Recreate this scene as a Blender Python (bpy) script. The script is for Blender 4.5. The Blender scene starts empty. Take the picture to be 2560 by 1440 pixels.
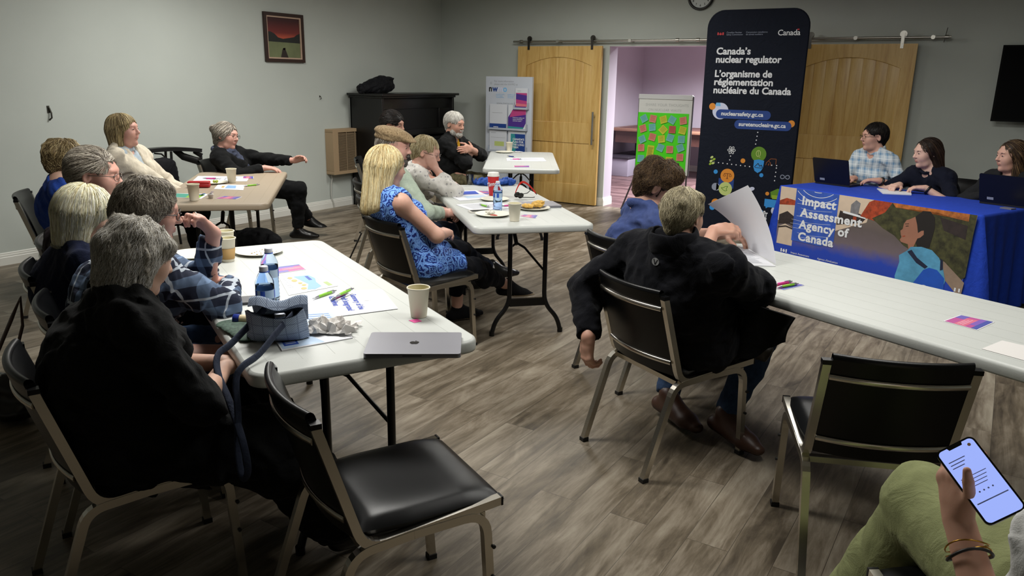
import bpy, bmesh, math, random
import numpy as np
from mathutils import Vector, Matrix
PI = math.pi
rnd = random.Random(7)
SC = bpy.context.scene
COL = SC.collection

# ------------------------------------------------------------------ camera
def look_axes(yaw, pitch, roll):
    f = Vector((-math.sin(yaw)*math.cos(pitch), math.cos(yaw)*math.cos(pitch), -math.sin(pitch)))
    r = Vector((math.cos(yaw), math.sin(yaw), 0)); u = r.cross(f)
    return f, math.cos(roll)*r+math.sin(roll)*u, -math.sin(roll)*r+math.cos(roll)*u
cd = bpy.data.cameras.new('camera'); cam = bpy.data.objects.new('camera', cd); COL.objects.link(cam)
_f, _r, _u = look_axes(math.radians(31.98), math.radians(15.139), math.radians(1.02))
cam.matrix_world = Matrix(((_r.x,_u.x,-_f.x,0),(_r.y,_u.y,-_f.y,0),(_r.z,_u.z,-_f.z,1.5942),(0,0,0,1)))
cd.sensor_width = 36; cd.lens = 27.236; cd.clip_start = .05; cd.clip_end = 60
SC.camera = cam
# ------------------------------------------------------------------ world, lamps, exposure
SC.view_settings.view_transform = 'Standard'; SC.view_settings.look = 'None'
SC.view_settings.gamma = 1; SC.view_settings.use_curve_mapping = False
SC.view_settings.exposure = 0.45
w = bpy.data.worlds.new('room_dark'); SC.world = w; w.use_nodes = True
w.node_tree.nodes['Background'].inputs[0].default_value = (.05,.055,.06,1); w.node_tree.nodes['Background'].inputs[1].default_value = .3
CEIL = 2.78
def area(name, loc, sx, sy, power, color=(1,.96,.88), spread=150, rot=(0,0,0)):
    l = bpy.data.lights.new(name, 'AREA'); l.shape = 'RECTANGLE'; l.size = sx; l.size_y = sy
    l.energy = power; l.color = color; l.spread = math.radians(spread)
    o = bpy.data.objects.new(name, l); COL.objects.link(o); o.location = loc; o.rotation_euler = rot
    return o
for _x,_y,_p in ((-5.2,4.6,48),(-2.6,2.5,48),(-4.1,7.0,40),(-1.1,5.4,38),(-.2,3.0,26)):
    area('ceiling_lamp_light', (_x,_y,CEIL-.03), 1.2,.6, _p, (1,.98,.93), 175)
area('side_room_light', (-2.8,11.2,2.6), 1.6,1.2, 330, (1,.98,1))
# ------------------------------------------------------------------ helpers
def tag(o, label=None, cat=None, group=None, kind=None):
    if label: o['label'] = label
    if cat: o['category'] = cat
    if group: o['group'] = group
    if kind: o['kind'] = kind
    return o
def empty(name, loc=(0,0,0), rz=0, label=None, cat=None, group=None):
    o = bpy.data.objects.new(name, None); COL.objects.link(o); o.location = loc; o.rotation_euler = (0,0,rz)
    o.empty_display_size = .1
    return tag(o, label, cat, group)
def link(name, me, mats=None, parent=None, smooth=False, loc=None, rz=0):
    o = bpy.data.objects.new(name, me); COL.objects.link(o)
    if mats is not None:
        for m in (mats if isinstance(mats,(list,tuple)) else [mats]): me.materials.append(m)
    if parent: o.parent = parent
    if loc is not None: o.location = loc
    if rz: o.rotation_euler = (0,0,rz)
    if smooth: me.polygons.foreach_set('use_smooth', [True]*len(me.polygons))
    return o
def copy_tree(o, parent=None):
    c = o.copy(); COL.objects.link(c)
    if parent: c.parent = parent
    for ch in [x for x in bpy.data.objects if x.parent == o]: copy_tree(ch, c)
    return c
class MB:
    """collects shapes into one mesh"""
    def __init__(s): s.v=[]; s.f=[]; s.m=[]; s.sm=[]
    def add(s, vs, fs, mi=0, sm=False):
        b=len(s.v); s.v += [tuple(v) for v in vs]
        for f in fs: s.f.append(tuple(i+b for i in f)); s.m.append(mi); s.sm.append(sm)
        return s
    def box(s, c, d, mi=0, rz=0, rx=0, ry=0, bev=0):
        M = Matrix.Rotation(rz,3,'Z')@Matrix.Rotation(ry,3,'Y')@Matrix.Rotation(rx,3,'X'); c=Vector(c)
        if bev <= 0:
            vs=[c+M@Vector((x*d[0]/2,y*d[1]/2,z*d[2]/2)) for x in(-1,1) for y in(-1,1) for z in(-1,1)]
            return s.add(vs, [(0,1,3,2),(4,6,7,5),(0,4,5,1),(2,3,7,6),(0,2,6,4),(1,5,7,3)], mi)
        bm=bmesh.new(); bmesh.ops.create_cube(bm,size=1)
        for v in bm.verts: v.co=Vector((v.co.x*d[0],v.co.y*d[1],v.co.z*d[2]))
        bmesh.ops.bevel(bm,geom=bm.edges[:],offset=bev,segments=2,affect='EDGES',profile=.5)
        bm.verts.index_update(); s.add([c+M@v.co for v in bm.verts],[[v.index for v in f.verts] for f in bm.faces],mi,True); bm.free(); return s
    def prism(s, pts, z0, z1, mi=0, M=None, sm=False):
        """polygon pts (x,y) extruded z0..z1"""
        n=len(pts); M=M or Matrix.Identity(4)
        vs=[M@Vector((p[0],p[1],z0)) for p in pts]+[M@Vector((p[0],p[1],z1)) for p in pts]
        s.add(vs,[tuple(range(n))[::-1],tuple(range(n,2*n))],mi)
        return s.add(vs,[(i,(i+1)%n,n+(i+1)%n,n+i) for i in range(n)],mi,sm)
    def tube(s, path, r, mi=0, n=8, caps=True, closed=False, flat=None, sq=False):
        """sweep; r number or list; flat=(vector, factor) squashes; sq square section"""
        P=[Vector(p) for p in path]; m=len(P); rs=r if isinstance(r,(list,tuple)) else [r]*m
        if sq: n=4
        up=None; rings=[]
        for i in range(m):
            a=P[i-1] if (i>0 or closed) else P[i]; b=P[(i+1)%m] if (i<m-1 or closed) else P[i]
            t=(b-a).normalized()
            if up is None:
                up = Vector((0,0,1)) if abs(t.z)<.9 else Vector((1,0,0))
                if sq=='x': up=Vector((1,0,0))
            x=up.cross(t)
            if x.length<1e-6: x=Vector((1,0,0)).cross(t)
            x.normalize(); y=t.cross(x).normalized(); up=y
            # mitre compensation
            k=1
            if 0<i<m-1 or closed:
                c=(P[i]-a).normalized().dot((b-P[i]).normalized()); k=1/max(.5,math.sqrt(max(.05,(1+c)/2)))
            ring=[]
            for j in range(n):
                an=2*PI*j/n+(PI/4 if sq else 0); q=(x*math.cos(an)+y*math.sin(an))*rs[i]*(1.414 if sq else 1)*(k if sq else 1)
                if flat: fv=Vector(flat[0]).normalized(); q=q-fv*q.dot(fv)*(1-flat[1])
                ring.append(P[i]+q)
            rings.append(ring)
        vs=[v for rg in rings for v in rg]; fs=[]
        for i in range(m if closed else m-1):
            i2=(i+1)%m
            for j in range(n): fs.append((i*n+j,i*n+(j+1)%n,i2*n+(j+1)%n,i2*n+j))
        s.add(vs,fs,mi,not sq)
        if caps and not closed:
            s.add(rings[0],[tuple(range(n))[::-1]],mi); s.add(rings[-1],[tuple(range(n))],mi)
        return s
    def lathe(s, prof, c=(0,0,0), mi=0, n=28, M=None):
        vs=[]; fs=[]; M=M or Matrix.Identity(4); c=Vector(c)
        for (r,z) in prof:
            for j in range(n): vs.append(M@(Vector((r*math.cos(2*PI*j/n),r*math.sin(2*PI*j/n),z)))+c)
        for i in range(len(prof)-1):
            for j in range(n): fs.append((i*n+j,i*n+(j+1)%n,(i+1)*n+(j+1)%n,(i+1)*n+j))
        return s.add(vs,fs,mi,True)
    def grid(s, fn, nu, nv, mi=0, sm=True, thick=0):
        vs=[Vector(fn(i/nu,j/nv)) for i in range(nu+1) for j in range(nv+1)]; W=nv+1
        fs=[(i*W+j,(i+1)*W+j,(i+1)*W+j+1,i*W+j+1) for i in range(nu) for j in range(nv)]
        s.add(vs,fs,mi,sm)
        if thick:
            nr=[Vector((0,0,0)) for _ in vs]
            for f in fs:
                nn=(vs[f[1]]-vs[f[0]]).cross(vs[f[3]]-vs[f[0]])
                for i in f: nr[i]+=nn
            v2=[v-n.normalized()*thick for v,n in zip(vs,nr)]
            s.add(v2,[f[::-1] for f in fs],mi,sm)
            bd=[i*W for i in range(nu+1)]+[nu*W+j for j in range(1,W)]+[i*W+nv for i in range(nu-1,-1,-1)]+[j for j in range(nv-1,0,-1)]
            n=len(bd); s.add([vs[i] for i in bd]+[v2[i] for i in bd],[(k,n+k,n+(k+1)%n,(k+1)%n) for k in range(n)],mi)
        return s
    def build(s, name, mats, parent=None, loc=None, rz=0, bevel=0, subsurf=0):
        me=bpy.data.meshes.new(name); me.from_pydata(s.v,[],s.f); 
        me.polygons.foreach_set('material_index',s.m); me.polygons.foreach_set('use_smooth',s.sm); me.update()
        o=link(name,me,mats,parent,loc=loc,rz=rz)
        if bevel:
            b=o.modifiers.new('bevel','BEVEL'); b.width=bevel; b.segments=3; b.limit_method='ANGLE'; b.angle_limit=.6
            me.polygons.foreach_set('use_smooth',[True]*len(me.polygons))
            me.set_sharp_from_angle(angle=.9) if False else None
        if subsurf:
            b=o.modifiers.new('sub','SUBSURF'); b.levels=subsurf; b.render_levels=subsurf
        return o
def rrect(w,h,r,n=5,cx=0,cy=0):
    pts=[]
    for (sx,sy,a0) in ((1,1,0),(-1,1,PI/2),(-1,-1,PI),(1,-1,3*PI/2)):
        for i in range(n+1):
            a=a0+PI/2*i/n; pts.append((cx+sx*(w/2-r)+r*math.cos(a),cy+sy*(h/2-r)+r*math.sin(a)))
    return pts
def circle(r,n=24,cx=0,cy=0,sx=1,sy=1): return [(cx+r*sx*math.cos(2*PI*i/n),cy+r*sy*math.sin(2*PI*i/n)) for i in range(n)]
def frame_mat(o, x, y):
    """matrix with origin o, axes x,y (unit) and z=x*y"""
    x=Vector(x).normalized(); z=x.cross(Vector(y)).normalized(); y=z.cross(x); o=Vector(o)
    return Matrix(((x.x,y.x,z.x,o.x),(x.y,y.y,z.y,o.y),(x.z,y.z,z.z,o.z),(0,0,0,1)))
def arc(c,r,a0,a1,n=8): return [(c[0]+r*math.cos(a0+(a1-a0)*i/n),c[1]+r*math.sin(a0+(a1-a0)*i/n)) for i in range(n+1)]
TXT={}
def text_geo(txt, size, bold=0.0, align='LEFT', space=1.0, shear=0):
    """flat outlines of lettering in the built-in font as (verts, faces)"""
    k=(txt,size,bold,align,space,shear)
    if k in TXT: return TXT[k]
    cu=bpy.data.curves.new('lettering','FONT'); cu.body=txt; cu.size=size; cu.offset=bold*size; cu.align_x=align; cu.resolution_u=3
    cu.space_character=space; cu.shear=shear; cu.space_line=1.05
    o=bpy.data.objects.new('lettering',cu); COL.objects.link(o); dg=bpy.context.evaluated_depsgraph_get()
    me=bpy.data.meshes.new_from_object(o.evaluated_get(dg)); vs=[v.co.copy() for v in me.vertices]; fs=[tuple(p.vertices) for p in me.polygons]
    bpy.data.objects.remove(o); bpy.data.curves.remove(cu); bpy.data.meshes.remove(me)
    TXT[k]=(vs,fs); return TXT[k]
class Print:
    """flat artwork in layers on a panel, panel-local x,y in metres; M maps to 3D (z = out of panel)"""
    def __init__(s, M=None): s.mb=MB(); s.M=M or Matrix.Identity(4); s.z=.0008
    def T(s,p,z): return s.M@Vector((p[0],p[1],z))
    def poly(s,pts,mi,dz=0):
        z=s.z+dz
        bm=bmesh.new(); vs=[bm.verts.new((p[0],p[1],z)) for p in pts]
        try: f=bm.faces.new(vs); bmesh.ops.triangulate(bm,faces=[f])
        except Exception: pass
        bm.verts.index_update(); s.mb.add([s.M@v.co for v in bm.verts],[[v.index for v in f.verts] for f in bm.faces],mi); bm.free(); return s
    def text(s,txt,x,y,size,mi,bold=0,align='LEFT',dz=.0006,space=1.0,rot=0,shear=0,sx=1):
        vs,fs=text_geo(txt,size,bold,align,space,shear); c,sn=math.cos(rot),math.sin(rot)
        s.mb.add([s.T((x+c*v.x*sx-sn*v.y,y+sn*v.x*sx+c*v.y),s.z+dz) for v in vs],fs,mi); return s
    def line(s,pts,wd,mi,dz=0):
        for a,b in zip(pts[:-1],pts[1:]):
            dx,dy=b[0]-a[0],b[1]-a[1]; L=math.hypot(dx,dy) or 1; nx,ny=-dy/L*wd/2,dx/L*wd/2
            z=s.z+dz; s.mb.add([s.T((a[0]+nx,a[1]+ny),z),s.T((b[0]+nx,b[1]+ny),z),s.T((b[0]-nx,b[1]-ny),z),s.T((a[0]-nx,a[1]-ny),z)],[(3,2,1,0)],mi)
        return s
    def dots(s,a,b,n,r,mi,dz=0):
        for i in range(n):
            t=i/max(1,n-1); s.poly(circle(r,8,a[0]+(b[0]-a[0])*t,a[1]+(b[1]-a[1])*t),mi,dz)
        return s
    def build(s,name,mats,parent=None): return s.mb.build(name,mats,parent)
# ------------------------------------------------------------------ materials
def srgb(c):
    if isinstance(c,str): c=[int(c[i:i+2],16)/255 for i in (0,2,4)]
    return tuple(x/12.92 if x<=.04045 else ((x+.055)/1.055)**2.4 for x in c)+(1,)
MATS={}
class N:
    def __init__(s,name):
        s.m=bpy.data.materials.new(name); s.m.use_nodes=True; s.t=s.m.node_tree; s.b=s.t.nodes['Principled BSDF']
    def n(s,typ,**kw):
        nd=s.t.nodes.new(typ)
        for k,v in kw.items(): setattr(nd,k,v)
        return nd
    def l(s,a,b): s.t.links.new(a,b); return s
    def val(s,sock,v):
        if hasattr(v,'is_output') or hasattr(v,'links'): s.l(v,sock)
        else: sock.default_value=v
    def math(s,op,a,b=0,c=None):
        nd=s.n('ShaderNodeMath',operation=op); s.val(nd.inputs[0],a); s.val(nd.inputs[1],b)
        if c is not None: s.val(nd.inputs[2],c)
        return nd.outputs[0]
    def mix(s,f,a,b,bt='MIX'):
        nd=s.n('ShaderNodeMix',data_type='RGBA',blend_type=bt); s.val(nd.inputs[0],f); s.val(nd.inputs[6],a); s.val(nd.inputs[7],b); return nd.outputs[2]
    def noise(s,scale,detail=3,rough=.5,vec=None,dist=0,fac=True):
        nd=s.n('ShaderNodeTexNoise'); nd.inputs['Scale'].default_value=scale; nd.inputs['Detail'].default_value=detail; nd.inputs['Roughness'].default_value=rough; nd.inputs['Distortion'].default_value=dist
        if vec is not None: s.l(vec,nd.inputs['Vector'])
        return nd.outputs[0 if fac else 1]
    def coord(s,kind='Object',scale=None,rot=None,loc=None):
        tc=s.n('ShaderNodeTexCoord'); o=tc.outputs[kind]
        if scale or rot or loc:
            mp=s.n('ShaderNodeMapping'); s.l(o,mp.inputs[0])
            if loc: mp.inputs[1].default_value=loc
            if rot: mp.inputs[2].default_value=rot
            if scale: mp.inputs[3].default_value=scale
            o=mp.outputs[0]
        return o
    def ramp(s,f,stops,interp='LINEAR'):
        nd=s.n('ShaderNodeValToRGB'); s.l(f,nd.inputs[0]); cr=nd.color_ramp; cr.interpolation=interp
        while len(cr.elements)<len(stops): cr.elements.new(.5)
        for e,(p,c) in zip(cr.elements,stops): e.position=p; e.color=c
        return nd.outputs[0]
    def bump(s,h,strength=.3,dist=.002):
        nd=s.n('ShaderNodeBump'); nd.inputs['Strength'].default_value=strength; nd.inputs['Distance'].default_value=dist; s.l(h,nd.inputs['Height']); s.l(nd.outputs[0],s.b.inputs['Normal']); return s
    def set(s,**kw):
        for k,v in kw.items(): s.val(s.b.inputs[k.replace('_',' ')],v)
        return s
def mat(name,col,rough=.6,metal=0,var=0,vscale=8,bump=0,bscale=60,spec=None,**kw):
    key=name
    if key in MATS: return MATS[key]
    c=srgb(col); x=N(name); x.b.inputs['Base Color'].default_value=c; x.b.inputs['Roughness'].default_value=rough; x.b.inputs['Metallic'].default_value=metal
    if spec is not None: x.b.inputs['Specular IOR Level'].default_value=spec
    co=x.coord()
    if var:
        f=x.noise(vscale,4,.6,co); d=tuple(k*(1-var) for k in c[:3])+(1,); u=tuple(min(1,k*(1+var)) for k in c[:3])+(1,)
        x.set(Base_Color=x.ramp(f,[(.3,d),(.7,u)]))
    if bump: x.bump(x.noise(bscale,3,.6,co),bump,.003)
    for k,v in kw.items(): x.b.inputs[k.replace('_',' ')].default_value=v
    MATS[key]=x.m; return x.m
def fabric(name,col,rough=.9,var=.12,wr=.35):
    """woven cloth with soft wrinkles"""
    if name in MATS: return MATS[name]
    c=srgb(col); x=N(name); co=x.coord(); f=x.noise(30,4,.6,co); d=tuple(k*(1-var) for k in c[:3])+(1,); u=tuple(min(1,k*(1+var)) for k in c[:3])+(1,)
    x.set(Base_Color=x.ramp(f,[(.3,d),(.7,u)]),Roughness=rough); x.b.inputs['Specular IOR Level'].default_value=.2
    a=x.noise(9,3,.6,co,1.5); b=x.noise(350,2,.5,co); x.bump(x.math('ADD',a,x.math('MULTIPLY',b,.12)),wr,.02)
    x.b.inputs['Sheen Weight'].default_value=.02
    MATS[name]=x.m; return x.m
# ------------------------------------------------------------------ the room
XL,YB,XR,YF=-6.99,9.18,3.6,-3.0
def wall_mat(name,col):
    if name in MATS: return MATS[name]
    x=N(name); c=srgb(col); co=x.coord(); f=x.noise(1.2,3,.5,co)
    x.set(Base_Color=x.ramp(f,[(.3,tuple(k*.96 for k in c[:3])+(1,)),(.7,tuple(k*1.04 for k in c[:3])+(1,))]),Roughness=.75)
    x.bump(x.noise(220,2,.6,co),.12,.002); MATS[name]=x.m; return x.m
def floor_mat(name,cols,rot=PI/2):
    x=N(name); co=x.coord('Object',rot=(0,0,rot))
    br=x.n('ShaderNodeTexBrick'); x.l(co,br.inputs['Vector']); br.offset=.37; br.squash=1
    br.inputs['Color1'].default_value=(0,0,0,1); br.inputs['Color2'].default_value=(1,1,1,1); br.inputs['Mortar'].default_value=(.5,.5,.5,1)
    br.inputs['Scale'].default_value=1; br.inputs['Brick Width'].default_value=1.22; br.inputs['Row Height'].default_value=.152; br.inputs['Mortar Size'].default_value=.0012; br.inputs['Mortar Smooth'].default_value=0
    # offset the grain per plank
    vm=x.n('ShaderNodeVectorMath',operation='MULTIPLY_ADD'); x.l(br.outputs['Color'],vm.inputs[0]); vm.inputs[1].default_value=(7,3,5); x.l(co,vm.inputs[2])
    mp=x.n('ShaderNodeMapping'); x.l(vm.outputs[0],mp.inputs[0]); mp.inputs[3].default_value=(1.3,13,1)
    g=x.noise(1.6,8,.68,mp.outputs[0],.6); mp2=x.n('ShaderNodeMapping'); x.l(vm.outputs[0],mp2.inputs[0]); mp2.inputs[3].default_value=(1,3.2,1)
    big=x.noise(2.2,6,.65,mp2.outputs[0],.8)
    f=x.math('ADD',x.math('MULTIPLY',g,.5),x.math('MULTIPLY',big,.5)); f=x.math('ADD',f,x.math('MULTIPLY',x.math('SUBTRACT',br.outputs['Color'],.5),.10))
    c=x.ramp(f,[(.36,srgb(cols[0])),(.47,srgb(cols[1])),(.55,srgb(cols[2])),(.68,srgb(cols[3]))])
    c=x.mix(x.math('MULTIPLY',br.outputs['Fac'],.6),c,srgb('2a2620'))
    x.set(Base_Color=c,Roughness=x.math('ADD',x.math('MULTIPLY',g,.25),.32)); x.b.inputs['Specular IOR Level'].default_value=.35
    x.bump(x.math('SUBTRACT',g,br.outputs['Fac']),.18,.002); return x.m
M_WALL=wall_mat('wall_paint_grey','b4bab4'); M_CEIL=wall_mat('ceiling_paint','cfcfc8'); M_LILAC=wall_mat('wall_paint_lilac','b9b2bf')
M_FLOOR=floor_mat('vinyl_plank_floor',['453d32','655b4c','7d7364','989080']); M_FLOOR2=floor_mat('side_room_plank_floor',['443233','624b4d','775f60','8c7475'],.0)
M_TRIM=mat('trim_white','d6d6cf',.45)
def slab(name,c,d,m,kind='structure'): return tag(MB().box(c,d).build(name,m),kind=kind)
OX0,OX1,OZ=-4.36,-2.02,2.0; TH=.24
slab('floor',((XL+XR)/2,(YF+YB)/2,-.05),(XR-XL+.4,YB-YF+.0,.1),M_FLOOR)
slab('ceiling',((XL+XR)/2,(YF+YB)/2,CEIL+.05),(XR-XL+.4,YB-YF+.4,.1),M_CEIL)
slab('wall_left',(XL-.1,(YF+YB)/2,CEIL/2),(.2,YB-YF,CEIL),M_WALL)
slab('wall_right',(XR+.1,(YF+YB)/2,CEIL/2),(.2,YB-YF,CEIL),M_WALL)
slab('wall_front',((XL+XR)/2,YF-.1,CEIL/2),(XR-XL+.4,.2,CEIL),M_WALL)
mb=MB(); y0,y1=YB,YB+TH
for (x0,x1,z0,z1) in ((XL-.2,OX0,0,CEIL),(OX1,XR+.2,0,CEIL),(OX0,OX1,OZ,CEIL)):
    mb.box(((x0+x1)/2,YB+.01,(z0+z1)/2),(x1-x0,.02,z1-z0),0)
    mb.box(((x0+x1)/2,YB+.02+(TH-.02)/2,(z0+z1)/2),(x1-x0,TH-.02,z1-z0),1)
tag(mb.build('wall_back',[M_WALL,M_LILAC]),kind='structure')
# side room seen through the opening
SX0,SX1,SY1=-5.9,1.2,13.9
slab('wall_side_room_back',((SX0+SX1)/2,SY1+.06,CEIL/2),(SX1-SX0+.4,.12,CEIL),M_LILAC)
slab('wall_side_room_left',(SX0-.06,(YB+TH+SY1)/2,CEIL/2),(.12,SY1-YB-TH,CEIL),M_LILAC)
slab('wall_side_room_right',(SX1+.06,(YB+TH+SY1)/2,CEIL/2),(.12,SY1-YB-TH,CEIL),M_LILAC)
slab('ceiling_side_room',((SX0+SX1)/2,(YB+TH+SY1)/2,CEIL+.05),(SX1-SX0+.3,SY1-YB-TH,.1),M_CEIL)
slab('floor_side_room',((SX0+SX1)/2,(YB+SY1)/2,-.05),(SX1-SX0+.3,SY1-YB,.1),M_FLOOR2)
def base(name,a,b,n,h=.105):
    """moulded baseboard from a to b, n = direction into the room"""
    prof=[(0,0),(.016,0),(.016,h*.62),(.013,h*.66),(.013,h*.80),(.009,h*.84),(.009,h*.95),(.004,h),(0,h)]
    a=Vector(a); b=Vector(b); n=Vector(n); vs=[]
    for p in (a,b):
        for (d,z) in prof: vs.append(p+n*d+Vector((0,0,z)))
    k=len(prof); fs=[(i,(i+1)%k,k+(i+1)%k,k+i) for i in range(k)]+[tuple(range(k)),tuple(range(2*k-1,k-1,-1))]
    return tag(MB().add(vs,fs).build(name,M_TRIM),kind='structure')
base('baseboard_left',(XL,YF,0),(XL,YB,0),(1,0,0))
base('baseboard_back',(XL,YB,0),(OX0,YB,0),(0,-1,0)); base('baseboard_back_right',(OX1,YB,0),(XR,YB,0),(0,-1,0))
base('baseboard_opening',(OX0,YB-.01,0),(OX0,YB+TH+.012,0),(1,0,0)); base('baseboard_side_room',(SX0,YB+TH,0),(SX0,SY1,0),(1,0,0)); base('baseboard_side_room_back',(SX0,SY1,0),(SX1,SY1,0),(0,-1,0))
# barn doors
def pine():
    x=N('knotty_pine_varnish'); co=x.coord('Object',scale=(9,9,.75)); n=x.noise(1.3,6,.6,co,1.2); n2=x.noise(11,4,.6,co,.4)
    f=x.math('ADD',x.math('MULTIPLY',n,.75),x.math('MULTIPLY',n2,.25))
    x.set(Base_Color=x.ramp(f,[(.3,srgb('b28849')),(.45,srgb('c7a15c')),(.6,srgb('d6b471')),(.75,srgb('bf914c'))]),Roughness=.38)
    x.bump(n2,.06,.002); return x.m
M_PINE=pine(); M_STEEL=mat('brushed_steel','b0aea6',.32,1); M_DKSTEEL=mat('dark_steel','4a4844',.4,1)
def arch_pts(x0,x1,zs,zc,n=14):
    """points of a flat arch rising from zs at the sides to zc in the middle"""
    return [(x0+(x1-x0)*i/n, zs+(zc-zs)*(1-(2*i/n-1)**2)) for i in range(n+1)]
def barn_door(name,x0,y,W=1.22,H=1.99,handle=True):
    M=Matrix(((1,0,0,0),(0,0,-1,0),(0,1,0,0),(0,0,0,1)))   # prism z -> -y
    root=empty(name,(x0,y,.012)); tag(root,kind='structure')
    mb=MB(); st=.125; T=.02
    mb.prism([(0,0),(st,0),(st,H),(0,H)],-T,T,M=M); mb.prism([(W-st,0),(W,0),(W,H),(W-st,H)],-T,T,M=M)
    mb.prism([(st,0),(W-st,0),(W-st,.25),(st,.25)],-T,T,M=M); mb.prism([(st,.79),(W-st,.79),(W-st,1.04),(st,1.04)],-T,T,M=M)
    ar=arch_pts(st,W-st,H-.24,H-.13); 
    for a,b in zip(ar[:-1],ar[1:]): mb.prism([a,b,(b[0],H),(a[0],H)],-T,T,M=M)
    mb.build('door_frame',M_PINE,root,bevel=.003)
    for (z0,z1,nm) in ((.25,.79,'door_panel'),(1.04,H-.14,'door_panel')):
        mp=MB(); k=8; pw=(W-2*st)/k
        for i in range(k): mp.box((st+pw*(i+.5),0,(z0+z1)/2),(pw-.004,.018,z1-z0))
        mp.box((W/2,0,(z0+z1)/2),(W-2*st-.002,.010,z1-z0)); mp.build(nm,M_PINE,root,bevel=.003)
        mr=MB(); ins=.05  # raised bead round the panel
        pts=[(st,z0),(W-st,z0),(W-st,z1),(st,z1)] if nm and z0<1 else [(st,z0),(W-st,z0)]+[(p[0],p[1]) for p in arch_pts(st,W-st,H-.24,H-.13)][::-1]
        mr.tube([(p[0],-.012,p[1]) for p in pts],.008,closed=True,n=6); mr.build('panel_bead',M_PINE,root)
    if handle:
        h=MB(); hx=W-.06; h.tube([(hx,-.075,.78),(hx,-.075,1.19)],.0125,n=12)
        for z in (.84,1.13): h.tube([(hx,-.02,z),(hx,-.075,z)],.008,n=10)
        h.build('handle',M_STEEL,root,smooth=False) if False else h.build('handle',M_STEEL,root)
    return root
DY=YB-.09
d1=barn_door('door_1',-5.635,DY); d2=barn_door('door_2',-2.125,DY,handle=False)
rail=empty('sliding_door_rail',(0,DY,2.062),0,'long brushed steel barn door rail with rollers above the pine doors','rail')
MB().tube([(-5.72,0,0),(-.62,0,0)],.0125,n=12).build('rail_tube',M_STEEL,rail)
def cyl_y(mb,x,z,r,y0,y1,mi=0,n=16): mb.tube([(x,y0,z),(x,y1,z)],r,mi,n=n)
for x in (-5.05,-4.05,-3.05,-1.5,-.78):
    m=MB(); cyl_y(m,x,0,.012,-.005,.088); cyl_y(m,x,0,.02,-.022,-.005); cyl_y(m,x,0,.022,.075,.088); m.build('wall_bracket',M_STEEL,rail)
for x in (-5.47,-4.55,-1.95,-1.05):
    m=MB(); cyl_y(m,x,.034,.026,-.016,.010,n=20); cyl_y(m,x,.034,.034,-.008,.002,n=20); m.box((x,-.024,-.03),(.03,.008,.15)); cyl_y(m,x,-.055,.009,-.034,-.02); cyl_y(m,x,-.085,.009,-.034,-.02); m.build('roller_hanger',M_DKSTEEL if x<-4 else M_STEEL,rail)
for x in (-5.6,-3.45,-3.2,-.66):
    m=MB(); m.tube([(x-.018,0,0),(x+.018,0,0)],.021,n=16); m.build('end_stop',M_STEEL,rail)
m=MB(); m.tube([(-.68,.0,-.05),(-.665,.0,.09)],.004,n=6); m.build('stop_pin',M_DKSTEEL,rail)
# wall clock
def clock():
    r=empty('wall_clock',(-3.23,YB-.002,2.545),0,'round wall clock with black rim high on the back wall','clock')
    M=Matrix(((1,0,0,0),(0,0,-1,0),(0,1,0,0),(0,0,0,1)))
    MB().lathe([(.155,0),(.158,.02),(.15,.034),(.136,.034),(.128,.022),(.128,.012)],M=M,n=40).build('clock_rim',mat('clock_black','141414',.35),r)
    p=Print(M); p.z=.013; p.poly(circle(.13,40),0)
    p.build('dial',[mat('clock_dial','c9d0cf',.5)],r)
    q=Print(M); q.z=.015
    for k in range(12):
        a=PI/2-2*PI*(k+1)/12; q.text(str(k+1),.1*math.cos(a),.1*math.sin(a)-.012,.034,0,.01,'CENTER')
    q.build('numerals',[mat('clock_ink','2a2f2c',.6)],r)
    h=Print(M); h.z=.019; h.line([(0,0),(-.035,.05)],.007,0); h.line([(0,0),(.02,.09)],.005,0); h.poly(circle(.008,12),0); h.build('hands',[mat('clock_ink','2a2f2c',.6)],r)
clock()
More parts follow.
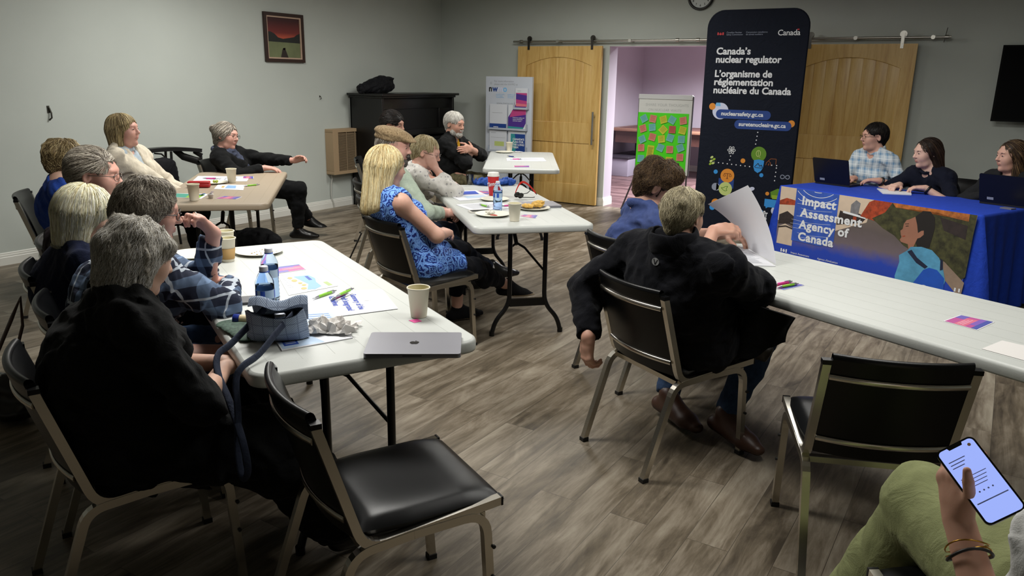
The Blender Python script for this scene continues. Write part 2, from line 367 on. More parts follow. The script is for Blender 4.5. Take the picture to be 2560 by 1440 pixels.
# framed picture on the left wall : local frame x along +Y of the room, y up, z out into the room
ML=lambda x,y,z: Matrix(((0,0,1,x),(1,0,0,y),(0,1,0,z),(0,0,0,1)))
def picture():
    r=empty('framed_picture',(XL,6.015,1.725),0,'small framed dusk lake scene with a dock hanging on the left wall','picture')
    M=ML(0,0,0); W,H=.565,.52
    mb=MB()
    for (a,b,c,d) in ((0,0,W,.035),(0,H-.035,W,H),(0,.035,.035,H-.035),(W-.035,.035,W,H-.035)): mb.prism([(a,b),(c,b),(c,d),(a,d)],0.002,.028,M=M)
    mb.build('frame',mat('picture_frame_brown','2c1a14',.35),r,bevel=.003)
    mb=MB()
    for (a,b,c,d) in ((.035,.035,W-.035,.05),(.035,H-.05,W-.035,H-.035),(.035,.05,.05,H-.05),(W-.05,.05,W-.035,H-.05)): mb.prism([(a,b),(c,b),(c,d),(a,d)],0.002,.02,M=M)
    mb.build('liner',mat('picture_liner','b59a86',.6),r)
    x=N('dusk_sky_print'); co=x.coord(); sp=x.n('ShaderNodeSeparateXYZ'); x.l(co,sp.inputs[0]); 
    x.set(Base_Color=x.ramp(x.math('MULTIPLY',sp.outputs[2],1/.52),[(.50,srgb('b0503a')),(.60,srgb('6d2a28')),(.85,srgb('3a1c1e'))]),Roughness=.3); MATS['dusk_sky_print']=x.m
    p=Print(M); p.z=.006; m=.05; p.poly([(m,m),(W-m,m),(W-m,H-m),(m,H-m)],0)
    p.poly([(m,m),(W-m,m),(W-m,.225),(m,.225)],1,.0004)
    p.poly([(m,.215),(W-m,.21),(W-m,.315),(.47,.30),(.43,.275),(.35,.262),(.27,.25),(.2,.262),(.15,.30),(.1,.318),(m,.32)],2,.0008)
    p.poly([(.225,m),(.335,m),(.3,.13),(.295,.155),(.282,.13),(.27,.13),(.262,.15),(.25,.13)],3,.0012)
    p.build('painting',[x.m,mat('picture_water','68704f',.35,var=.15,vscale=5),mat('picture_hills','0f1512',.5),mat('picture_dock','221812',.5)],r)
picture()
# wall heater with cord
def heater():
    r=empty('wall_heater',(XL,6.86,.42),0,'beige metal wall heater with louvred grille on the left wall','heater')
    W,H,D=.57,.545,.13; m1=mat('heater_beige','a18a6c',.5); M=ML(0,0,0)
    mb=MB(); 
    for (a,b,c,d) in ((0,0,W,.04),(0,H-.04,W,H),(0,.04,.09,H-.04),(W-.04,.04,W,H-.04)): mb.prism([(a,b),(c,b),(c,d),(a,d)],.001,D,M=M)
    mb.prism([(.09,.04),(W-.04,.04),(W-.04,H-.04),(.09,H-.04)],.001,D-.03,M=M); mb.build('housing',m1,r,bevel=.006)
    g=MB()
    for i in range(34):
        z=.048+i*(H-.1)/34; g.box((D-.016,(.09+W-.04)/2,z+.004),(.022,W-.135,.0035),ry=.5)
    for yy in (.235,.385): g.box((D-.006,yy,H/2),(.006,.012,H-.08))
    g.build('grille',mat('heater_grille','86745c',.5),r)
    c=MB(); c.tube([(.02,.06,0),(.03,.06,-.06),(.02,.05,-.12),(.015,.045,-.25),(.02,.05,-.3),(.03,.07,-.36),(.035,.075,-.405)],.007,n=8); c.build('power_cord',mat('cord_grey','b5b5af',.5),r)
heater()
# wall hooks
for (y,z,s,lb) in ((3.64,1.29,1,'small bent metal hook on the left wall near the seated group'),(6.80,1.355,.35,'tiny hook on the left wall beside the piano')):
    m=MB(); m.tube([(.004,0,0),(.012,.004*s,-.01*s),(.02,.012*s,-.05*s),(.03,.006*s,-.09*s),(.012,-.008*s,-.11*s)],.007*max(s,.6),n=8); m.box((.003,0,-.02*s),(.006,.02*s,.06*s))
    o=m.build('wall_hook',mat('hook_metal','3c3a33',.5,.4),None,loc=(XL,y,z)); tag(o,lb,'hook')
# television
t=empty('television',(0,0,0),0,'black flat television mounted high on the back wall at right','television')
TVM=Matrix.Translation((-.17,9.03,1.275))@Matrix.Rotation(math.radians(-9),4,'X')
mb=MB(); mb.prism([(0,0),(1.24,0),(1.24,.03),(0,.03)],0,.72,M=TVM); mb.build('television_body',mat('tv_black','050506',.6,spec=.08),t,bevel=.006)
mb=MB(); mb.prism([(.02,-.001),(1.22,-.001),(1.22,.002),(.02,.002)],.02,.70,M=TVM); mb.build('screen',mat('tv_screen','030304',.5,spec=.05),t)
mb=MB(); mb.box((.4,9.11,1.62),(.34,.14,.3)); mb.build('wall_mount',M_DKSTEEL,t)
# ------------------------------------------------------------------ furniture
def chrome():
    x=N('chair_chrome'); x.b.inputs['Metallic'].default_value=1; x.b.inputs['Base Color'].default_value=srgb('cfcac0'); x.b.inputs['Roughness'].default_value=.26
    MATS['chair_chrome']=x.m; return x.m
M_CHROME=chrome(); M_VINYL=mat('black_vinyl','08090b',.33,bump=.10,bscale=900,spec=.28); M_RUBBER=mat('black_rubber','0a0a0a',.6)
def bez(pts,n=5):
    """round the inner corners of a polyline: pts = (x,y,z,r)"""
    out=[]
    for i,p in enumerate(pts):
        P=Vector(p[:3]); r=p[3] if len(p)>3 else 0
        if r<=0 or i in (0,len(pts)-1): out.append(P); continue
        a=Vector(pts[i-1][:3]); b=Vector(pts[i+1][:3]); u=(a-P).normalized()*r; v=(b-P).normalized()*r
        for k in range(n+1):
            t=k/n; out.append((P+u)*(1-t)**2+P*2*t*(1-t)+(P+v)*t*t)
    return out
def make_chair():
    t=empty('stacking_chair')
    W=.212
    fr=MB()
    for s in (-1,1):
        fr.tube(bez([(s*W,-.268,.775),(s*W,-.158,.405,.06),(s*W,.248,.437)],6),.0125,sq=True)   # L shaped side rail
        fr.box((s*W,-.268,.780),(.028,.028,.014),1)
        fr.box((s*W,.25,.4372),(.027,.006,.027),1)
    t['frame']='x'; del t['frame']
    fr.build('side_frame',[M_CHROME,M_VINYL],t)
    for s in (-1,1):
        lg=MB(); a=bez([(s*(W+.002),-.315,.012),(s*(W+.002),-.185,.40,.05),(s*(W+.002),-.02,.4115)],6)
        b=bez([(s*(W+.002),-.02,.4115),(s*(W+.002),.20,.413,.07),(s*(W+.002),.225,.012)],6)
        m1=MB(); m1.tube(a,.0125,sq=True); m1.box((a[0].x,a[0].y,.009),(.03,.03,.018),1); m1.build('leg',[M_CHROME,M_RUBBER],t)
        m2=MB(); m2.tube(b,.0125,sq=True); m2.box((b[-1].x,b[-1].y,.009),(.03,.03,.018),1)
        for z in (.20,.30): m2.tube([(s*(W+.013),.222,z),(s*(W+.02),.222,z)],.006,1,n=8)
        m2.build('leg',[M_CHROME,M_RUBBER],t)
    cb=MB(); cb.box((0,-.15,.398),(2*W,.025,.02)); cb.box((0,.19,.40),(2*W,.025,.02)); cb.build('cross_bar',M_CHROME,t)
    # back pad: curved in plan and wrapped over the top
    def bp(off,z,u): # position on back at height z and lateral u(-1..1)
        y=-.268+(.775-z)*(.110/.37); bow=-.035*(1-u*u); return Vector((u*(W-.014),y+bow+off,z+off*.25))
    pad=MB(); pad.grid(lambda a,b:bp(.012+.022*(math.sin(PI*min(1,max(0,a)))**.35)*(max(0,math.sin(PI*b)))**.35,.44+.355*b,2*a-1),16,14)
    pad.grid(lambda a,b:bp(-.012+.03*math.sin(PI*b*.5)**8*.0,.44+.355*b,1-2*a),16,14)
    # top roll and side edges
    pad.grid(lambda a,b:bp(.012*math.cos(PI*b),.795+.014*math.sin(PI*b),2*a-1),16,6)
    pad.grid(lambda a,b:bp(.012-.024*b,.44,1-2*a),16,1)
    for s in (-1,1): pad.grid(lambda a,b:bp(-.012+.024*b*1.0,.44+.355*a,s),10,2)
    pad.build('backrest',M_VINYL,t)
    for z in (.50,.735):
        MB().tube([bp(-.0165,z,-1+2*k/12) for k in range(13)],.010,n=8,flat=((0,1,0),.45)).build('back_strip',M_CHROME,t)
    bs=MB()
    def sp(u,v): # seat top
        y=-.155+.42*v; e=(1-abs(2*u-1)**6)*(1-abs(2*v-1)**6); z=.445+.034*max(0,e)**.5-.006*math.sin(PI*v)*math.sin(PI*u)-(.012*max(0,v-.75)*4 if v>.75 else 0)
        x=(2*u-1)*(W-.013+.012*(1 if v>.3 else v/.3)*(1 if True else 0)); return Vector((x,y,z))
    bs.grid(sp,20,20); bs.grid(lambda u,v:Vector(((1-2*u)*(W-.015),-.15+.41*v,.428)),6,6)
    n=20
    rim=[sp(k/n,0) for k in range(n+1)]+[sp(1,k/n) for k in range(1,n+1)]+[sp(1-k/n,1) for k in range(1,n+1)]+[sp(0,1-k/n) for k in range(1,n)]
    lo=[Vector((p.x*.97,p.y*.985,.428)) for p in rim]; k=len(rim)
    bs.add(rim+lo,[(i,k+i,k+(i+1)%k,(i+1)%k) for i in range(k)],0,True)
    bs.build('seat',M_VINYL,t)
    return t
CHAIRS=[(-1.369,1.539,-27.5,'empty black vinyl chair with chrome frame standing at the near end of the front table','chair'),
 (-2.16,1.266,-22,'chair holding the grey bobbed woman in black at the front table'),
 (-2.66,1.60,-26,'chair behind the woman in plaid, its padded top showing left of her'),
 (-3.22,1.83,-27,'chair carrying the blonde bobbed woman in navy'),
 (-3.72,2.15,-27,'chair of the balding grey man at the far end of the front row'),
 (-5.32,2.83,-37,'chair at the left wall under the person in royal blue'),
 (-5.75,3.45,-45,'chair under the woman in the cream cardigan'),
 (-6.12,4.86,-68,'chair of the woman gesturing at the far end of the beige table'),
 (-2.87,3.58,-19.7,'chair of the woman in the blue snakeskin top'),
 (-3.42,4.08,-30,'chair of the man in the tweed cap'),
 (-4.05,4.70,-38,'chair of the woman resting her cheek on her hand'),
 (-5.22,5.95,-52,'chair of the dark haired man in front of the piano'),
 (-5.18,6.72,-52,'chair of the bearded man with folded arms'),
 (-1.091,3.11,-28.2,'chair of the man in the black fleece, seen from behind'),
 (-1.552,3.90,-30,'chair of the man in the blue shirt, its corner by the white table'),
 (-.268,2.725,22.4,'empty black chair turned to the long white table at right'),
 (-.86,7.86,155,'chair of the presenter in the checked shirt'),
 (-.30,7.62,155,'chair of the long haired presenter, its back showing beside her'),
 (.35,7.35,155,'chair of the presenter at the right edge'),
 (.20,1.80,35,'chair under the person in green trousers, a corner showing at the bottom edge')]
proto=make_chair()
for i,c in enumerate(CHAIRS):
    o=proto if i==0 else copy_tree(proto)
    o.location=(c[0],c[1],0); o.rotation_euler=(0,0,math.radians(c[2])); tag(o,c[3],'chair','black chrome stacking chairs')
# folding tables
def plastic(name,col):
    x=N(name); co=x.coord(); c=srgb(col); x.set(Base_Color=x.ramp(x.noise(3,4,.6,co),[(.3,tuple(k*.97 for k in c[:3])+(1,)),(.7,tuple(min(1,k*1.02) for k in c[:3])+(1,))]),Roughness=.42)
    vo=x.n('ShaderNodeTexVoronoi'); vo.inputs['Scale'].default_value=180; x.l(co,vo.inputs['Vector']); x.bump(vo.outputs[0],.12,.001); MATS[name]=x.m; return x.m
M_TWHITE=plastic('table_plastic_white','bcbfbb'); M_TBEIGE=plastic('table_plastic_beige','a39480'); M_LEG=mat('table_leg_black','0c0c0d',.35,.3)
def make_table(name,x,y,deg,L,m,label,W=.76,H=.74,legs=True):
    t=empty(name,(x,y,0),math.radians(deg),label,'table')
    # blow moulded top: rounded rectangle with soft rim
    mb=MB(); prof=[(-.010,-.045),(-.002,-.043),(0,-.036),(0,-.012),(-.004,-.004),(-.012,0)]
    rings=[]
    for (o,z) in prof: rings.append([(p[0],p[1],H+z) for p in rrect(W+2*o,L+2*o,.065+o,6)])
    n=len(rings[0]); vs=[v for r in rings for v in r]; fs=[(i*n+j,i*n+(j+1)%n,(i+1)*n+(j+1)%n,(i+1)*n+j) for i in range(len(prof)-1) for j in range(n)]
    mb.add(vs,fs,0,True); mb.add(rings[-1],[tuple(range(n))]); mb.add(rings[0],[tuple(range(n))[::-1]])
    top=mb.build('tabletop',m,t)
    # moulded lines in the top
    g=MB()
    for k in range(-3,4):
        g.box((k*W/7.4,0,H+.0001),(.0016,L-.18,.0005))
    g.build('moulded_line',mat('table_seam_white','b0b3af',.5) if m is M_TWHITE else mat('table_seam_beige','94866f',.5),top)
    if legs:
        for s in (-1,1):
            lg=MB(); yy=s*(L/2-.18)
            for q in (-1,1):
                lg.tube(bez([(q*.115,yy,H-.045),(q*.115,yy,.20,.07),(q*.205,yy,.10,.05),(q*.228,yy,.015)],5),.0145,n=10)
                lg.tube([(q*.228,yy,0),(q*.228,yy,.03)],.017,n=10)
            lg.box((0,yy,.215),(.23,.022,.05)); lg.build('leg_frame',M_LEG,t)
            br=MB(); br.tube([(0,s*(L/2-.62),H-.05),(0,s*(L/2-.50),H-.17)],.008,n=8); br.tube([(0,s*(L/2-.54),H-.14),(0,s*(L/2-.47),H-.21)],.014,n=8)
            for q in (-1,1): br.tube([(0,s*(L/2-.47),H-.2),(q*.05,s*(L/2-.45),H-.23),(q*.115,yy,H-.33)],.008,n=8)
            br.build('folding_brace',M_LEG,t)
        u=MB()
        for q in (-1,1): u.box((q*.30,0,H-.05),(.02,L-.3,.025))
        u.build('rail',M_LEG,t)
    return t
make_table('folding_table',-2.399,2.156,62.2,1.86,M_TWHITE,'white plastic folding table nearest the camera, strewn with papers, bottles and a laptop')
make_table('folding_table',-2.991,4.622,46.1,1.88,M_TWHITE,'white folding table in the middle with the red cup and plates')
make_table('folding_table',-4.46,7.287,31.5,1.86,M_TWHITE,'small looking white folding table before the brochure stand')
make_table('folding_table',-5.123,3.975,44.0,1.88,M_TBEIGE,'beige folding table by the left wall with paper cups')
_a=math.radians(-24.9-90); _d=Vector((math.cos(math.radians(-24.9)),math.sin(math.radians(-24.9)))); _n=Vector((-_d.y,_d.x))
_c=Vector((-.216,3.383))
make_table('folding_table',_c.x,_c.y,-24.9-90,2.44,M_TWHITE,'long white folding table at right running out of the frame')
# presenters' table with cloth
PD=Vector((math.cos(math.radians(-25.2)),math.sin(math.radians(-25.2)))); PN=Vector((-PD.y,PD.x)); P0=Vector((-1.595,6.893)); PL,PW=1.70,.76
pc=P0+PD*PL/2+PN*PW/2
make_table('presenters_table',pc.x,pc.y,-25.2-90,PL-.02,M_TWHITE,'table hidden under the blue cloth where the presenters sit',W=PW-.02,H=.738)
def tablecloth():
    zt=.745; n=[]; per=[]
    # outline walk (u along PD, v along PN): front-left, front-right, back-right, back-left
    def ring(off,z,fold):
        pts=[]; R=.03
        segs=[((0,0),(PL,0),(0,-1)),((PL,0),(PL,PW),(1,0)),((PL,PW),(0,PW),(0,1)),((0,PW),(0,0),(-1,0))]
        cnt=[90,40,90,40]
        for si,((a,b,nn),k) in enumerate(zip(segs,cnt)):
            for i in range(k):
                t=i/k; L=math.hypot(b[0]-a[0],b[1]-a[1]); d=t*L; e=min(d,L-d)
                # folds deepen near corners; the printed front stays flat
                amp=0 if si==0 else fold*(math.exp(-e/.14)*1.6+.5); w=amp*.028*(1+math.sin(d*42+si*2))+(0 if si==0 else fold*.075*math.exp(-e/.10))
                o=off+w; cx=0
                px=a[0]+(b[0]-a[0])*t+nn[0]*o; py=a[1]+(b[1]-a[1])*t+nn[1]*o
                # corner spread
                if e<.12:
                    q=(1-e/.12)*fold*.09; nx=-1 if d<L/2 else 1; dx=(b[0]-a[0])/L; dy=(b[1]-a[1])/L; px+=dx*q*nx; py+=dy*q*nx
                pts.append(P0+PD*px+PN*py)
        return [(p.x,p.y,z) for p in pts]
    R=[ring(-.012,zt,0),ring(0,zt-.004,0),ring(.004,zt-.02,0),ring(.006,zt-.10,.15),ring(.008,zt-.25,.4),ring(.012,zt-.42,.65),ring(.014,zt-.58,.85),ring(.016,.03,1.0)]
    mb=MB(); k=len(R[0]); vs=[v for r in R for v in r]
    mb.add(vs,[((i+1)*k+j,(i+1)*k+(j+1)%k,i*k+(j+1)%k,i*k+j) for i in range(len(R)-1) for j in range(k)],0,True); mb.add(R[0],[tuple(range(k))])
    o=mb.build('tablecloth',fabric('royal_blue_cloth','1d3fae',.8,.08,.3)); return tag(o,'royal blue tablecloth hanging to the floor from the presenters table','tablecloth')
tablecloth()
# ------------------------------------------------------------------ banner, flip chart, stand, cloth print, piano
MXZ=lambda x,y,z: Matrix(((1,0,0,x),(0,0,-1,y),(0,1,0,z),(0,0,0,1)))   # local x,y,z -> X, Z, -Y
def ell_pts(cx,cy,rx,ry,rot=0,n=24): return [(cx+rx*math.cos(a)*math.cos(rot)-ry*math.sin(a)*math.sin(rot),cy+rx*math.cos(a)*math.sin(rot)+ry*math.sin(a)*math.cos(rot)) for a in [2*PI*i/n for i in range(n)]]
def leafring(c,rx,ry): return [(c[0]+rx*math.cos(a),c[1]+ry*math.sin(a)) for a in [2*PI*i/20 for i in range(21)]]
PR={k:mat('print_'+k,v,.55) for k,v in dict(white='dfe2e6',navy='0e1424',blue='173d86',bright='2f8fd8',sky='6fb4e6',orange='d98a2b',brown='8a4a1a',lime='8fae2a',leaf='5c8a1c',pale='bccb7a',red='c02a30',grey='8b93a6',lilac='c9cfe6',black='111111',purple='4a2a86',magenta='b8407e',teal='2f8f93',greyt='9a9ea4',pink='d8707e').items()}
def cnsc():
    r=empty('roll_up_banner',(-2.30,8.244,0),0,'tall rounded navy regulator banner with white bilingual lettering and coloured icons','banner')
    W,H=1.0,2.26; M=MXZ(-.50,0,.035)
    mb=MB(); R=.16; pts=[(0,0),(W,0)]+[(W-R+R*math.cos(a),H-R+R*math.sin(a)) for a in [PI/2*i/8 for i in range(9)]]+[(R+R*math.cos(a),H-R+R*math.sin(a)) for a in [PI/2+PI/2*i/8 for i in range(9)]]
    mb.prism(pts,-.022,0,M=M,sm=True); body=mb.build('fabric_panel',fabric('banner_navy_fabric','0c1322',.75,.1,.35),r)
    fb=MB(); fb.tube([(-.5+p[0],.011,p[1]+.035) for p in pts],.013,closed=True,n=8); fb.build('tube_frame',fabric('banner_navy_fabric','0c1322'),r)
    ft=MB(); ft.box((0,0,.018),(W+.06,.045,.022)); 
    for s in (-1,1): ft.box((s*.42,0,.008),(.05,.34,.012))
    ft.build('foot',mat('banner_foot_silver','b9bcc0',.35,.6),r)
    p=Print(MXZ(2.30,0,0)); p.z=.0012
    def flush(nm): p.build(nm,[PR[k] for k in order],body); p.mb=MB()
    order=['white','navy','blue','bright','sky','orange','brown','lime','leaf','pale','red','grey','lilac']; I={k:i for i,k in enumerate(order)}
    T=lambda t,x,z,s,b=.02,c='white',**k: p.text(t,x,z,s,I[c],b,**k)
    # flag and small lettering
    for (a,b_) in ((-2.70,-2.685),(-2.648,-2.633)): p.poly([(a,2.062),(b_,2.062),(b_,2.088),(a,2.088)],I['red'])
    p.poly([(-2.667,2.06),(-2.652,2.068),(-2.655,2.078),(-2.66,2.078),(-2.6665,2.09),(-2.673,2.078),(-2.678,2.078),(-2.68,2.068)],I['red'])
    flush('flag_mark')
    T('Canadian Nuclear',-2.605,2.079,.022,0,'grey'); T('Safety Commission',-2.605,2.058,.022,0,'grey'); T('Commission canadienne',-2.405,2.079,.022,0,'grey'); T('de s\u00fbret\u00e9 nucl\u00e9aire',-2.405,2.058,.022,0,'grey')
    flush('small_lettering')
    T('Canada',-2.09,2.052,.076,.012,space=.95); p.poly([(-1.905,2.10),(-1.885,2.10),(-1.885,2.112),(-1.905,2.112)],I['red'])
    flush('wordmark')
    for (t,z,w) in (("Canada\u2019s",1.872,.356),("nuclear regulator",1.79,.671),("L\u2019organisme de",1.648,.593),("r\u00e9glementation",1.565,.609),("nucl\u00e9aire du Canada",1.482,.796)):
        vs,_=text_geo(t,.095,.032); wd=max(v.x for v in vs); p.text(t,-2.695,z,.095,0,.032,sx=w/wd)
    flush('heading_lettering')
    def pill(x0,x1,z,h,c):
        r_=h/2; p.poly([(x1-r_+r_*math.cos(a),z+r_*math.sin(a)) for a in [-PI/2+PI*i/10 for i in range(11)]]+[(x0+r_+r_*math.cos(a),z+r_*math.sin(a)) for a in [PI/2+PI*i/10 for i in range(11)]],c)
    p.poly(circle(.085,24,-2.60,1.30),I['lilac'],.0001); p.poly(circle(.035,18,-2.69,1.345),I['orange'],.0002); p.poly([(-2.66,1.35),(-2.60,1.35),(-2.61,1.385),(-2.65,1.385)],I['sky'],.0003); p.poly(circle(.035,18,-1.865,1.20),I['orange'],.0002)
    pill(-2.645,-2.075,1.272,.092,I['blue']) if False else None
    p.z=.002; pill(-2.645,-2.075,1.272,.092,I['blue']); pill(-2.44,-1.86,1.172,.092,I['blue'])
    p.z=.0026
    for (t,x,z,w) in (('nuclearsafety.gc.ca',-2.59,1.258,.44),('suretenucleaire.gc.ca',-2.395,1.157,.48)):
        vs,_=text_geo(t,.056,.03); wd=max(v.x for v in vs); p.text(t,x,z,.056,0,.03,sx=w/wd)
    flush('address_bubbles')
    p.z=.0014; D=lambda a,b_,n: p.dots(a,b_,n,.0065,0)
    D((-2.19,1.10),(-2.20,.98),4); D((-2.62,.765),(-2.24,.745),9); D((-2.45,.84),(-2.455,.80),2); D((-2.015,.775),(-1.965,.775),2); D((-1.965,.75),(-1.97,.62),4); D((-2.235,.41),(-2.165,.41),3); D((-2.72,.38),(-2.72,.31),3); D((-2.2,.5),(-2.2,.46),1); D((-2.16,.27),(-2.15,.26),1)
    flush('dotted_lines')
    for k in range(3): p.line([(-2.445+.042*math.cos(a)*math.cos(k*PI/3)-.015*math.sin(a)*math.sin(k*PI/3),.902+.042*math.cos(a)*math.sin(k*PI/3)+.015*math.sin(a)*math.cos(k*PI/3)) for a in [2*PI*i/16 for i in range(17)]],.006,0)
    p.poly(circle(.009,10,-2.445,.902),0); p.poly(circle(.025,16,-2.315,.80),I['orange']); p.poly(circle(.023,16,-2.595,.665),I['bright']); p.poly(circle(.021,16,-2.11,.665),I['bright'])
    flush('atom_icon')
    for (dx,dz,c) in ((0,.04,'pale'),(.025,.02,'lime'),(-.005,.0,'pale'),(.02,-.02,'pale'),(-.01,-.03,'lime')): p.poly(ell_pts(-2.65+dx,.775+dz,.018,.012,.6),I[c])
    flush('sprout_icon')
    p.poly(circle(.078,28,-2.158,.878),I['leaf']); p.z=.002; p.line(leafring((-2.162,.885),.022,.032),.006,I['pale']); p.line([(-2.165,.915),(-2.16,.86),(-2.14,.845)],.005,I['pale'])
    flush('leaf_icon')
    p.poly([(-2.20,.815),(-2.15,.825),(-2.095,.815),(-2.10,.745),(-2.12,.705),(-2.152,.685),(-2.185,.705),(-2.20,.745)],I['bright']); p.z=.0026; p.line([(-2.19,.745),(-2.155,.785),(-2.135,.755),(-2.12,.77),(-2.105,.74)],.007,I['navy']); p.line([(-2.185,.74),(-2.11,.738)],.005,I['navy'])
    flush('shield_icon')
    p.z=.0016; p.line([(-2.075,.77),(-2.07,.80),(-2.05,.815),(-2.03,.80),(-2.025,.77)],.006,I['brown']); p.line([(-2.06,.81),(-2.03,.84),(-1.975,.84),(-1.975,.785)],.006,I['brown']); p.line([(-2.05,.77),(-2.045,.79)],.008,I['brown'])
    flush('pump_icon')
    p.line([(-1.87+.045*math.cos(a)/(1+math.sin(a)**2),.665+.045*1.2*math.sin(a)*math.cos(a)/(1+math.sin(a)**2)) for a in [2*PI*i/30 for i in range(31)]],.008,I['grey'])
    flush('infinity_icon')
    p.poly([(-2.555,.60),(-2.39,.60),(-2.39,.50),(-2.555,.50)],I['blue']); p.z=.002; p.poly(circle(.074,28,-2.465,.632),I['orange']); p.poly(circle(.040,20,-2.585,.505),I['grey']); p.poly([(-2.575,.465),(-2.55,.47),(-2.545,.53),(-2.575,.545)],I['lilac'])
    p.z=.0026; p.poly(circle(.072,28,-2.475,.492),I['pale']); p.z=.003
    p.line([(-2.465,.655),(-2.465,.605)],.008,I['brown']); p.line([(-2.495,.655),(-2.435,.655)],.006,I['brown']); p.poly([(-2.48,.598),(-2.45,.598),(-2.465,.612)],I['brown'])
    for s in (-1,1): p.line([(-2.465+s*.033,.655),(-2.465+s*.045,.63),(-2.465+s*.03,.622),(-2.465+s*.018,.63),(-2.465+s*.033,.655)],.005,I['brown'])
    p.line([(-2.52,.50),(-2.495,.50),(-2.48,.515),(-2.45,.52),(-2.465,.49),(-2.455,.475),(-2.475,.468),(-2.5,.48),(-2.52,.50)],.006,I['leaf'])
    flush('scales_and_dove_icons')
    p.z=.0018; p.poly(ell_pts(-2.195,.515,.030,.020,.3),I['lilac']); p.poly(circle(.020,16,-2.03,.48),I['orange']); p.poly([(-2.0,.50),(-1.93,.54),(-1.86,.53),(-1.86,.44),(-1.99,.44)],I['leaf'])
    p.poly([(-1.985,.47),(-1.86,.47),(-1.86,.43),(-1.975,.43)],I['lime'],.0003); p.line([(-1.90,.52),(-1.91,.49),(-1.87,.48)],.008,I['pale'],.0006); p.poly([(-2.05,.425),(-1.86,.42),(-1.86,.34),(-2.01,.34),(-2.03,.325),(-2.035,.345),(-2.05,.35)],I['bright'],.0004)
    flush('speech_bubble_icons')
    p.poly(circle(.042,22,-2.57,.335),I['orange']); p.poly(circle(.030,20,-2.60,.28),I['bright']); p.line([(-2.62,.30),(-2.60,.325),(-2.57,.31)],.008,I['lilac'],.0004); p.poly(circle(.045,22,-1.93,.31),I['lilac'])
    flush('padlock_icon')
    p.poly(circle(.020,14,-2.075,.285),I['sky']); p.line([(-2.075,.275),(-2.005,.275)],.012,I['white'],.0003); p.line([(-2.07,.215),(-2.01,.215)],.012,0,.0003); p.poly(circle(.012,10,-2.04,.287),0,.0003)
    for x in (-2.06,-2.04,-2.02): p.line([(x,.22),(x,.27)],.009,0,.0003)
    flush('monument_icon')
cnsc()
NC={'b':('note_blue','6fb9ad'),'p':('note_coral','cf8372'),'y':('note_yellow','c8c92f'),'d':('note_dark_coral','b5544a')}
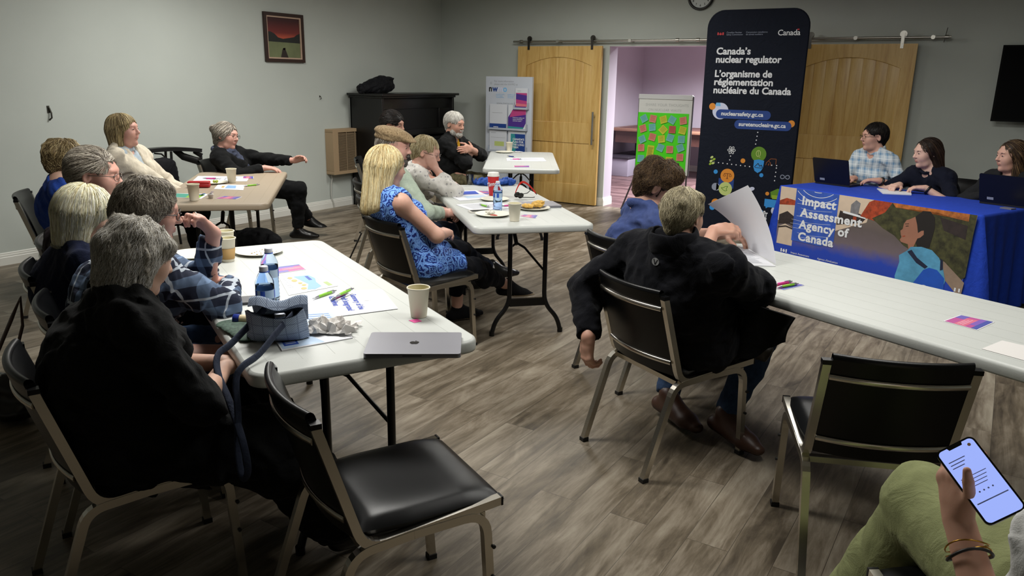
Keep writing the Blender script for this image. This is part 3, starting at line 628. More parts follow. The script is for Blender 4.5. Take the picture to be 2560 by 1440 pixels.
def flip():
    r=empty('flip_chart_easel',(-3.615,9.27,0),0,'flip chart easel in the doorway with a bright green sheet of sticky notes','easel')
    M=MXZ(-.345,0,.45); W,H=.69,.985
    mb=MB(); mb.prism(rrect(W+.02,H-.01,.02,4,W/2,H/2),-.02,0,M=M); mb.build('board',mat('easel_board_grey','3a3c40',.4),r)
    mb=MB(); mb.prism([(.0,.02),(W,.02),(W,H-.05),(0,H-.05)],.001,.009,M=M); pad=mb.build('paper_pad',mat('flip_paper','d4d6d2',.7),r)
    p=Print(M); p.z=.0102; vs=0
    p.text('SHARE YOUR THOUGHTS',.09,.845,.046,0,0,space=1.05); p.text('ON NUCLEAR WASTE',.13,.785,.042,0,0,space=1.05); p.build('heading',[mat('faint_marker','b3b6b4',.7)],pad)
    mb=MB(); mb.prism([(0,H-.055),(W,H-.055),(W,H),(0,H)],.001,.022,M=M); mb.build('paper_clamp',mat('easel_clamp_white','c9cbcb',.4),r,bevel=.004)
    def gf(u,v):
        x=-.0+ (W-.03)*u; z=.765*(1-v)+.0*v; z=.765-.765*v*(.985+.015*u); y=.011+.012*max(0,v-.85)*u*8*.15
        return M@Vector((x,z,y))
    gs=MB(); gs.grid(lambda u,v: gf(v,1-u) ,14,14,thick=-.0008); gs.build('green_sheet',mat('green_poster','48dc04',.55),r)
    lg=MB()
    for (a,b) in (((-.33,.01,.48),(-.44,-.17,0)),((.33,.01,.48),(.40,-.17,0)),((0,.03,1.0),(0,.48,0))): lg.tube([a,b],.011,n=8)
    for (a,b) in (((-.33,.01,.48),(-.44,-.17,0)),((.33,.01,.48),(.40,-.17,0)),((0,.03,1.0),(0,.48,0))): MB().tube([a,b],.011,n=8).build('leg',mat('easel_leg','2a1a1c',.4),r)
    NT=[(557,302,'b',30),(668,300,'p',-8),(795,305,'y',18),(900,305,'b',-25),(1030,308,'p',12),(545,422,'p',20),(660,403,'b',10),(792,425,'y',-40),(902,418,'d',0),(1025,422,'y',-10),(537,552,'b',28),(662,520,'p',-12),(775,538,'y',10),(880,518,'b',-15),(1013,528,'b',3),(524,657,'p',5),(638,705,'t',-4),(763,642,'b',-20),(877,657,'p',2),(1003,630,'b',25),(521,790,'b',0),(757,825,'y',8),(870,792,'y',0),(1000,742,'p',2)]
    rows=['top row']*5+['second row']*5+['third row']*5+['fourth row']*5+['lowest row']*4; ordn=['first from left','second from left','third from left','fourth from left','last at right']
    cn={'b':'pale blue','p':'coral','y':'yellow','d':'dark coral','t':'tall yellow'}; g=random.Random(4)
    for i,(x,y,c,a) in enumerate(NT):
        X=-.345+(x-495+(y-15)*.05)/640*.69; Z=1.43-(y-15)/985*1.0; w_,h_=(.088,.088) if c!='t' else (.09,.17)
        k=i-5*(i//5) if i<20 else i-20; col='y' if c=='t' else c
        o=empty('sticky_note',(-3.615+X,9.27-.0125,Z),0,'%s sticky note in the %s of the green sheet, %s'%(cn[c],rows[i],ordn[k] if i<20 else ['first from left','second from left','third from left','last at right'][k]),'sticky note','sticky notes on the green sheet')
        Mn=Matrix.Rotation(-math.radians(a),4,'Y')@MXZ(0,0,0)
        s=MB(); s.grid(lambda u,v: Mn@Vector(((u-.5)*w_,(v-.5)*h_,.0012+.010*(1-v)**2.2)),3,6,thick=.0004); sh=s.build('note_paper',mat(*NC[col],.7),o)
        q=MB()
        for L in range(5 if c!='t' else 9):
            v=.82-L*(.15 if c!='t' else .08); x1=.4-g.random()*.15; zz=.0022+.010*(1-v)**2.2
            q.add([Mn@Vector((-.38*w_,(v-.5)*h_,zz)),Mn@Vector((x1*w_,(v-.5)*h_,zz)),Mn@Vector((x1*w_,(v-.455)*h_,zz-.0004)),Mn@Vector((-.38*w_,(v-.455)*h_,zz-.0004))],[(0,1,2,3)])
        q.build('handwriting',mat('note_ink_'+('blue' if col in 'b' else 'red' if col in 'pd' else 'olive'),{'b':'4f8fa0','p':'b0473c','d':'86302a','y':'8f8a2a'}[col],.7),sh)
flip()
def brochure(name,x,z,w_,h_,label,draw,pal):
    o=empty(name,(x,8.735,z),0,label,'brochure','brochures on the white display stand')
    MB().box((w_/2,.004,h_/2),(w_,.006,h_)).build('cover',mat('brochure_white','cfd3da',.5),o)
    p=Print(MXZ(0,.001,0)); p.z=.0008; draw(p,w_,h_); p.build('cover_print',[PR[k] for k in pal],o)
def nwmo():
    r=empty('brochure_stand',(-5.575,8.76,0),0,'tall white brochure display stand left of the pine door','display stand')
    W,H=.71,1.615; M=MXZ(-W/2,0,0)
    MB().prism([(0,.02),(W,.02),(W,H),(0,H)],-.035,0,M=M).build('panel',mat('stand_white','bfc5cf',.45),r,bevel=.004)
    MB().box((0,.02,.012),(W+.04,.34,.024)).build('base',mat('stand_white','bfc5cf'),r)
    MB().box((0,-.002,.36),(.003,.004,.62)).build('seam',mat('stand_seam','7d828a',.6),r)
    p=Print(MXZ(5.575,0,0)); I={k:i for i,k in enumerate(['greyt','black','blue','lilac','purple','sky'])}
    p.text('For more information',-5.80,1.545,.034,0); p.text('please visit the NWMO at',-5.80,1.507,.034,0); p.line([(-5.86,1.54),(-5.84,1.54),(-5.84,1.52),(-5.86,1.52),(-5.86,1.54)],.004,0)
    p.text('n',-5.885,1.425,.11,1,.03); p.text('w',-5.825,1.425,.11,2,.03); p.text('m',-5.745,1.425,.11,I['lilac'],.03); p.text('o',-5.66,1.425,.11,I['sky'],.02)
    for i,t in enumerate(('NUCLEAR WASTE','MANAGEMENT','ORGANIZATION')): p.text(t,-5.77,1.385-.02*i,.0165,I['sky'])
    for i,t in enumerate(('SOCI\u00c9T\u00c9 DE GESTION','DES D\u00c9CHETS','NUCL\u00c9AIRES')): p.text(t,-5.59,1.385-.02*i,.0165,I['sky'])
    p.text('www.nwmo.ca',-5.76,1.265,.042,0,.01); p.build('stand_lettering',[PR[k] for k in ('greyt','black','blue','lilac','purple','sky')],r)
    clear=mat('clear_acrylic','dfe6ee',.08,IOR=1.45,Transmission_Weight=.95) if False else mat('pocket_acrylic','aeb6c2',.2)
    for (x,z,w_) in ((-5.46,1.20,.2),(-5.86,.93,.29),(-5.565,.93,.29),(-5.86,.64,.29),(-5.565,.64,.29)):
        m=MB(); x-=-5.575; m.box((x+w_/2,-.028,z+.010),(w_,.05,.004)); m.box((x,-.028,z+.05),(.004,.05,.08)); m.box((x+w_,-.028,z+.05),(.004,.05,.08)); m.box((x+w_/2,-.052,z+.022),(w_,.003,.024)); m.build('brochure_pocket',clear,r)
    def d1(p,w,h): p.poly([(.01,.03),(w-.01,.03),(w-.01,h-.06),(.01,h-.06)],0); p.poly([(.01,.12),(w-.01,.10),(w-.01,.17),(.01,.19)],1,.0002); p.poly([(.01,.03),(w-.01,.03),(w-.01,.06),(.01,.07)],2,.0002); p.text('nwmo',.03,h-.04,.022,3)
    def d2(p,w,h): p.poly([(0,.0),(w,.0),(w,.07),(0,.07)],0); p.text('nwmo',.06,.02,.03,1,.02); p.line([(.04,.21),(.2,.21)],.004,2)
    def d3(p,w,h): p.poly([(0,.0),(w,.0),(w,h-.01),(.11,h-.01),(0,.16)],0); p.poly([(0,.0),(w,.0),(w,.035),(0,.045)],1,.0002); p.poly([(.02,.16),(w,.2),(w,.27),(.06,.25)],2,.0002); p.poly([(w,0),(w,.09),(w-.05,0)],3,.0004)
    def d3b(p,w,h):
        d3(p,w,h)
        for i in range(3): p.text(('Preliminary safety and','impact assessment','overview report')[i],.07,.15-.02*i,.02,3,.01,dz=.001)
    def d4(p,w,h): p.line([(.02,h-.03),(.10,h-.03)],.005,0); p.line([(.02,h-.09),(w-.02,h-.09)],.003,0); p.poly([(.08,.07),(w-.04,.07),(w-.04,.13),(.08,.13)],1)
    def d5(p,w,h):
        p.poly([(.04,.0),(w,.0),(w,h-.03),(.04,h-.03)],0); p.poly([(.04,0),(.11,0),(.13,.10),(.10,h-.03),(.04,h-.03)],1,.0002)
        for i,t in enumerate(("CANADA'S","PLAN FOR","THE LONG","TERM")): p.text(t,.07,.16-.035*i,.036,2,.03,dz=.001)
    brochure('brochure',-5.455,1.215,.185,.26,'pink and purple brochure at the top right of the white stand',d1,['magenta','purple','pink','greyt'])
    brochure('brochure',-5.85,.945,.27,.32,'white brochure with a blue foot, middle left pocket',d2,['blue','white','greyt'])
    brochure('brochure',-5.56,.945,.27,.32,'purple angular brochure in the middle right pocket',d3b,['purple','teal','magenta','white'])
    brochure('brochure',-5.85,.655,.27,.27,'plain white form brochure in the lower left pocket',d4,['greyt','pale'])
    brochure('brochure',-5.555,.655,.26,.27,'blue and green brochure in the lower right pocket',d5,['blue','teal','white'])
nwmo()
def cloth_print():
    r=bpy.data.objects['tablecloth']; a=math.radians(-25.2)
    M=Matrix(((PD.x,0,-PN.x*-1*-1,P0.x-PN.x*.022),(PD.y,0,-PN.y,P0.y-PN.y*.022),(0,1,0,0),(0,0,0,1)))
    x=N('street_photo_print'); 
    tc=x.n('ShaderNodeTexCoord'); mp=x.n('ShaderNodeMapping'); x.l(tc.outputs['Object'],mp.inputs[0]); mp.inputs[2].default_value=(0,0,-a); mp2=x.n('ShaderNodeSeparateXYZ'); x.l(mp.outputs[0],mp2.inputs[0])
    z=mp2.outputs[2]; nz=x.noise(9,5,.65,mp.outputs[0])
    c=x.ramp(x.math('ADD',x.math('MULTIPLY',z,1.25),x.math('MULTIPLY',x.math('SUBTRACT',nz,.5),.14)),[(.08,srgb('1638a8')),(.32,srgb('1a3fae')),(.46,srgb('6b5f66')),(.62,srgb('5d5352')),(.80,srgb('6d6256'))])
    x.set(Base_Color=c,Roughness=.7); PH=x.m
    tr=mat('print_trees','3a3a1e',.7,var=.75,vscale=22); rt=mat('print_autumn_tree','9c3b1c',.7,var=.5,vscale=30); sky=mat('print_pale_sky','cdb9a4',.7,var=.08); og=mat('print_orange_leaves','a5602a',.7,var=.5,vscale=25)
    m=[PH,sky,rt,tr,mat('print_panel_blue','2f55b4',.7,var=.2,vscale=12),PR['white'],mat('print_skin','9a6a55',.7,var=.12,vscale=6),mat('print_hair','15100f',.7),mat('print_hoodie','4f93b8',.7,var=.25,vscale=10),mat('print_pack','1450b8',.7,var=.15),mat('print_strap','0e1a38',.7),mat('print_grey_building','77767a',.7,var=.3,vscale=20),og,mat('print_path','8c7868',.7,var=.2),mat('print_dark','2a2020',.7,var=.4,vscale=20)]
    p=Print(M); p.z=.0
    u0,u1,z0,z1=.03,1.672,.05,.742
    g=MB(); p.mb.grid(lambda a_,b_: M@Vector((u0+(u1-u0)*b_*(1-.02*(1-a_)),z0+(z1-z0)*a_,0)),4,20,0)
    P=lambda pts,c,l=1: p.poly(pts,c,.00016*l)
    P([(u0,.45),(.6,.45),(.86,.56),(.9,z1),(u0,z1)],1); P([(.03,.585),(.19,.60),(.19,.64),(.10,.65),(.03,.62)],2,2); P([(.04,.42),(.19,.44),(.2,.50),(.12,.54),(.04,.50)],14,2); P([(.04,.25),(.2,.25),(.2,.40),(.11,.43),(.05,.40)],1,2)
    for k in range(3): p.line([(.04,.46-.035*k),(.12,.48-.035*k),(.2,.465-.035*k)],.012,14,.0012)
    P([(.60,.50),(.82,.55),(.86,.60),(.78,.62),(.70,.60),(.62,.62)],14,2); P([(.71,.60),(.78,.60),(.79,.70),(.75,.72),(.71,.68)],11,3); P([(.645,.605),(.85,.585),(.845,.60),(.65,.622)],5,4); P([(.74,.56),(.77,.56),(.77,.59),(.74,.59)],2,5)
    P([(.80,.60),(.86,.72),(.90,z1),(1.10,z1),(1.12,.60),(.95,.58)],2,4); P([(.90,.60),(1.0,.54),(1.10,.50),(1.18,.44),(1.62,.26),(1.66,.30),(1.668,z1),(1.05,z1),(1.0,.66)],3,5); P([(1.08,.71),(1.4,.72),(1.5,.70),(1.62,.69),(1.62,z1),(1.05,z1)],12,6); P([(1.42,.69),(1.62,.66),(1.62,.56),(1.46,.60)],14,7)
    P([(1.38,.40),(1.50,.38),(1.66,.26),(1.65,.14),(1.50,.27)],13,6); p.z=.0008
    # woman with a blue hooded top and a backpack, seen from behind
    P([(1.235,.66),(1.29,.715),(1.345,.72),(1.385,.68),(1.395,.60),(1.378,.46),(1.30,.43),(1.255,.50),(1.24,.58)],7,7)
    P([(1.20,.64),(1.24,.665),(1.262,.61),(1.278,.55),(1.30,.57),(1.318,.575),(1.322,.545),(1.30,.52),(1.28,.51),(1.262,.45),(1.25,.42),(1.225,.42),(1.215,.455),(1.16,.462),(1.148,.478),(1.158,.50),(1.15,.515),(1.142,.545),(1.158,.56),(1.162,.60),(1.178,.63)],6,8)
    p.line([(1.165,.505),(1.185,.512)],.007,2,.0018); p.line([(1.178,.585),(1.2,.59)],.005,7,.0018); p.line([(1.17,.60),(1.2,.606)],.004,7,.0018)
    P([(1.16,.36),(1.17,.31),(1.15,.20),(1.17,.10),(1.50,.10),(1.53,.24),(1.50,.33),(1.46,.40),(1.40,.445),(1.32,.455),(1.24,.44),(1.22,.41)],8,9); P([(1.22,.40),(1.25,.42),(1.30,.37),(1.39,.32),(1.37,.30),(1.30,.33)],10,10); P([(1.47,.40),(1.49,.385),(1.50,.32),(1.48,.31)],10,10); P([(1.36,.29),(1.40,.315),(1.46,.31),(1.52,.26),(1.53,.15),(1.50,.08),(1.33,.08),(1.30,.18)],9,11)
    p.z=.0008; P([(.19,.30),(.19,z1),(.597,z1),(.597,.36),(.48,.30)],4,5); p.z=.0018
    for k in range(7):
        R=.16+.05*k; pts=[(.40+R*math.cos(t),.86+R*.8*math.sin(t)) for t in [PI*1.02+ (PI*.96)*i/28 for i in range(29)]]; pts=[q for q in pts if .195<q[0]<.592 and .645<q[1]<z1-.004]
        if len(pts)>1: p.line(pts,.0045,5)
    for k in range(9):
        z=.62-.035*k; p.line([(.21+.05*math.sin(k),z),(.35,z-.01*math.sin(k*2)),(.55,z+.01)],.0018,5)
    p.z=.0022
    for (t,z,w_) in (('Impact',.618,.325),('Assessment',.517,.570),('Agency of',.417,.468),('Canada',.315,.342)):
        vs,_=text_geo(t,.098,.035,space=1.08); wd=max(v.x for v in vs); p.text(t,.255,z,.098,5,.035,sx=w_/wd,space=1.08)
    for (a_,b_) in ((.094,.108),(.146,.160)): p.poly([(a_,.182),(b_,.182),(b_,.212),(a_,.212)],5)
    p.poly([(.120,.184),(.134,.184),(.140,.196),(.127,.214),(.114,.196)],5)
    p.text('Impact Assessment',.20,.187,.024,5); p.text('Agency of Canada',.20,.160,.024,5); p.text("Agence d'\u00e9valuation",.466,.187,.024,5); p.text("d'impact du Canada",.466,.160,.024,5)
    p.text('Canada',1.335,.105,.108,5,.012); p.poly([(1.60,.185),(1.612,.185),(1.612,.212),(1.60,.212)],5); p.poly([(1.63,.185),(1.642,.185),(1.642,.212),(1.63,.212)],5)
    o=p.build('printed_front_panel',m,r); o['label']='printed street photo panel with the agency name'
cloth_print()
def piano():
    r=empty('upright_piano',(XL+.03,7.27,0),0,'black upright piano against the left wall by the corner','piano'); m=mat('piano_black','0b0a0a',.32); m2=mat('piano_black_recess','060606',.4)
    # x out into the room, y along the wall
    D,L,H=.60,1.46,1.36
    b=MB(); b.box((.30-.03,.02,H/2),(D-.08,.04,H)); b.box((.27,L-.02,H/2),(D-.08,.04,H)); b.box((.02,L/2,H/2),(.03,L,H)); b.box((.20,L/2,.42),(.36,L-.08,.8)); b.build('case',m,r,bevel=.006)
    MB().box((.29,L/2,H+.014),(D-.02,L+.10,.028)).build('lid',m,r,bevel=.006); MB().box((.275,L/2,H-.012),(D-.055,L+.03,.03)).build('moulding',m,r,bevel=.008)
    f=MB()
    for (y0,y1,z0,z1) in ((.04,L-.04,H-.16,H-.03),(.04,L-.04,.86,.94),(.04,.28,.94,H-.16),(L-.28,L-.04,.94,H-.16)): f.box((.47,(y0+y1)/2,(z0+z1)/2),(.03,y1-y0,z1-z0))
    f.build('upper_frame',m,r,bevel=.004); MB().box((.455,L/2,1.07),(.02,L-.5,.26)).build('upper_panel',m2,r)
    MB().box((.46,L/2,.80),(.30,L-.04,.05)).build('key_bed',m,r,bevel=.006); 
    k=MB(); k.box((.56,L/2,.83),(.14,L-.2,.018)); k.build('keyboard_lid',m,r,bevel=.004)
    for y in (.05,L-.05): MB().tube(bez([(.56,y,.78),(.56,y,.4,.1),(.53,y,.0)]),[.045]*1+[.035]*(len(bez([(.56,y,.78),(.56,y,.4,.1),(.53,y,.0)]))-1),n=12).build('leg',m,r)
    MB().box((.40,L/2,.32),(.03,L-.1,.56)).build('lower_panel',m,r)
    g=MB()
    for y in (.64,.73,.82): g.box((.50,y,.06),(.16,.03,.012))
    g.build('pedals',mat('piano_brass','8a6a2c',.3,.9),r)
piano()
def soft(name,label,cat,prims,h,mats,rip=None,group=None,loc=None):
    prims=[p for p in prims]; V,Q=skin(prims,h,(),rip); c=V.mean(0); c[2]=V[:,2].min(); o=np_mesh(name,V-c,Q,mats,None); o.location=tuple(c); return tag(o,label,cat,group)
# ------------------------------------------------------------------ figures: implicit surfaces turned into skins
def vec(*a): return np.array(a,float)
def nrm(v):
    v=np.asarray(v,float); return v/(np.linalg.norm(v)+1e-12)
class Cone:
    def __init__(s,a,b,r1,r2,k=.02,op='u',flat=None,fs=1.0):
        s.a=np.asarray(a,float); s.b=np.asarray(b,float); s.r1=r1; s.r2=r2; s.k=k; s.op=op; s.flat=None if flat is None else nrm(flat); s.fs=fs
        R=max(r1,r2); s.lo=np.minimum(s.a,s.b)-R; s.hi=np.maximum(s.a,s.b)+R
    def d(s,P):
        q=P-s.a; ba=s.b-s.a
        if s.flat is not None:
            q=q+ (q@s.flat)[...,None]*s.flat*(1/s.fs-1); ba=ba+s.flat*(ba@s.flat)*(1/s.fs-1)
        L=ba@ba+1e-12; t=np.clip((q@ba)/L,0,1); e=q-t[...,None]*ba
        return (np.sqrt((e*e).sum(-1))-(s.r1+(s.r2-s.r1)*t))*(1 if s.flat is None else min(1,.5+.5*s.fs))
    def grow(s,e,k=None): return Cone(s.a,s.b,s.r1+e,s.r2+e,s.k if k is None else k,s.op,s.flat,s.fs)
class Ell:
    def __init__(s,c,r,R=None,k=.02,op='u'):
        s.c=np.asarray(c,float); s.r=np.asarray(r,float); s.R=np.eye(3) if R is None else np.asarray(R,float); s.k=k; s.op=op
        ext=np.sqrt(((s.R*s.r)**2).sum(1)); s.lo=s.c-ext; s.hi=s.c+ext
    def d(s,P):
        q=(P-s.c)@s.R; a=q/s.r; k0=np.sqrt((a*a).sum(-1)); b=q/(s.r**2); k1=np.sqrt((b*b).sum(-1))+1e-9
        return k0*(k0-1)/k1
    def grow(s,e,k=None): return Ell(s.c,s.r+e,s.R,s.k if k is None else k,s.op)
class Torus:
    def __init__(s,c,R,rr,tube,squash=1,k=.01,op='u'):   # ring in local xy with radii rr, local z scaled
        s.c=np.asarray(c,float); s.R=np.asarray(R,float); s.rr=rr; s.t=tube; s.sq=squash; s.k=k; s.op=op
        m=max(rr)+tube*max(1,squash); s.lo=s.c-m; s.hi=s.c+m
    def d(s,P):
        q=(P-s.c)@s.R; x=q[...,0]/s.rr[0]; y=q[...,1]/s.rr[1]; m=(s.rr[0]+s.rr[1])/2; l=(np.sqrt(x*x+y*y)-1)*m; z=q[...,2]/s.sq
        return np.sqrt(l*l+z*z)-s.t
    def grow(s,e,k=None): return Torus(s.c,s.R,s.rr,s.t+e,s.sq,s.k,s.op)
class Half:
    """removes what lies beyond the plane through c with normal n (within radius)"""
    def __init__(s,c,n,rad=9,k=.006): s.c=np.asarray(c,float); s.n=nrm(n); s.k=k; s.op='s'; s.rad=rad; s.lo=s.c-rad; s.hi=s.c+rad
    def d(s,P):
        q=P-s.c; d=-(q@s.n)
        if s.rad<5: d=np.maximum(d,np.sqrt((q*q).sum(-1))-s.rad)
        return d
def evalp(prims,P):
    F=np.full(P.shape[:-1],.2)
    for p in prims:
        d=p.d(P); k=p.k
        if p.op=='u': h=np.maximum(k-np.abs(F-d),0)/k; F=np.minimum(F,d)-h*h*k*.25
        else: h=np.maximum(k-np.abs(F+d),0)/k; F=np.maximum(F,-d)+h*h*k*.25
    return F
class Ripple:
    """soft pseudo random folds"""
    def __init__(s,seed,lam,amp,n=7,stretch=(1,1,1),R=None):
        g=np.random.RandomState(seed); s.K=[];
        for i in range(n):
            v=nrm(g.randn(3))*(2*PI/lam)*(.6+g.rand()*.9); v=v/np.array(stretch); 
            if R is not None: v=np.asarray(R)@v
            s.K.append((v,g.rand()*6.3))
        s.amp=amp; s.n=n
    def __call__(s,P):
        o=0; w=0
        for i,(k,ph) in enumerate(s.K):
            v=np.sin(P@k+ph+w); w=v*1.3; o=o+v
        return o*(s.amp/math.sqrt(s.n))
def gridF(prims,lo,hi,h,rip=None):
    n=np.ceil((hi-lo)/h).astype(int)+1; ax=[lo[i]+h*np.arange(n[i]) for i in range(3)]
    F=np.full(tuple(n),.2,dtype=np.float32)
    for p in prims:
        m=p.k+2.5*h
        i0=np.maximum(np.floor((p.lo-m-lo)/h).astype(int),0); i1=np.minimum(np.ceil((p.hi+m-lo)/h).astype(int)+1,n)
        if (i1<=i0).any(): continue
        sl=tuple(slice(a,b) for a,b in zip(i0,i1))
        X,Y,Z=np.meshgrid(ax[0][sl[0]],ax[1][sl[1]],ax[2][sl[2]],indexing='ij'); d=p.d(np.stack([X,Y,Z],-1)); f=F[sl]; k=p.k
        if p.op=='u': hh=np.maximum(k-np.abs(f-d),0)/k; F[sl]=np.minimum(f,d)-hh*hh*k*.25
        else: hh=np.maximum(k-np.abs(f+d),0)/k; F[sl]=np.maximum(f,-d)+hh*hh*k*.25
    if rip is not None:
        ix=np.argwhere(np.abs(F)<.03); P=lo+ix*h; v=0
        for r in rip: v=v+r(P)
        F[tuple(ix.T)]+=v.astype(np.float32)
    return F
def nets(F,lo,h):
    S=F<0; n=F.shape
    C=np.zeros(tuple(k-1 for k in n),np.int8)
    for a in (0,1):
        for b in (0,1):
            for c in (0,1): C+=S[a:n[0]-1+a,b:n[1]-1+b,c:n[2]-1+c]
    act=(C>0)&(C<8); ids=np.full(C.shape,-1,np.int64); cells=np.argwhere(act); ids[act]=np.arange(len(cells))
    if len(cells)==0: return np.zeros((0,3)),np.zeros((0,4),int)
    acc=np.zeros((len(cells),3)); cnt=np.zeros(len(cells)); off=np.array([(a,b,c) for a in(0,1) for b in(0,1) for c in(0,1)])
    val=[F[tuple((cells+o).T)] for o in off]
    for i in range(8):
        for j in range(i+1,8):
            if np.abs(off[i]-off[j]).sum()!=1: continue
            a,b=val[i],val[j]; m=(a<0)!=(b<0); t=np.where(m,a/(a-b+1e-20),0)
            p=off[i]+t[:,None]*(off[j]-off[i]); acc+=np.where(m[:,None],p,0); cnt+=m
    V=lo+(cells+acc/cnt[:,None])*h; Q=[]
    for ax in range(3):
        sl0=[slice(None)]*3; sl1=[slice(None)]*3; sl0[ax]=slice(0,n[ax]-1); sl1[ax]=slice(1,n[ax])
        a=S[tuple(sl0)]; b=S[tuple(sl1)]; e=np.argwhere(a!=b); u,v=(ax+1)%3,(ax+2)%3
        e=e[(e[:,u]>0)&(e[:,v]>0)&(e[:,u]<n[u]-1)&(e[:,v]<n[v]-1)]
        if not len(e): continue
        du=np.zeros(3,int); du[u]=1; dv=np.zeros(3,int); dv[v]=1
        q=np.stack([ids[tuple((e-du-dv).T)],ids[tuple((e-dv).T)],ids[tuple(e.T)],ids[tuple((e-du).T)]],1)
        ins=a[tuple(e.T)]; q[~ins]=q[~ins][:,::-1]; Q.append(q[(q>=0).all(1)])
    return V,np.concatenate(Q)
def skin(prims,h,fine=(),rip=None,pad=.03):
    """zones: fine = list of (lo,hi,h)"""
    u=[p for p in prims if p.op=='u']; lo=np.min([p.lo for p in u],0)-pad; hi=np.max([p.hi for p in u],0)+pad
    V,Q=nets(gridF(prims,lo,hi,h,rip),lo,h); VV=[];QQ=[];b=0
    c=V[Q].mean(1); keep=np.ones(len(Q),bool)
    for (l,g,hh) in fine: keep&=~((c>np.array(l)+max(hh,h*.9)).all(1)&(c<np.array(g)-max(hh,h*.9)).all(1))
    QQ.append(Q[keep]); VV.append(V); b=len(V)
    for (l,g,hh) in fine:
        l=np.asarray(l,float); g=np.asarray(g,float); v,q=nets(gridF(prims,l,g,hh,rip),l,hh)
        QQ.append(q+b); VV.append(v); b+=len(v)
    V=np.concatenate(VV); Q=np.concatenate(QQ); used=np.zeros(len(V),bool); used[Q.ravel()]=True; mp=np.cumsum(used)-1
    return V[used],mp[Q]
def np_mesh(name,V,Q,mats,parent,inv=None,mi=None,smooth=True):
    if inv is not None: V=V@inv[0].T+inv[1]
    me=bpy.data.meshes.new(name); me.vertices.add(len(V)); me.vertices.foreach_set('co',V.astype(np.float32).ravel())
    k=Q.shape[1]; me.loops.add(Q.size); me.loops.foreach_set('vertex_index',Q.astype(np.int32).ravel()); me.polygons.add(len(Q))
    me.polygons.foreach_set('loop_start',np.arange(0,Q.size,k,dtype=np.int32)); me.polygons.foreach_set('loop_total',np.full(len(Q),k,np.int32))
    for m in (mats if isinstance(mats,(list,tuple)) else [mats]): me.materials.append(m)
    if mi is not None: me.polygons.foreach_set('material_index',mi.astype(np.int32))
    me.polygons.foreach_set('use_smooth',np.full(len(Q),smooth)); me.update(calc_edges=True)
    o=bpy.data.objects.new(name,me); COL.objects.link(o)
    if parent: o.parent=parent
    return o
def ik(a,t,l1,l2,pole):
    """two bone reach: returns (middle joint, end)"""
    a=np.asarray(a,float); t=np.asarray(t,float); d=t-a; L=np.linalg.norm(d); L2=min(L,(l1+l2)*.995)
    if L>L2: l1*=L/(L2) if L<1.12*L2 else 1.12; l2*=L/(L2) if L<1.12*L2 else 1.12; L2=min(L,(l1+l2)*.995)
    u=nrm(d); x=(l1*l1-l2*l2+L2*L2)/(2*L2); y=math.sqrt(max(0,l1*l1-x*x)); p=np.asarray(pole,float); p=nrm(p-u*(p@u)); return a+u*x+p*y, a+u*L2
def Rz(a): return np.array([[math.cos(a),-math.sin(a),0],[math.sin(a),math.cos(a),0],[0,0,1.]])
def Rx(a): return np.array([[1,0,0],[0,math.cos(a),-math.sin(a)],[0,math.sin(a),math.cos(a)]])
def Ry(a): return np.array([[math.cos(a),0,math.sin(a)],[0,1,0],[-math.sin(a),0,math.cos(a)]])
def skin_mat(name,col,tint='b06a58'):
    if name in MATS: return MATS[name]
    x=N(name); co=x.coord(); c=srgb(col); f=x.noise(7,4,.6,co); x.set(Base_Color=x.mix(x.math('MULTIPLY',x.ramp(f,[(.45,(0,0,0,1)),(.7,(1,1,1,1))]),.22),c,srgb(tint)),Roughness=.55)
    x.b.inputs['Subsurface Weight'].default_value=.18; x.b.inputs['Subsurface Radius'].default_value=(.012,.004,.002); x.b.inputs['Subsurface Scale'].default_value=1
    x.bump(x.noise(160,3,.6,co),.15,.001); MATS[name]=x.m; return x.m
def hand_prims(wr,hd,pn,side,s=1.0,curl=.5,spread=.0,thumb=.4,k=.006):
    """wr wrist, hd direction of the fingers, pn palm-facing normal, side +1 if the thumb is toward hd x pn"""
    hd=nrm(hd); pn=nrm(np.asarray(pn,float)-hd*(hd@np.asarray(pn,float))); tx=nrm(np.cross(hd,pn))*side; P=[]
    wr=np.asarray(wr,float); kb=wr+hd*.085*s
    P.append(Cone(wr,wr+hd*.035*s,.026*s,.028*s,.015,flat=pn,fs=.72))
    for o in (-.026,-.009,.009,.025): P.append(Cone(wr+hd*.02*s+tx*o*.6*s,kb+tx*o*s-hd*(.006*s if o<-.02 else 0),.017*s,.0125*s,.014,flat=pn,fs=.85))
    P.append(Cone(wr+hd*.025*s+tx*.018*s,wr+hd*.06*s+tx*.032*s,.016*s,.014*s,.014))
    L=[(.026,.074),(.009,.083),(-.009,.077),(-.026,.060)]; cs=curl if isinstance(curl,(list,tuple)) else [curl]*4
    for i,((o,ln),c) in enumerate(zip(L,cs)):
        p=kb+tx*o*s-hd*(.008*s if i==3 else 0); a=0.12+c*.55; d0=nrm(hd+tx*(o*spread*14+ (o*1.2)))
        for sg,(q,ra,rb) in enumerate(((.46,.0098,.0088),(.30,.0088,.0078),(.24,.0078,.0068))):
            dd=d0*math.cos(a)+pn*math.sin(a); e=p+dd*ln*q*s; P.append(Cone(p,e,ra*s,rb*s,.004 if sg else .008)); p=e; a+=c*(1.15 if sg==0 else .8)
    b=wr+hd*.03*s+tx*.026*s; d1=nrm(hd*.75+tx*.75+pn*thumb); e=b+d1*.040*s; P.append(Cone(b,e,.0145*s,.0115*s,.010)); d2=nrm(hd*1.0+tx*.35+pn*(thumb*1.1)); f=e+d2*.030*s
    P.append(Cone(e,f,.0112*s,.0098*s,.004)); P.append(Cone(f,f+nrm(d2+hd*.3)*.022*s,.0098*s,.0075*s,.003)); return P
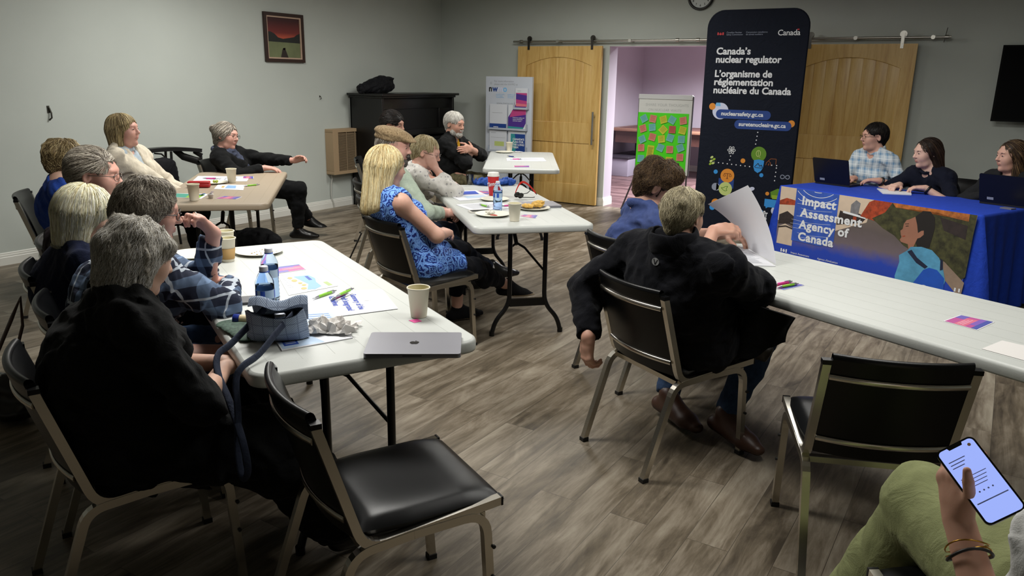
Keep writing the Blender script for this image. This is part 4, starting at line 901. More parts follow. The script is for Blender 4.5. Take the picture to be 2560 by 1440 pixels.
def head_prims(c,R,s=1.0,sex='f',chin=0):
    W=lambda x,y,z: c+R@(np.array([x,y,z])*s); A=[]
    E=lambda x,y,z,a,b,d,k=.02,op='u',rot=None: A.append(Ell(W(x,y,z),np.array([a,b,d])*s,R if rot is None else R@rot,k*s,op))
    m=sex=='m'
    E(0,-.018,.035,.074,.094,.082); E(0,.022,.028,.066,.066,.070,.03)
    E(0,.022,-.040,.056 if m else .053,.062,.068,.03); A.append(Cone(W(-.034,.03,-.082),W(.034,.03,-.082),.026*s,.026*s,.03)); E(0,.066,-.096,.022 if m else .018,.02,.018,.03)
    E(-.036,.058,-.024,.024,.022,.026,.045); E(.036,.058,-.024,.024,.022,.026,.045)          # cheeks
    E(0,.080,.034,.044,.016,.012,.02)                                                     # brow
    for sx in (-1,1): E(sx*.031,.094,.010,.016,.012,.010,.012,'s')                          # sockets
    for sx in (-1,1): E(sx*.031,.0765,.010,.0160,.0150,.0130,.006)                           # lids
    A.append(Cone(W(0,.088,.022),W(0,.108,-.018),.008*s,.0105*s,.012)); E(0,.106,-.020,.0095,.010,.0085,.010)
    for sx in (-1,1): E(sx*.0115,.097,-.023,.006,.009,.006,.008)
    E(0,.084,-.0505,.021,.0125,.005,.010); E(0,.083,-.0600,.018,.0125,.006,.010); E(0,.100,-.0555,.020,.008,.0010,.003,'s')
    for sx in (-1,1):
        rr=Rz(sx*.35)@Rx(-.15); E(sx*.077,-.012,.0,.008,.018,.031,.006,rot=rr); E(sx*.083,-.008,.004,.005,.010,.019,.005,'s',rot=rr)
    return A
def lathe_foot(a,d,s,sh,z0):
    """shoe primitives from ankle a, pointing d, sole at height z0"""
    d=nrm(d); h=np.array([a[0],a[1],z0]) if z0 is not None else a-np.array([0,0,.08]); up=np.array([0,0,1.]); hl=h-d*.045*s+up*.042*s; bl=h+d*.125*s+up*.034*s; tp=h+d*.185*s+up*.027*s
    return [Cone(hl,bl,.040*s,.041*s,.03,flat=up,fs=.85),Cone(bl,tp,.041*s,.030*s,.03,flat=up,fs=.72),Cone(h+up*.10*s,h+d*.07*s+up*.055*s,.040*s,.034*s,.04),Half(h+up*.004,-up,k=.004)]
HAIR_H={}
def hair_mats(key,cols):
    if key in HAIR_H: return HAIR_H[key]
    out=[]
    for i,cx in enumerate(cols):
        x=N('hair_%s_%s'%(key,'dark mid light grey'.split()[i])); c=srgb(cx); co=x.coord('Object',scale=(1,1,.25)); f=x.noise(140,3,.6,co)
        x.set(Base_Color=x.ramp(f,[(.3,tuple(k*.8 for k in c[:3])+(1,)),(.7,tuple(min(1,k*1.2) for k in c[:3])+(1,))]),Roughness=.55); x.b.inputs['Specular IOR Level'].default_value=.3; out.append(x.m)
    HAIR_H[key]=out; return out
def grad(prims,P,e=.003):
    g=np.zeros_like(P)
    for i in range(3):
        d=np.zeros(3); d[i]=e; g[:,i]=evalp(prims,P+d)-evalp(prims,P-d)
    return g/(np.linalg.norm(g,axis=1,keepdims=True)+1e-9)
def strands(prims,V,c,R,s,st,seed,invs,hp):
    g=np.random.RandomState(seed); n=st.get('n',900); seg=st.get('seg',7); L=st.get('len',.07)*s; r0=st.get('r',.0009)
    base=V[g.randint(0,len(V),n)]; up=R@np.array([0,0,1.]); fw=R@np.array([0,1.,0]); part=c+R@(np.array(st.get('part',(0,-.02,.12)))*s)
    p=base.copy(); N0=grad(prims,p); lift=g.rand(n,1)*st.get('lift',.004); p=p+N0*lift; pts=[p]; step=L/seg*(.6+.8*g.rand(n,1)); rv=g.randn(n,3); rv2=g.randn(n,3)
    grav=st.get('grav',.8); mess=st.get('mess',.25); back=st.get('back',0); curl=st.get('curl',0)
    for i in range(seg):
        nn=grad(prims,p); d=(p-part); d=d/(np.linalg.norm(d,axis=1,keepdims=True)+1e-9)-up*grav-fw*back+rv*mess+rv2*curl*math.sin(i*1.9)
        d=d-nn*(d*nn).sum(1,keepdims=True)*(1-.0); d=d/(np.linalg.norm(d,axis=1,keepdims=True)+1e-9)
        t=i/(seg-1.0); d=d+nn*(st.get('flick',.15)*t)
        q=p+d*step; f=evalp(prims,q)[:,None]; q=q-nn*(f-lift-.0015-st.get('flick',.15)*t*step*.8)*.8; pts.append(q); p=q
    P=np.stack(pts,1); m=seg+1
    ql=((P-c)@R)/s; zf=st.get('front',.055); ins=(((ql-np.array([0,.115,-.035]))/np.array([.066,.068+st.get('deep',0),zf+.058]))**2).sum(-1)<1
    if st.get('ears',1): ins|=((np.abs(ql[...,0])>.06)&(ql[...,1]>-.02)&(ql[...,1]<.05)&(ql[...,2]<.02)&(ql[...,2]>-.06))
    keep=~ins[:,0]; P=P[keep]; ins=ins[keep]; n=len(P)
    for i in range(1,m):
        ins[:,i]|=ins[:,i-1]; P[:,i]=np.where(ins[:,i][:,None],P[:,i-1]*.999+P[:,0]*.001,P[:,i])
    T=np.diff(P,axis=1); T=np.concatenate([T,T[:,-1:]],1); T/=np.linalg.norm(T,axis=2,keepdims=True)+1e-9
    A=np.cross(T,up); A/=np.linalg.norm(A,axis=2,keepdims=True)+1e-9; B=np.cross(T,A); rad=(r0*(1-.75*np.linspace(0,1,m)**2))[None,:,None]*(.7+.6*g.rand(n,1,1))
    ring=np.stack([P+rad*(A*math.cos(a)+B*math.sin(a)) for a in (0,2.094,4.189)],2).reshape(-1,3)
    base=(np.arange(n)[:,None,None]*m+np.arange(seg)[None,:,None])*3; j=np.arange(3)[None,None,:]; j2=(j+1)%3
    Q=np.stack([base+j,base+j2,base+3+j2,base+3+j],-1).reshape(-1,4); w=st.get('mix',(.3,.45,.25)); mi=g.choice(len(w),n,p=np.array(w)/sum(w)); return ring,Q,np.repeat(mi,seg*3)
def glasses(c,R,s,m,parent,inv,shape='r'):
    W=lambda x,y,z: Vector(inv[0]@(c+R@(np.array([x,y,z])*s))+inv[1]); mb=MB()
    for sx in (-1,1):
        mb.tube([W(sx*.034+.023*math.cos(a)*(1.05),.108-.01*abs(math.cos(a))*(1 if math.cos(a)*sx>0 else 0),.006+.0175*math.sin(a)) for a in [2*PI*i/16 for i in range(16)]],.0016*s,closed=True,n=5)
        mb.tube([W(sx*.058,.100,.012),W(sx*.074,.05,.012),W(sx*.081,-.006,.010)],.0016*s,n=5)
    mb.tube([W(-.011,.110,.010),W(0,.113,.013),W(.011,.110,.010)],.0016*s,n=5); mb.build('glasses',m,parent)
def person(S):
    s=S.get('s',1.0); sex=S.get('sex','f'); b=S.get('b',1.0); fy=math.radians(S['yaw']); B=Rz(fy); rt=B[:,0]; fw=B[:,1]; up=np.array([0,0,1.])
    pel=np.array(S['pel'],float); hc=np.array(S['head'],float); Rh=Rz(math.radians(S.get('hy',S['yaw'])))@Rx(-math.radians(S.get('hp',8)))@Ry(math.radians(S.get('hr',0))); hs=S.get('hs',1.0)*(1.03 if sex=='m' else .98)
    root=empty('person',(pel[0],pel[1],0),fy); tag(root,S['label'],'person'); inv=(B.T,-B.T@np.array([pel[0],pel[1],0]))
    sk=S['skin']; seed=S.get('seed',1)
    # spine
    nb=hc+Rh@np.array([0,-.035,-.125])*hs; nb=nb-up*.012; ax=nrm(nb-pel); sy=math.radians(S['yaw']+S.get('sy',0)); sr=Rz(sy)@np.array([1,0,S.get('tilt',0)]); sf=nrm(np.cross(ax,sr)*-1); sf=nrm(np.cross(sr,ax)); sf=sf if sf@fw>-.2 else -sf; sf=-nrm(np.cross(ax,sr)) if (nrm(np.cross(ax,sr))@(Rz(sy)[:,1]))<0 else nrm(np.cross(ax,sr))
    T=np.linalg.norm(nb-pel); sw=(.158 if sex=='f' else .182)*s*S.get('sw',1); sc=nb-ax*.065*s
    mid=(pel+nb)/2-sf*S.get('bow',.035)*s; ch=nb-ax*.19*s-sf*.01; J={}
    J['shL']=sc-sr*sw+sf*S.get('shf',.02); J['shR']=sc+sr*sw+sf*S.get('shf',.02)
    ua,fa=.285*s,.25*s
    for k,sd in (('L',-1),('R',1)):
        t,pole=S['arm'][k][:2]; el,wr=ik(J['sh'+k],t,ua,fa,pole); J['el'+k]=el; J['wr'+k]=wr
        hipo=pel+rt*sd*.085*s*b+up*0; J['hip'+k]=hipo; a=np.array(S['foot'][k][0],float); kp=S['foot'][k][1] if len(S['foot'][k])>1 else None
        if kp is None: kp=fw*.7+up*1.0+rt*sd*.12
        kn,an=ik(hipo,a,.43*s,.42*s,kp); J['kn'+k]=kn; J['an'+k]=a if np.linalg.norm(a-an)<.1 else an
    if S.get('dbg'): print('JOINTS',S['label'][:24],{k:[round(float(x),2) for x in v] for k,v in J.items()})
    # ------- torso volumes (grown for clothing)
    w1=.118*s*b; bw=S.get('belly',0)
    tor=[Cone(J['shL'],J['shR'],.056*s,.056*s,.05,flat=sf,fs=.95),
         Cone(nb-ax*.005,J['shL']+up*.004,.05*s,.048*s,.05,flat=sf,fs=.8),Cone(nb-ax*.005,J['shR']+up*.004,.05*s,.048*s,.05,flat=sf,fs=.8),
         Cone(sc-ax*.05*s-sr*.055*s,mid-sr*.035*s,.098*s*(.5+.5*b),w1,.06,flat=sf,fs=.86),Cone(sc-ax*.05*s+sr*.055*s,mid+sr*.035*s,.098*s*(.5+.5*b),w1,.06,flat=sf,fs=.86),
         Cone(mid-sr*.03,pel-rt*.05*s,w1*1.0,.125*s*b,.06,flat=sf,fs=.9),Cone(mid+sr*.03,pel+rt*.05*s,w1*1.0,.125*s*b,.06,flat=sf,fs=.9)]
    if bw: tor.append(Ell((mid*.45+pel*.55)+sf*.05*s,np.array([.15*b,.10+bw,.13])*s,np.stack([sr,sf,np.cross(sr,sf)],1),.07))
    if sex=='f':
        for sd in (-1,1): tor.append(Ell(sc-ax*.125*s+sf*.085*s*(.6+.4*b)+sr*sd*.065*s,np.array([.058,.055,.055])*s*(.6+.4*b),None,.05))
    armr=(.046,.040,.037,.026) if sex=='f' else (.050,.043,.041,.029); ab=(.6+.4*b)
    arms={};legs={}
    for k in 'LR': arms[k]=[Cone(J['sh'+k],J['el'+k],armr[0]*s*ab,armr[1]*s*ab,.03),Cone(J['el'+k],J['wr'+k],armr[2]*s*ab,armr[3]*s,.03)]
    for k in 'LR': legs[k]=[Cone(J['hip'+k],J['kn'+k],.088*s*ab*S.get('lw',1),.060*s*S.get('lw',1),.04),Cone(J['kn'+k],J['an'+k],.056*s*S.get('lw',1),.036*s,.04)]
    for k in 'LR': legs[k].append(Ell(J['kn'+k]*.68+J['an'+k]*.32-nrm(np.cross(np.cross(J['kn'+k]-J['hip'+k],J['an'+k]-J['kn'+k]),J['an'+k]-J['kn'+k]))*-.012,np.array([.05,.05,.09])*s,None,.04))
    neck=[Cone(hc+Rh@np.array([0,-.028,-.05])*hs,nb,.050*hs*(1.1 if sex=='m' else 1),.058*s,.035)]
    hp=head_prims(hc,Rh,hs,sex)
    body=[p.grow(-.006) for p in tor]+neck+hp
    fine=[(hc-.15*hs,hc+np.array([.15,.15,.155])*hs,.0038 if S.get('near') else .005)]
    for k,sd in (('L',-1),('R',1)):
        body+=arms[k]+legs[k][:2]
        hd,pn=S['arm'][k][2],S['arm'][k][3]; o=S['arm'][k][4] if len(S['arm'][k])>4 else {}
        if hd is not None:
            side=1 if True else -1
            # thumb side: for the right hand, palm facing pn and fingers along hd, the thumb lies toward hd x pn reversed
            side=-1 if k=='R' else 1
            side=-side if False else side
            HP=hand_prims(J['wr'+k],hd,pn,side*-1,s*(1.06 if sex=='m' else .96),**o); body+=HP
            fp=J['wr'+k]+(J['el'+k]-J['wr'+k])*.62; lo=np.minimum(np.min([p.lo for p in HP],0)-.012,fp-.042); hi=np.maximum(np.max([p.hi for p in HP],0)+.012,fp+.042); fine.append((lo,hi,.0032 if S.get('near') else .0045))
    V,Q=skin(body,.009 if S.get('near') else .012,fine)
    # lips and brows by place on the head
    cen=V[Q].mean(1); q=(cen-hc)@Rh/hs; lip=(np.abs(q[:,0])<.020)&(np.abs(q[:,2]+.0555)<.0075-.10*np.abs(q[:,0])**1.2)&(q[:,1]>.07)
    smat=skin_mat('skin_'+S['skinname'],sk); lm=mat('lips_'+S['skinname'],S.get('lips','ad776c'),.45)
    np_mesh('body',V,Q,[smat,lm],root,inv,lip.astype(int))
    ib=lambda x,y,z: Vector(inv[0]@(hc+Rh@(np.array([x,y,z])*hs))+inv[1])
    if not S.get('noface'):
        for sx in (-1,1):
            e=MB(); M=Matrix((inv[0]@Rh*hs).tolist()).to_4x4(); 
            c0=ib(sx*.031,.0815,.0095); prof=[(.0118*math.sin(a),.0112*math.cos(a)) for a in np.linspace(0.0,PI,13)]
            M2=M@Matrix.Diagonal((1.12,1,.55,1))@Matrix.Rotation(-PI/2,4,'X'); e.lathe(prof[:5],c0,1,14,M2); e.lathe(prof[4:],c0,0,14,M2); e.build('eye',[mat('eye_white','cfc6bc',.3),mat('iris','2c221c',.25)],root)
    col=S.get('cloth',{})
    # ------- shirt
    def arm_cloth(k,e,frac):
        a=[];u=J['el'+k]-J['sh'+k]; f=J['wr'+k]-J['el'+k]; g0,g1=armr[0]*ab*s,armr[1]*ab*s
        if frac<=.5:
            t=frac*2; a.append(Cone(J['sh'+k],J['sh'+k]+u*t,g0+e,g0+(g1-g0)*t+e*1.3,.03)); end=J['sh'+k]+u*t; dirn=u
        else:
            t=(frac-.5)*2; a+= [Cone(J['sh'+k],J['el'+k],g0+e,g1+e*1.1,.03),Cone(J['el'+k],J['el'+k]+f*t,g1+e*1.05,(armr[2]+(armr[3]-armr[2])*t)*s+e,.03)]; end=J['el'+k]+f*t; dirn=f
        return a,end,dirn
    def garment(name,m,e,sl,hem,neckd,rip,collar=0,tors=tor,open_=False,grip=None,neckw=.062,hemfwd=0):
        P=[p.grow(e) for p in tors]; cuts=[]
        if sl is not None:
            for k in 'LR':
                fr=sl[k] if isinstance(sl,dict) else sl
                if fr>0:
                    a,end,dirn=arm_cloth(k,e*.9,fr); P+=a; cuts.append(Half(end-nrm(dirn)*.004,dirn,.10))
        if hem=='long':
            for k in 'LR': P.append(Cone(J['hip'+k],J['hip'+k]*.5+J['kn'+k]*.5,.096*s*ab+e,.09*s+e,.05))
        elif hem=='skirt':
            for k in 'LR': P.append(Cone(J['hip'+k],J['kn'+k],.11*s*ab+e,.10*s+e,.08)); P.append(Cone(J['kn'+k],J['an'+k]*.8+J['kn'+k]*.2,.10*s,.12*s,.10))
        if hem in('waist',): cuts.append(Half(pel-up*.02,-ax,.5))
        if neckd is not None: cuts.append(Cone(nb+ax*.06+sf*.01,nb+ax*.012+sf*.04,neckw*s,neckw*.8*s,.012,'s'))
        if neckd and neckd>=.03: cuts.append(Cone(nb+sf*.07+ax*.03,nb+sf*.145-ax*neckd,.054*s,.022,.012,'s'))
        if sl==0 or (isinstance(sl,dict) and 0 in sl.values()):
            for k in 'LR':
                if (sl if not isinstance(sl,dict) else sl[k])==0: sd=-1 if k=='L' else 1; cuts.append(Ell(J['sh'+k]+sr*sd*.052*s-ax*.03,np.array([.055,.10,.10])*s,np.stack([sr,sf,np.cross(sr,sf)],1),.02,'s'))
        P=P+cuts
        if collar:
            Rc=np.stack([sr,sf,nrm(np.cross(sr,sf))],1); P.append(Torus(nb+ax*.022,Rc@Rx(-.25),(.066*s,.070*s),.010,collar,.012))
            P.append(Cone(nb+ax*.08+sf*.115,nb-ax*.02+sf*.125,.038,.016,.01,'s'))
        V,Q=skin(P,S.get('ch',.010) if not S.get('near') else .0078,(),rip)
        return np_mesh(name,V,Q,m,root,inv)
    for g in S.get('wear',[]):
        rp=[Ripple(seed*7+3,g.get('lam',.13),g.get('amp',.005)),Ripple(seed*7+5,g.get('lam',.13)*.45,g.get('amp',.005)*.35)]
        if g['t']=='top': garment(g['n'],g['m'],g.get('e',.010),g.get('sl',.95),g.get('hem','waist'),g.get('neck',0),rp,g.get('collar',0),neckw=g.get('nw',.062))
        elif g['t']=='pants':
            P=[tor[5].grow(g.get('e',.006)),tor[6].grow(g.get('e',.006))]
            for k in 'LR':
                e=g.get('e',.006); f=g.get('wide',0); l=legs[k]; P+=[l[0].grow(e+.002),Cone(J['kn'+k],J['an'+k]+(J['kn'+k]-J['an'+k])*g.get('cut',.08),.060*s+e,.044*s+e+f,.04)]+([l[2].grow(e)] if not f else [])
                d=J['an'+k]-J['kn'+k]; P.append(Half(J['an'+k]-d*g.get('cut',.08),d,.13))
            P.append(Half(pel+ax*.10,ax,.35)); V,Q=skin(P,.011 if not S.get('near') else .009,(),rp); np_mesh(g['n'],V,Q,g['m'],root,inv)
        elif g['t']=='shoes':
            for k in 'LR':
                d=S['foot'][k][2] if len(S['foot'][k])>2 and S['foot'][k][2] is not None else fw
                an=J['an'+k]; z0=max(0.0,an[2]-.085) ; P=lathe_foot(an,d,s*(1.08 if sex=='m' else .98),None,z0)
                V,Q=skin(P,.007); so=(V[Q].mean(1)[:,2]<z0+.016).astype(int); np_mesh('shoe',V,Q,[g['m'],g.get('sole',M_RUBBER)],root,inv,so)
                if g.get('sock'): V,Q=skin([Cone(an+up*.0,an*.72+J['kn'+k]*.28,.038*s,.041*s,.01)],.008); np_mesh('sock',V,Q,g['sock'],root,inv)
    # ------- hair
    st=S.get('hair')
    if st:
        W=lambda x,y,z: hc+Rh@(np.array([x,y,z])*hs); t=st.get('thick',.012); zf=st.get('front',.055); mats=hair_mats(st['key'],st['cols'])
        P=[Ell(W(0,-.020,.036),np.array([.075+t,.095+t,.083+t])*hs,Rh,.03)]
        for q in st.get('add',[]):
            if len(q)==8: P.append(Cone(W(*q[0:3]),W(*q[3:6]),q[6]*hs,q[7]*hs,.03))
            elif len(q)==6: P.append(Ell(W(*q[0:3]),np.array(q[3:6])*hs,Rh,.03))
        for q in st.get('addw',[]): P.append(Cone(q[0],q[1],q[2],q[3],.04))
        if st.get('tufts'):
            gt=np.random.RandomState(seed+50)
            for _ in range(st['tufts']):
                d_=nrm(gt.randn(3)*np.array([1,1,.7])+np.array([0,-.25,.75])); d_[2]=max(d_[2],-.1); q_=np.array([0,-.020,.036])+d_*np.array([.075+t,.095+t,.083+t])*.93; rr=gt.uniform(.016,.028)
                P.append(Ell(W(*q_),np.array([rr,rr,rr*.8])*hs,Rh,.014))
        # clear the face, the ears and the neck
        P.append(Ell(W(0,.115,-.035),np.array([.062,.062+st.get('deep',0),zf+.035+.02])*hs,Rh,.012,'s'))
        if st.get('ears',1):
            for sx in (-1,1): P.append(Ell(W(sx*.09,.004,-.012),np.array([.03,.034,.045])*hs,Rh,.012,'s'))
            for sx in (-1,1): P.append(Ell(W(sx*.08,.05,-.035),np.array([.045,.045,.05])*hs,Rh,.012,'s')); P.append(Ell(W(sx*.075,.015,-.075),np.array([.04,.04,.04])*hs,Rh,.010,'s'))
        if st.get('nape') is not None: P.append(Half(W(0,-.05,st['nape']),Rh@np.array([0,.35,-1.]),.16))
        if st.get('bald'): P.append(Ell(W(0,st['bald'][1],.135),np.array([.05,st['bald'][0],.05])*hs,Rh,.02,'s'))
        rp=[Ripple(seed+11,st.get('lam',.03),st.get('bump',.0025),stretch=(1,1,2.2),R=Rh)]
        V,Q=skin(P,.0045 if S.get('near') else .0055,(),rp)
        g=np.random.RandomState(seed)
        if st.get('n',900)>0:
            sv,sq,smi=strands(P,V,hc,Rh,hs,st,seed,inv,None); V2=np.concatenate([V,sv]); Q2=np.concatenate([Q,sq+len(V)]); mi=np.concatenate([np.full(len(Q),0),smi])
        else: V2,Q2,mi=V,Q,np.full(len(Q),0)
        np_mesh('hair',V2,Q2,mats,root,inv,mi)
        if st.get('brow'):
            e=MB()
            for sx in (-1,1): e.tube([ib(sx*.014,.094,.028),ib(sx*.03,.093,.032),ib(sx*.047,.082,.028)],[.002,.0028,.0015],n=6)
            e.build('eyebrows',mats[0],root)
    if S.get('beard'):
        P=[Cone(hc+Rh@np.array([-.045,.03,-.07])*hs,hc+Rh@np.array([.045,.03,-.07])*hs,.034,.034,.03),Ell(hc+Rh@np.array([0,.072,-.092])*hs,np.array([.04,.032,.032])*hs,Rh,.03),Ell(hc+Rh@np.array([0,.098,-.046])*hs,np.array([.028,.012,.008])*hs,Rh,.01),Ell(hc+Rh@np.array([0,.10,-.058])*hs,np.array([.015,.02,.004])*hs,Rh,.004,'s')]
        V,Q=skin(P,.0045,(),[Ripple(5,.02,.002)]); bst=dict(n=500,len=.03,seg=4,r=.0009,grav=1.2,mess=.3,part=(0,.02,.05),flick=.3); mats=hair_mats(S['beard'][0],S['beard'][1]); sv,sq,smi=strands(P,V,hc,Rh,hs,bst,3,inv,None)
        np_mesh('beard',np.concatenate([V,sv]),np.concatenate([Q,sq+len(V)]),mats,root,inv,np.concatenate([np.zeros(len(Q)),smi]).astype(int))
    if S.get('glasses'): glasses(hc,Rh,hs,S['glasses'],root,inv)
    S['J']=J; S['root']=root; S['inv']=inv; S['R']=(hc,Rh,hs,nb,ax,sr,sf); return S
# ------------------------------------------------------------------ people
G_WIRE=mat('glasses_frame_dark','2b2320',.35); G_THIN=mat('glasses_frame_metal','77706a',.3,.8)
def plaid(name,base,c1,c2,sc,soft=.0):
    x=N(name); co=x.coord('Object',scale=(sc,sc,sc)); sp=x.n('ShaderNodeSeparateXYZ'); x.l(co,sp.inputs[0]); ang=x.math('ADD',sp.outputs[0],sp.outputs[1])
    def stripe(s,w,ph=0): return x.math('LESS_THAN',x.math('FRACT',x.math('ADD',s,ph)),w)
    h=stripe(ang,.28); v=stripe(sp.outputs[2],.28); a=x.math('MULTIPLY',x.math('ADD',h,v),.5)
    col=x.mix(a,srgb(base),srgb(c1)); t=x.math('MAXIMUM',stripe(ang,.07,.45),stripe(sp.outputs[2],.07,.45)); col=x.mix(x.math('MULTIPLY',t,.8),col,srgb(c2))
    x.set(Base_Color=col,Roughness=.85); x.bump(x.noise(9,3,.6,x.coord(),1.2),.3,.02); return x.m
def snake(name,a,b,c):
    x=N(name); co=x.coord('Object'); v=x.n('ShaderNodeTexVoronoi',feature='DISTANCE_TO_EDGE'); v.inputs['Scale'].default_value=15; x.l(x.mix(.05,co,x.noise(20,3,.6,co,0,False)),v.inputs['Vector'])
    f=x.math('SINE',x.math('MULTIPLY',v.outputs[0],38)); x.set(Base_Color=x.ramp(x.math('MULTIPLY_ADD',f,.5,.5),[(.05,srgb(a)),(.5,srgb(b)),(.85,srgb(c))]),Roughness=.7); x.bump(x.noise(9,3,.6,co,1.2),.3,.02); return x.m
def dotted(name,a,b,sc):
    x=N(name); co=x.coord('Object'); v=x.n('ShaderNodeTexVoronoi'); v.inputs['Scale'].default_value=sc; v.inputs['Randomness'].default_value=.5; x.l(co,v.inputs['Vector']); m=x.math('LESS_THAN',v.outputs[0],.27); r=x.math('GREATER_THAN',v.outputs[0],.12)
    x.set(Base_Color=x.mix(x.math('MULTIPLY',x.math('MULTIPLY',m,r),.8),srgb(a),srgb(b)),Roughness=.85); x.bump(x.noise(9,3,.6,co,1.2),.3,.02); return x.m
F=fabric
BLK=F('black_knit','0c0d0e',.95); NAVY=F('navy_knit','10162c',.95); FLEECE=F('black_fleece','0b0c12',.98); CREAM=F('cream_cardigan','cfc6b4'); DENIM=F('blue_denim','2c3f5c',.9,.25); DKT=F('dark_trousers','101219'); BLKT=F('black_trousers','08090b')
KHAKI=F('khaki_trousers','8f8672'); OLIVE=F('olive_green_trousers','7c8158',.9,.08,.4); CAMO=F('camouflage_trousers','57523c',.9,.5,.3); ROYAL=F('royal_blue_top','22408f'); SAGE=F('sage_green_shirt','a3b0a0'); BLUET=F('slate_blue_tshirt','3c4a78'); NAVYP=F('navy_polo','0d1120'); CHAR=F('charcoal_blazer','1d1e20'); WHITEB=F('white_blouse','c9c9c6'); PALEB=F('pale_blue_shirt','a9b6c0')
PLAIDB=plaid('navy_white_plaid','121b33','6f86a6','c3ccd6',8); CHECK=plaid('light_blue_check','b9c4cc','6d8fae','dfe3e4',14); SNAKE=snake('blue_snakeskin_print','0a1f66','1b4fb8','79aaf0'); FLOWER=dotted('white_flower_print','c8c5c0','7d7b80',34)
LEATH=mat('black_shoe_leather','0b0b0c',.3); BROWNL=mat('brown_shoe_leather','3f2518',.45); SNEAK=F('black_sneaker_cloth','0e0e10'); SOLEW=mat('tan_sole','8a7a62',.6)
GREY=('a39d92','dcd7cc','f8f5ee'); GREYB=('6a6259','b0a798','e0d9cc'); BLOND=('a58c5a','dcc795','f2e4bd'); WBLOND=('d6cba4','f3edd0','fffbe8'); BROWN=('1c130e','2e2018','4a3628'); DKB=('0e0b0a','17110f','2a201b'); CURL=('33261b','5a4531','846a4a'); WHITE=('a5a29b','cfccc4','e8e6e0'); SANDY=('8b7d5c','b9ab85','d9cfae'); DIRTY=('6b5b3f','a08c64','c9b88c')
def bob(key,cols,n=1800,low=-.10,**k):
    d=dict(key=key,cols=cols,n=n,thick=.014,ears=0,front=.045,add=[(-.070,-.02,.01,-.068,-.015,low,.030,.026),(.070,-.02,.01,.068,-.015,low,.030,.026),(0,-.085,.0,0,-.075,low,.050,.046),(-.045,-.065,0,-.045,-.06,low,.045,.04),(.045,-.065,0,.045,-.06,low,.045,.04)],nape=low-.012,len=.12,r=.0010,grav=1.6,mess=.12,flick=.05,bump=.0022,seg=8); d.update(k); return d
def short(key,cols,n=900,**k):
    d=dict(key=key,cols=cols,n=n,thick=.009,ears=1,front=.05,add=[(0,-.075,-.01,0,-.070,-.05,.045,.035)],nape=-.075,len=.05,r=.0009,grav=.5,mess=.35,flick=.15,bump=.002); d.update(k); return d
def v3(o,yaw,f=0,r=0,u=0):
    a=math.radians(yaw); return (o[0]-math.sin(a)*f+math.cos(a)*r, o[1]+math.cos(a)*f+math.sin(a)*r, o[2]+u)
def seat(cx,cy,yaw,z=.545,f=-.03): return v3((cx,cy,z),yaw,f)
def feet(cx,cy,yaw,f=.42,w=.11,z=.09): 
    return {'L':(v3((cx,cy,z),yaw,f,-w),),'R':(v3((cx,cy,z),yaw,f,w),)}
def lap(cx,cy,yaw,f=.26,z=.66,w=.07):
    a=math.radians(yaw); fw=np.array([-math.sin(a),math.cos(a),0]); rt=np.array([math.cos(a),math.sin(a),0]); up=np.array([0,0,1.])
    return {'L':(v3((cx,cy,z),yaw,f,-w),-rt-up*.6-fw*.4,fw*.5+rt*.8-up*.1,-up+fw*.1,dict(curl=.5)),'R':(v3((cx,cy,z+.02),yaw,f+.01,w),rt-up*.6-fw*.4,fw*.5-rt*.8-up*.1,-up+fw*.1,dict(curl=.5))}
FAIR,ROSY,TAN_='cfa893','c8998a','b78b78'
PEOPLE=[]
def P_(**k): PEOPLE.append(person(k))
# 1 front left, grey hair, black top
P_(label='person in a loose black top with tousled grey hair, nearest the camera',near=1,seed=3,yaw=-22,pel=seat(-2.16,1.266,-22,.535),hs=.88,head=(-2.045,1.262,1.078),hy=-8,hp=20,hr=-4,s=.97,b=1.32,belly=.03,sex='f',skin=FAIR,skinname='fair',bow=.05,
   arm={'R':((-1.99,1.47,.69),(.7,-.8,-.25),(-.15,.9,-.1),(0,0,-1),dict(curl=.4)),'L':((-2.06,1.52,.68),(-.9,-.4,-.3),(.6,.7,-.1),(0,0,-1),dict(curl=.4))},
   foot={'L':((-1.98,1.80,.09),),'R':((-1.72,1.72,.09),)},
   wear=[dict(t='top',n='black_top',m=BLK,e=.020,sl=.60,hem='skirt',neck=.02,amp=.009,lam=.2,collar=1.6,nw=.07),dict(t='shoes',m=LEATH)],
   hair=bob('grey',GREY,9500,-.085,thick=.012,mess=.55,flick=.55,len=.065,r=.00065,bump=.007,lam=.045,curl=.45,tufts=12,part=(.01,.0,.12),mix=(.3,.4,.3),seg=7))
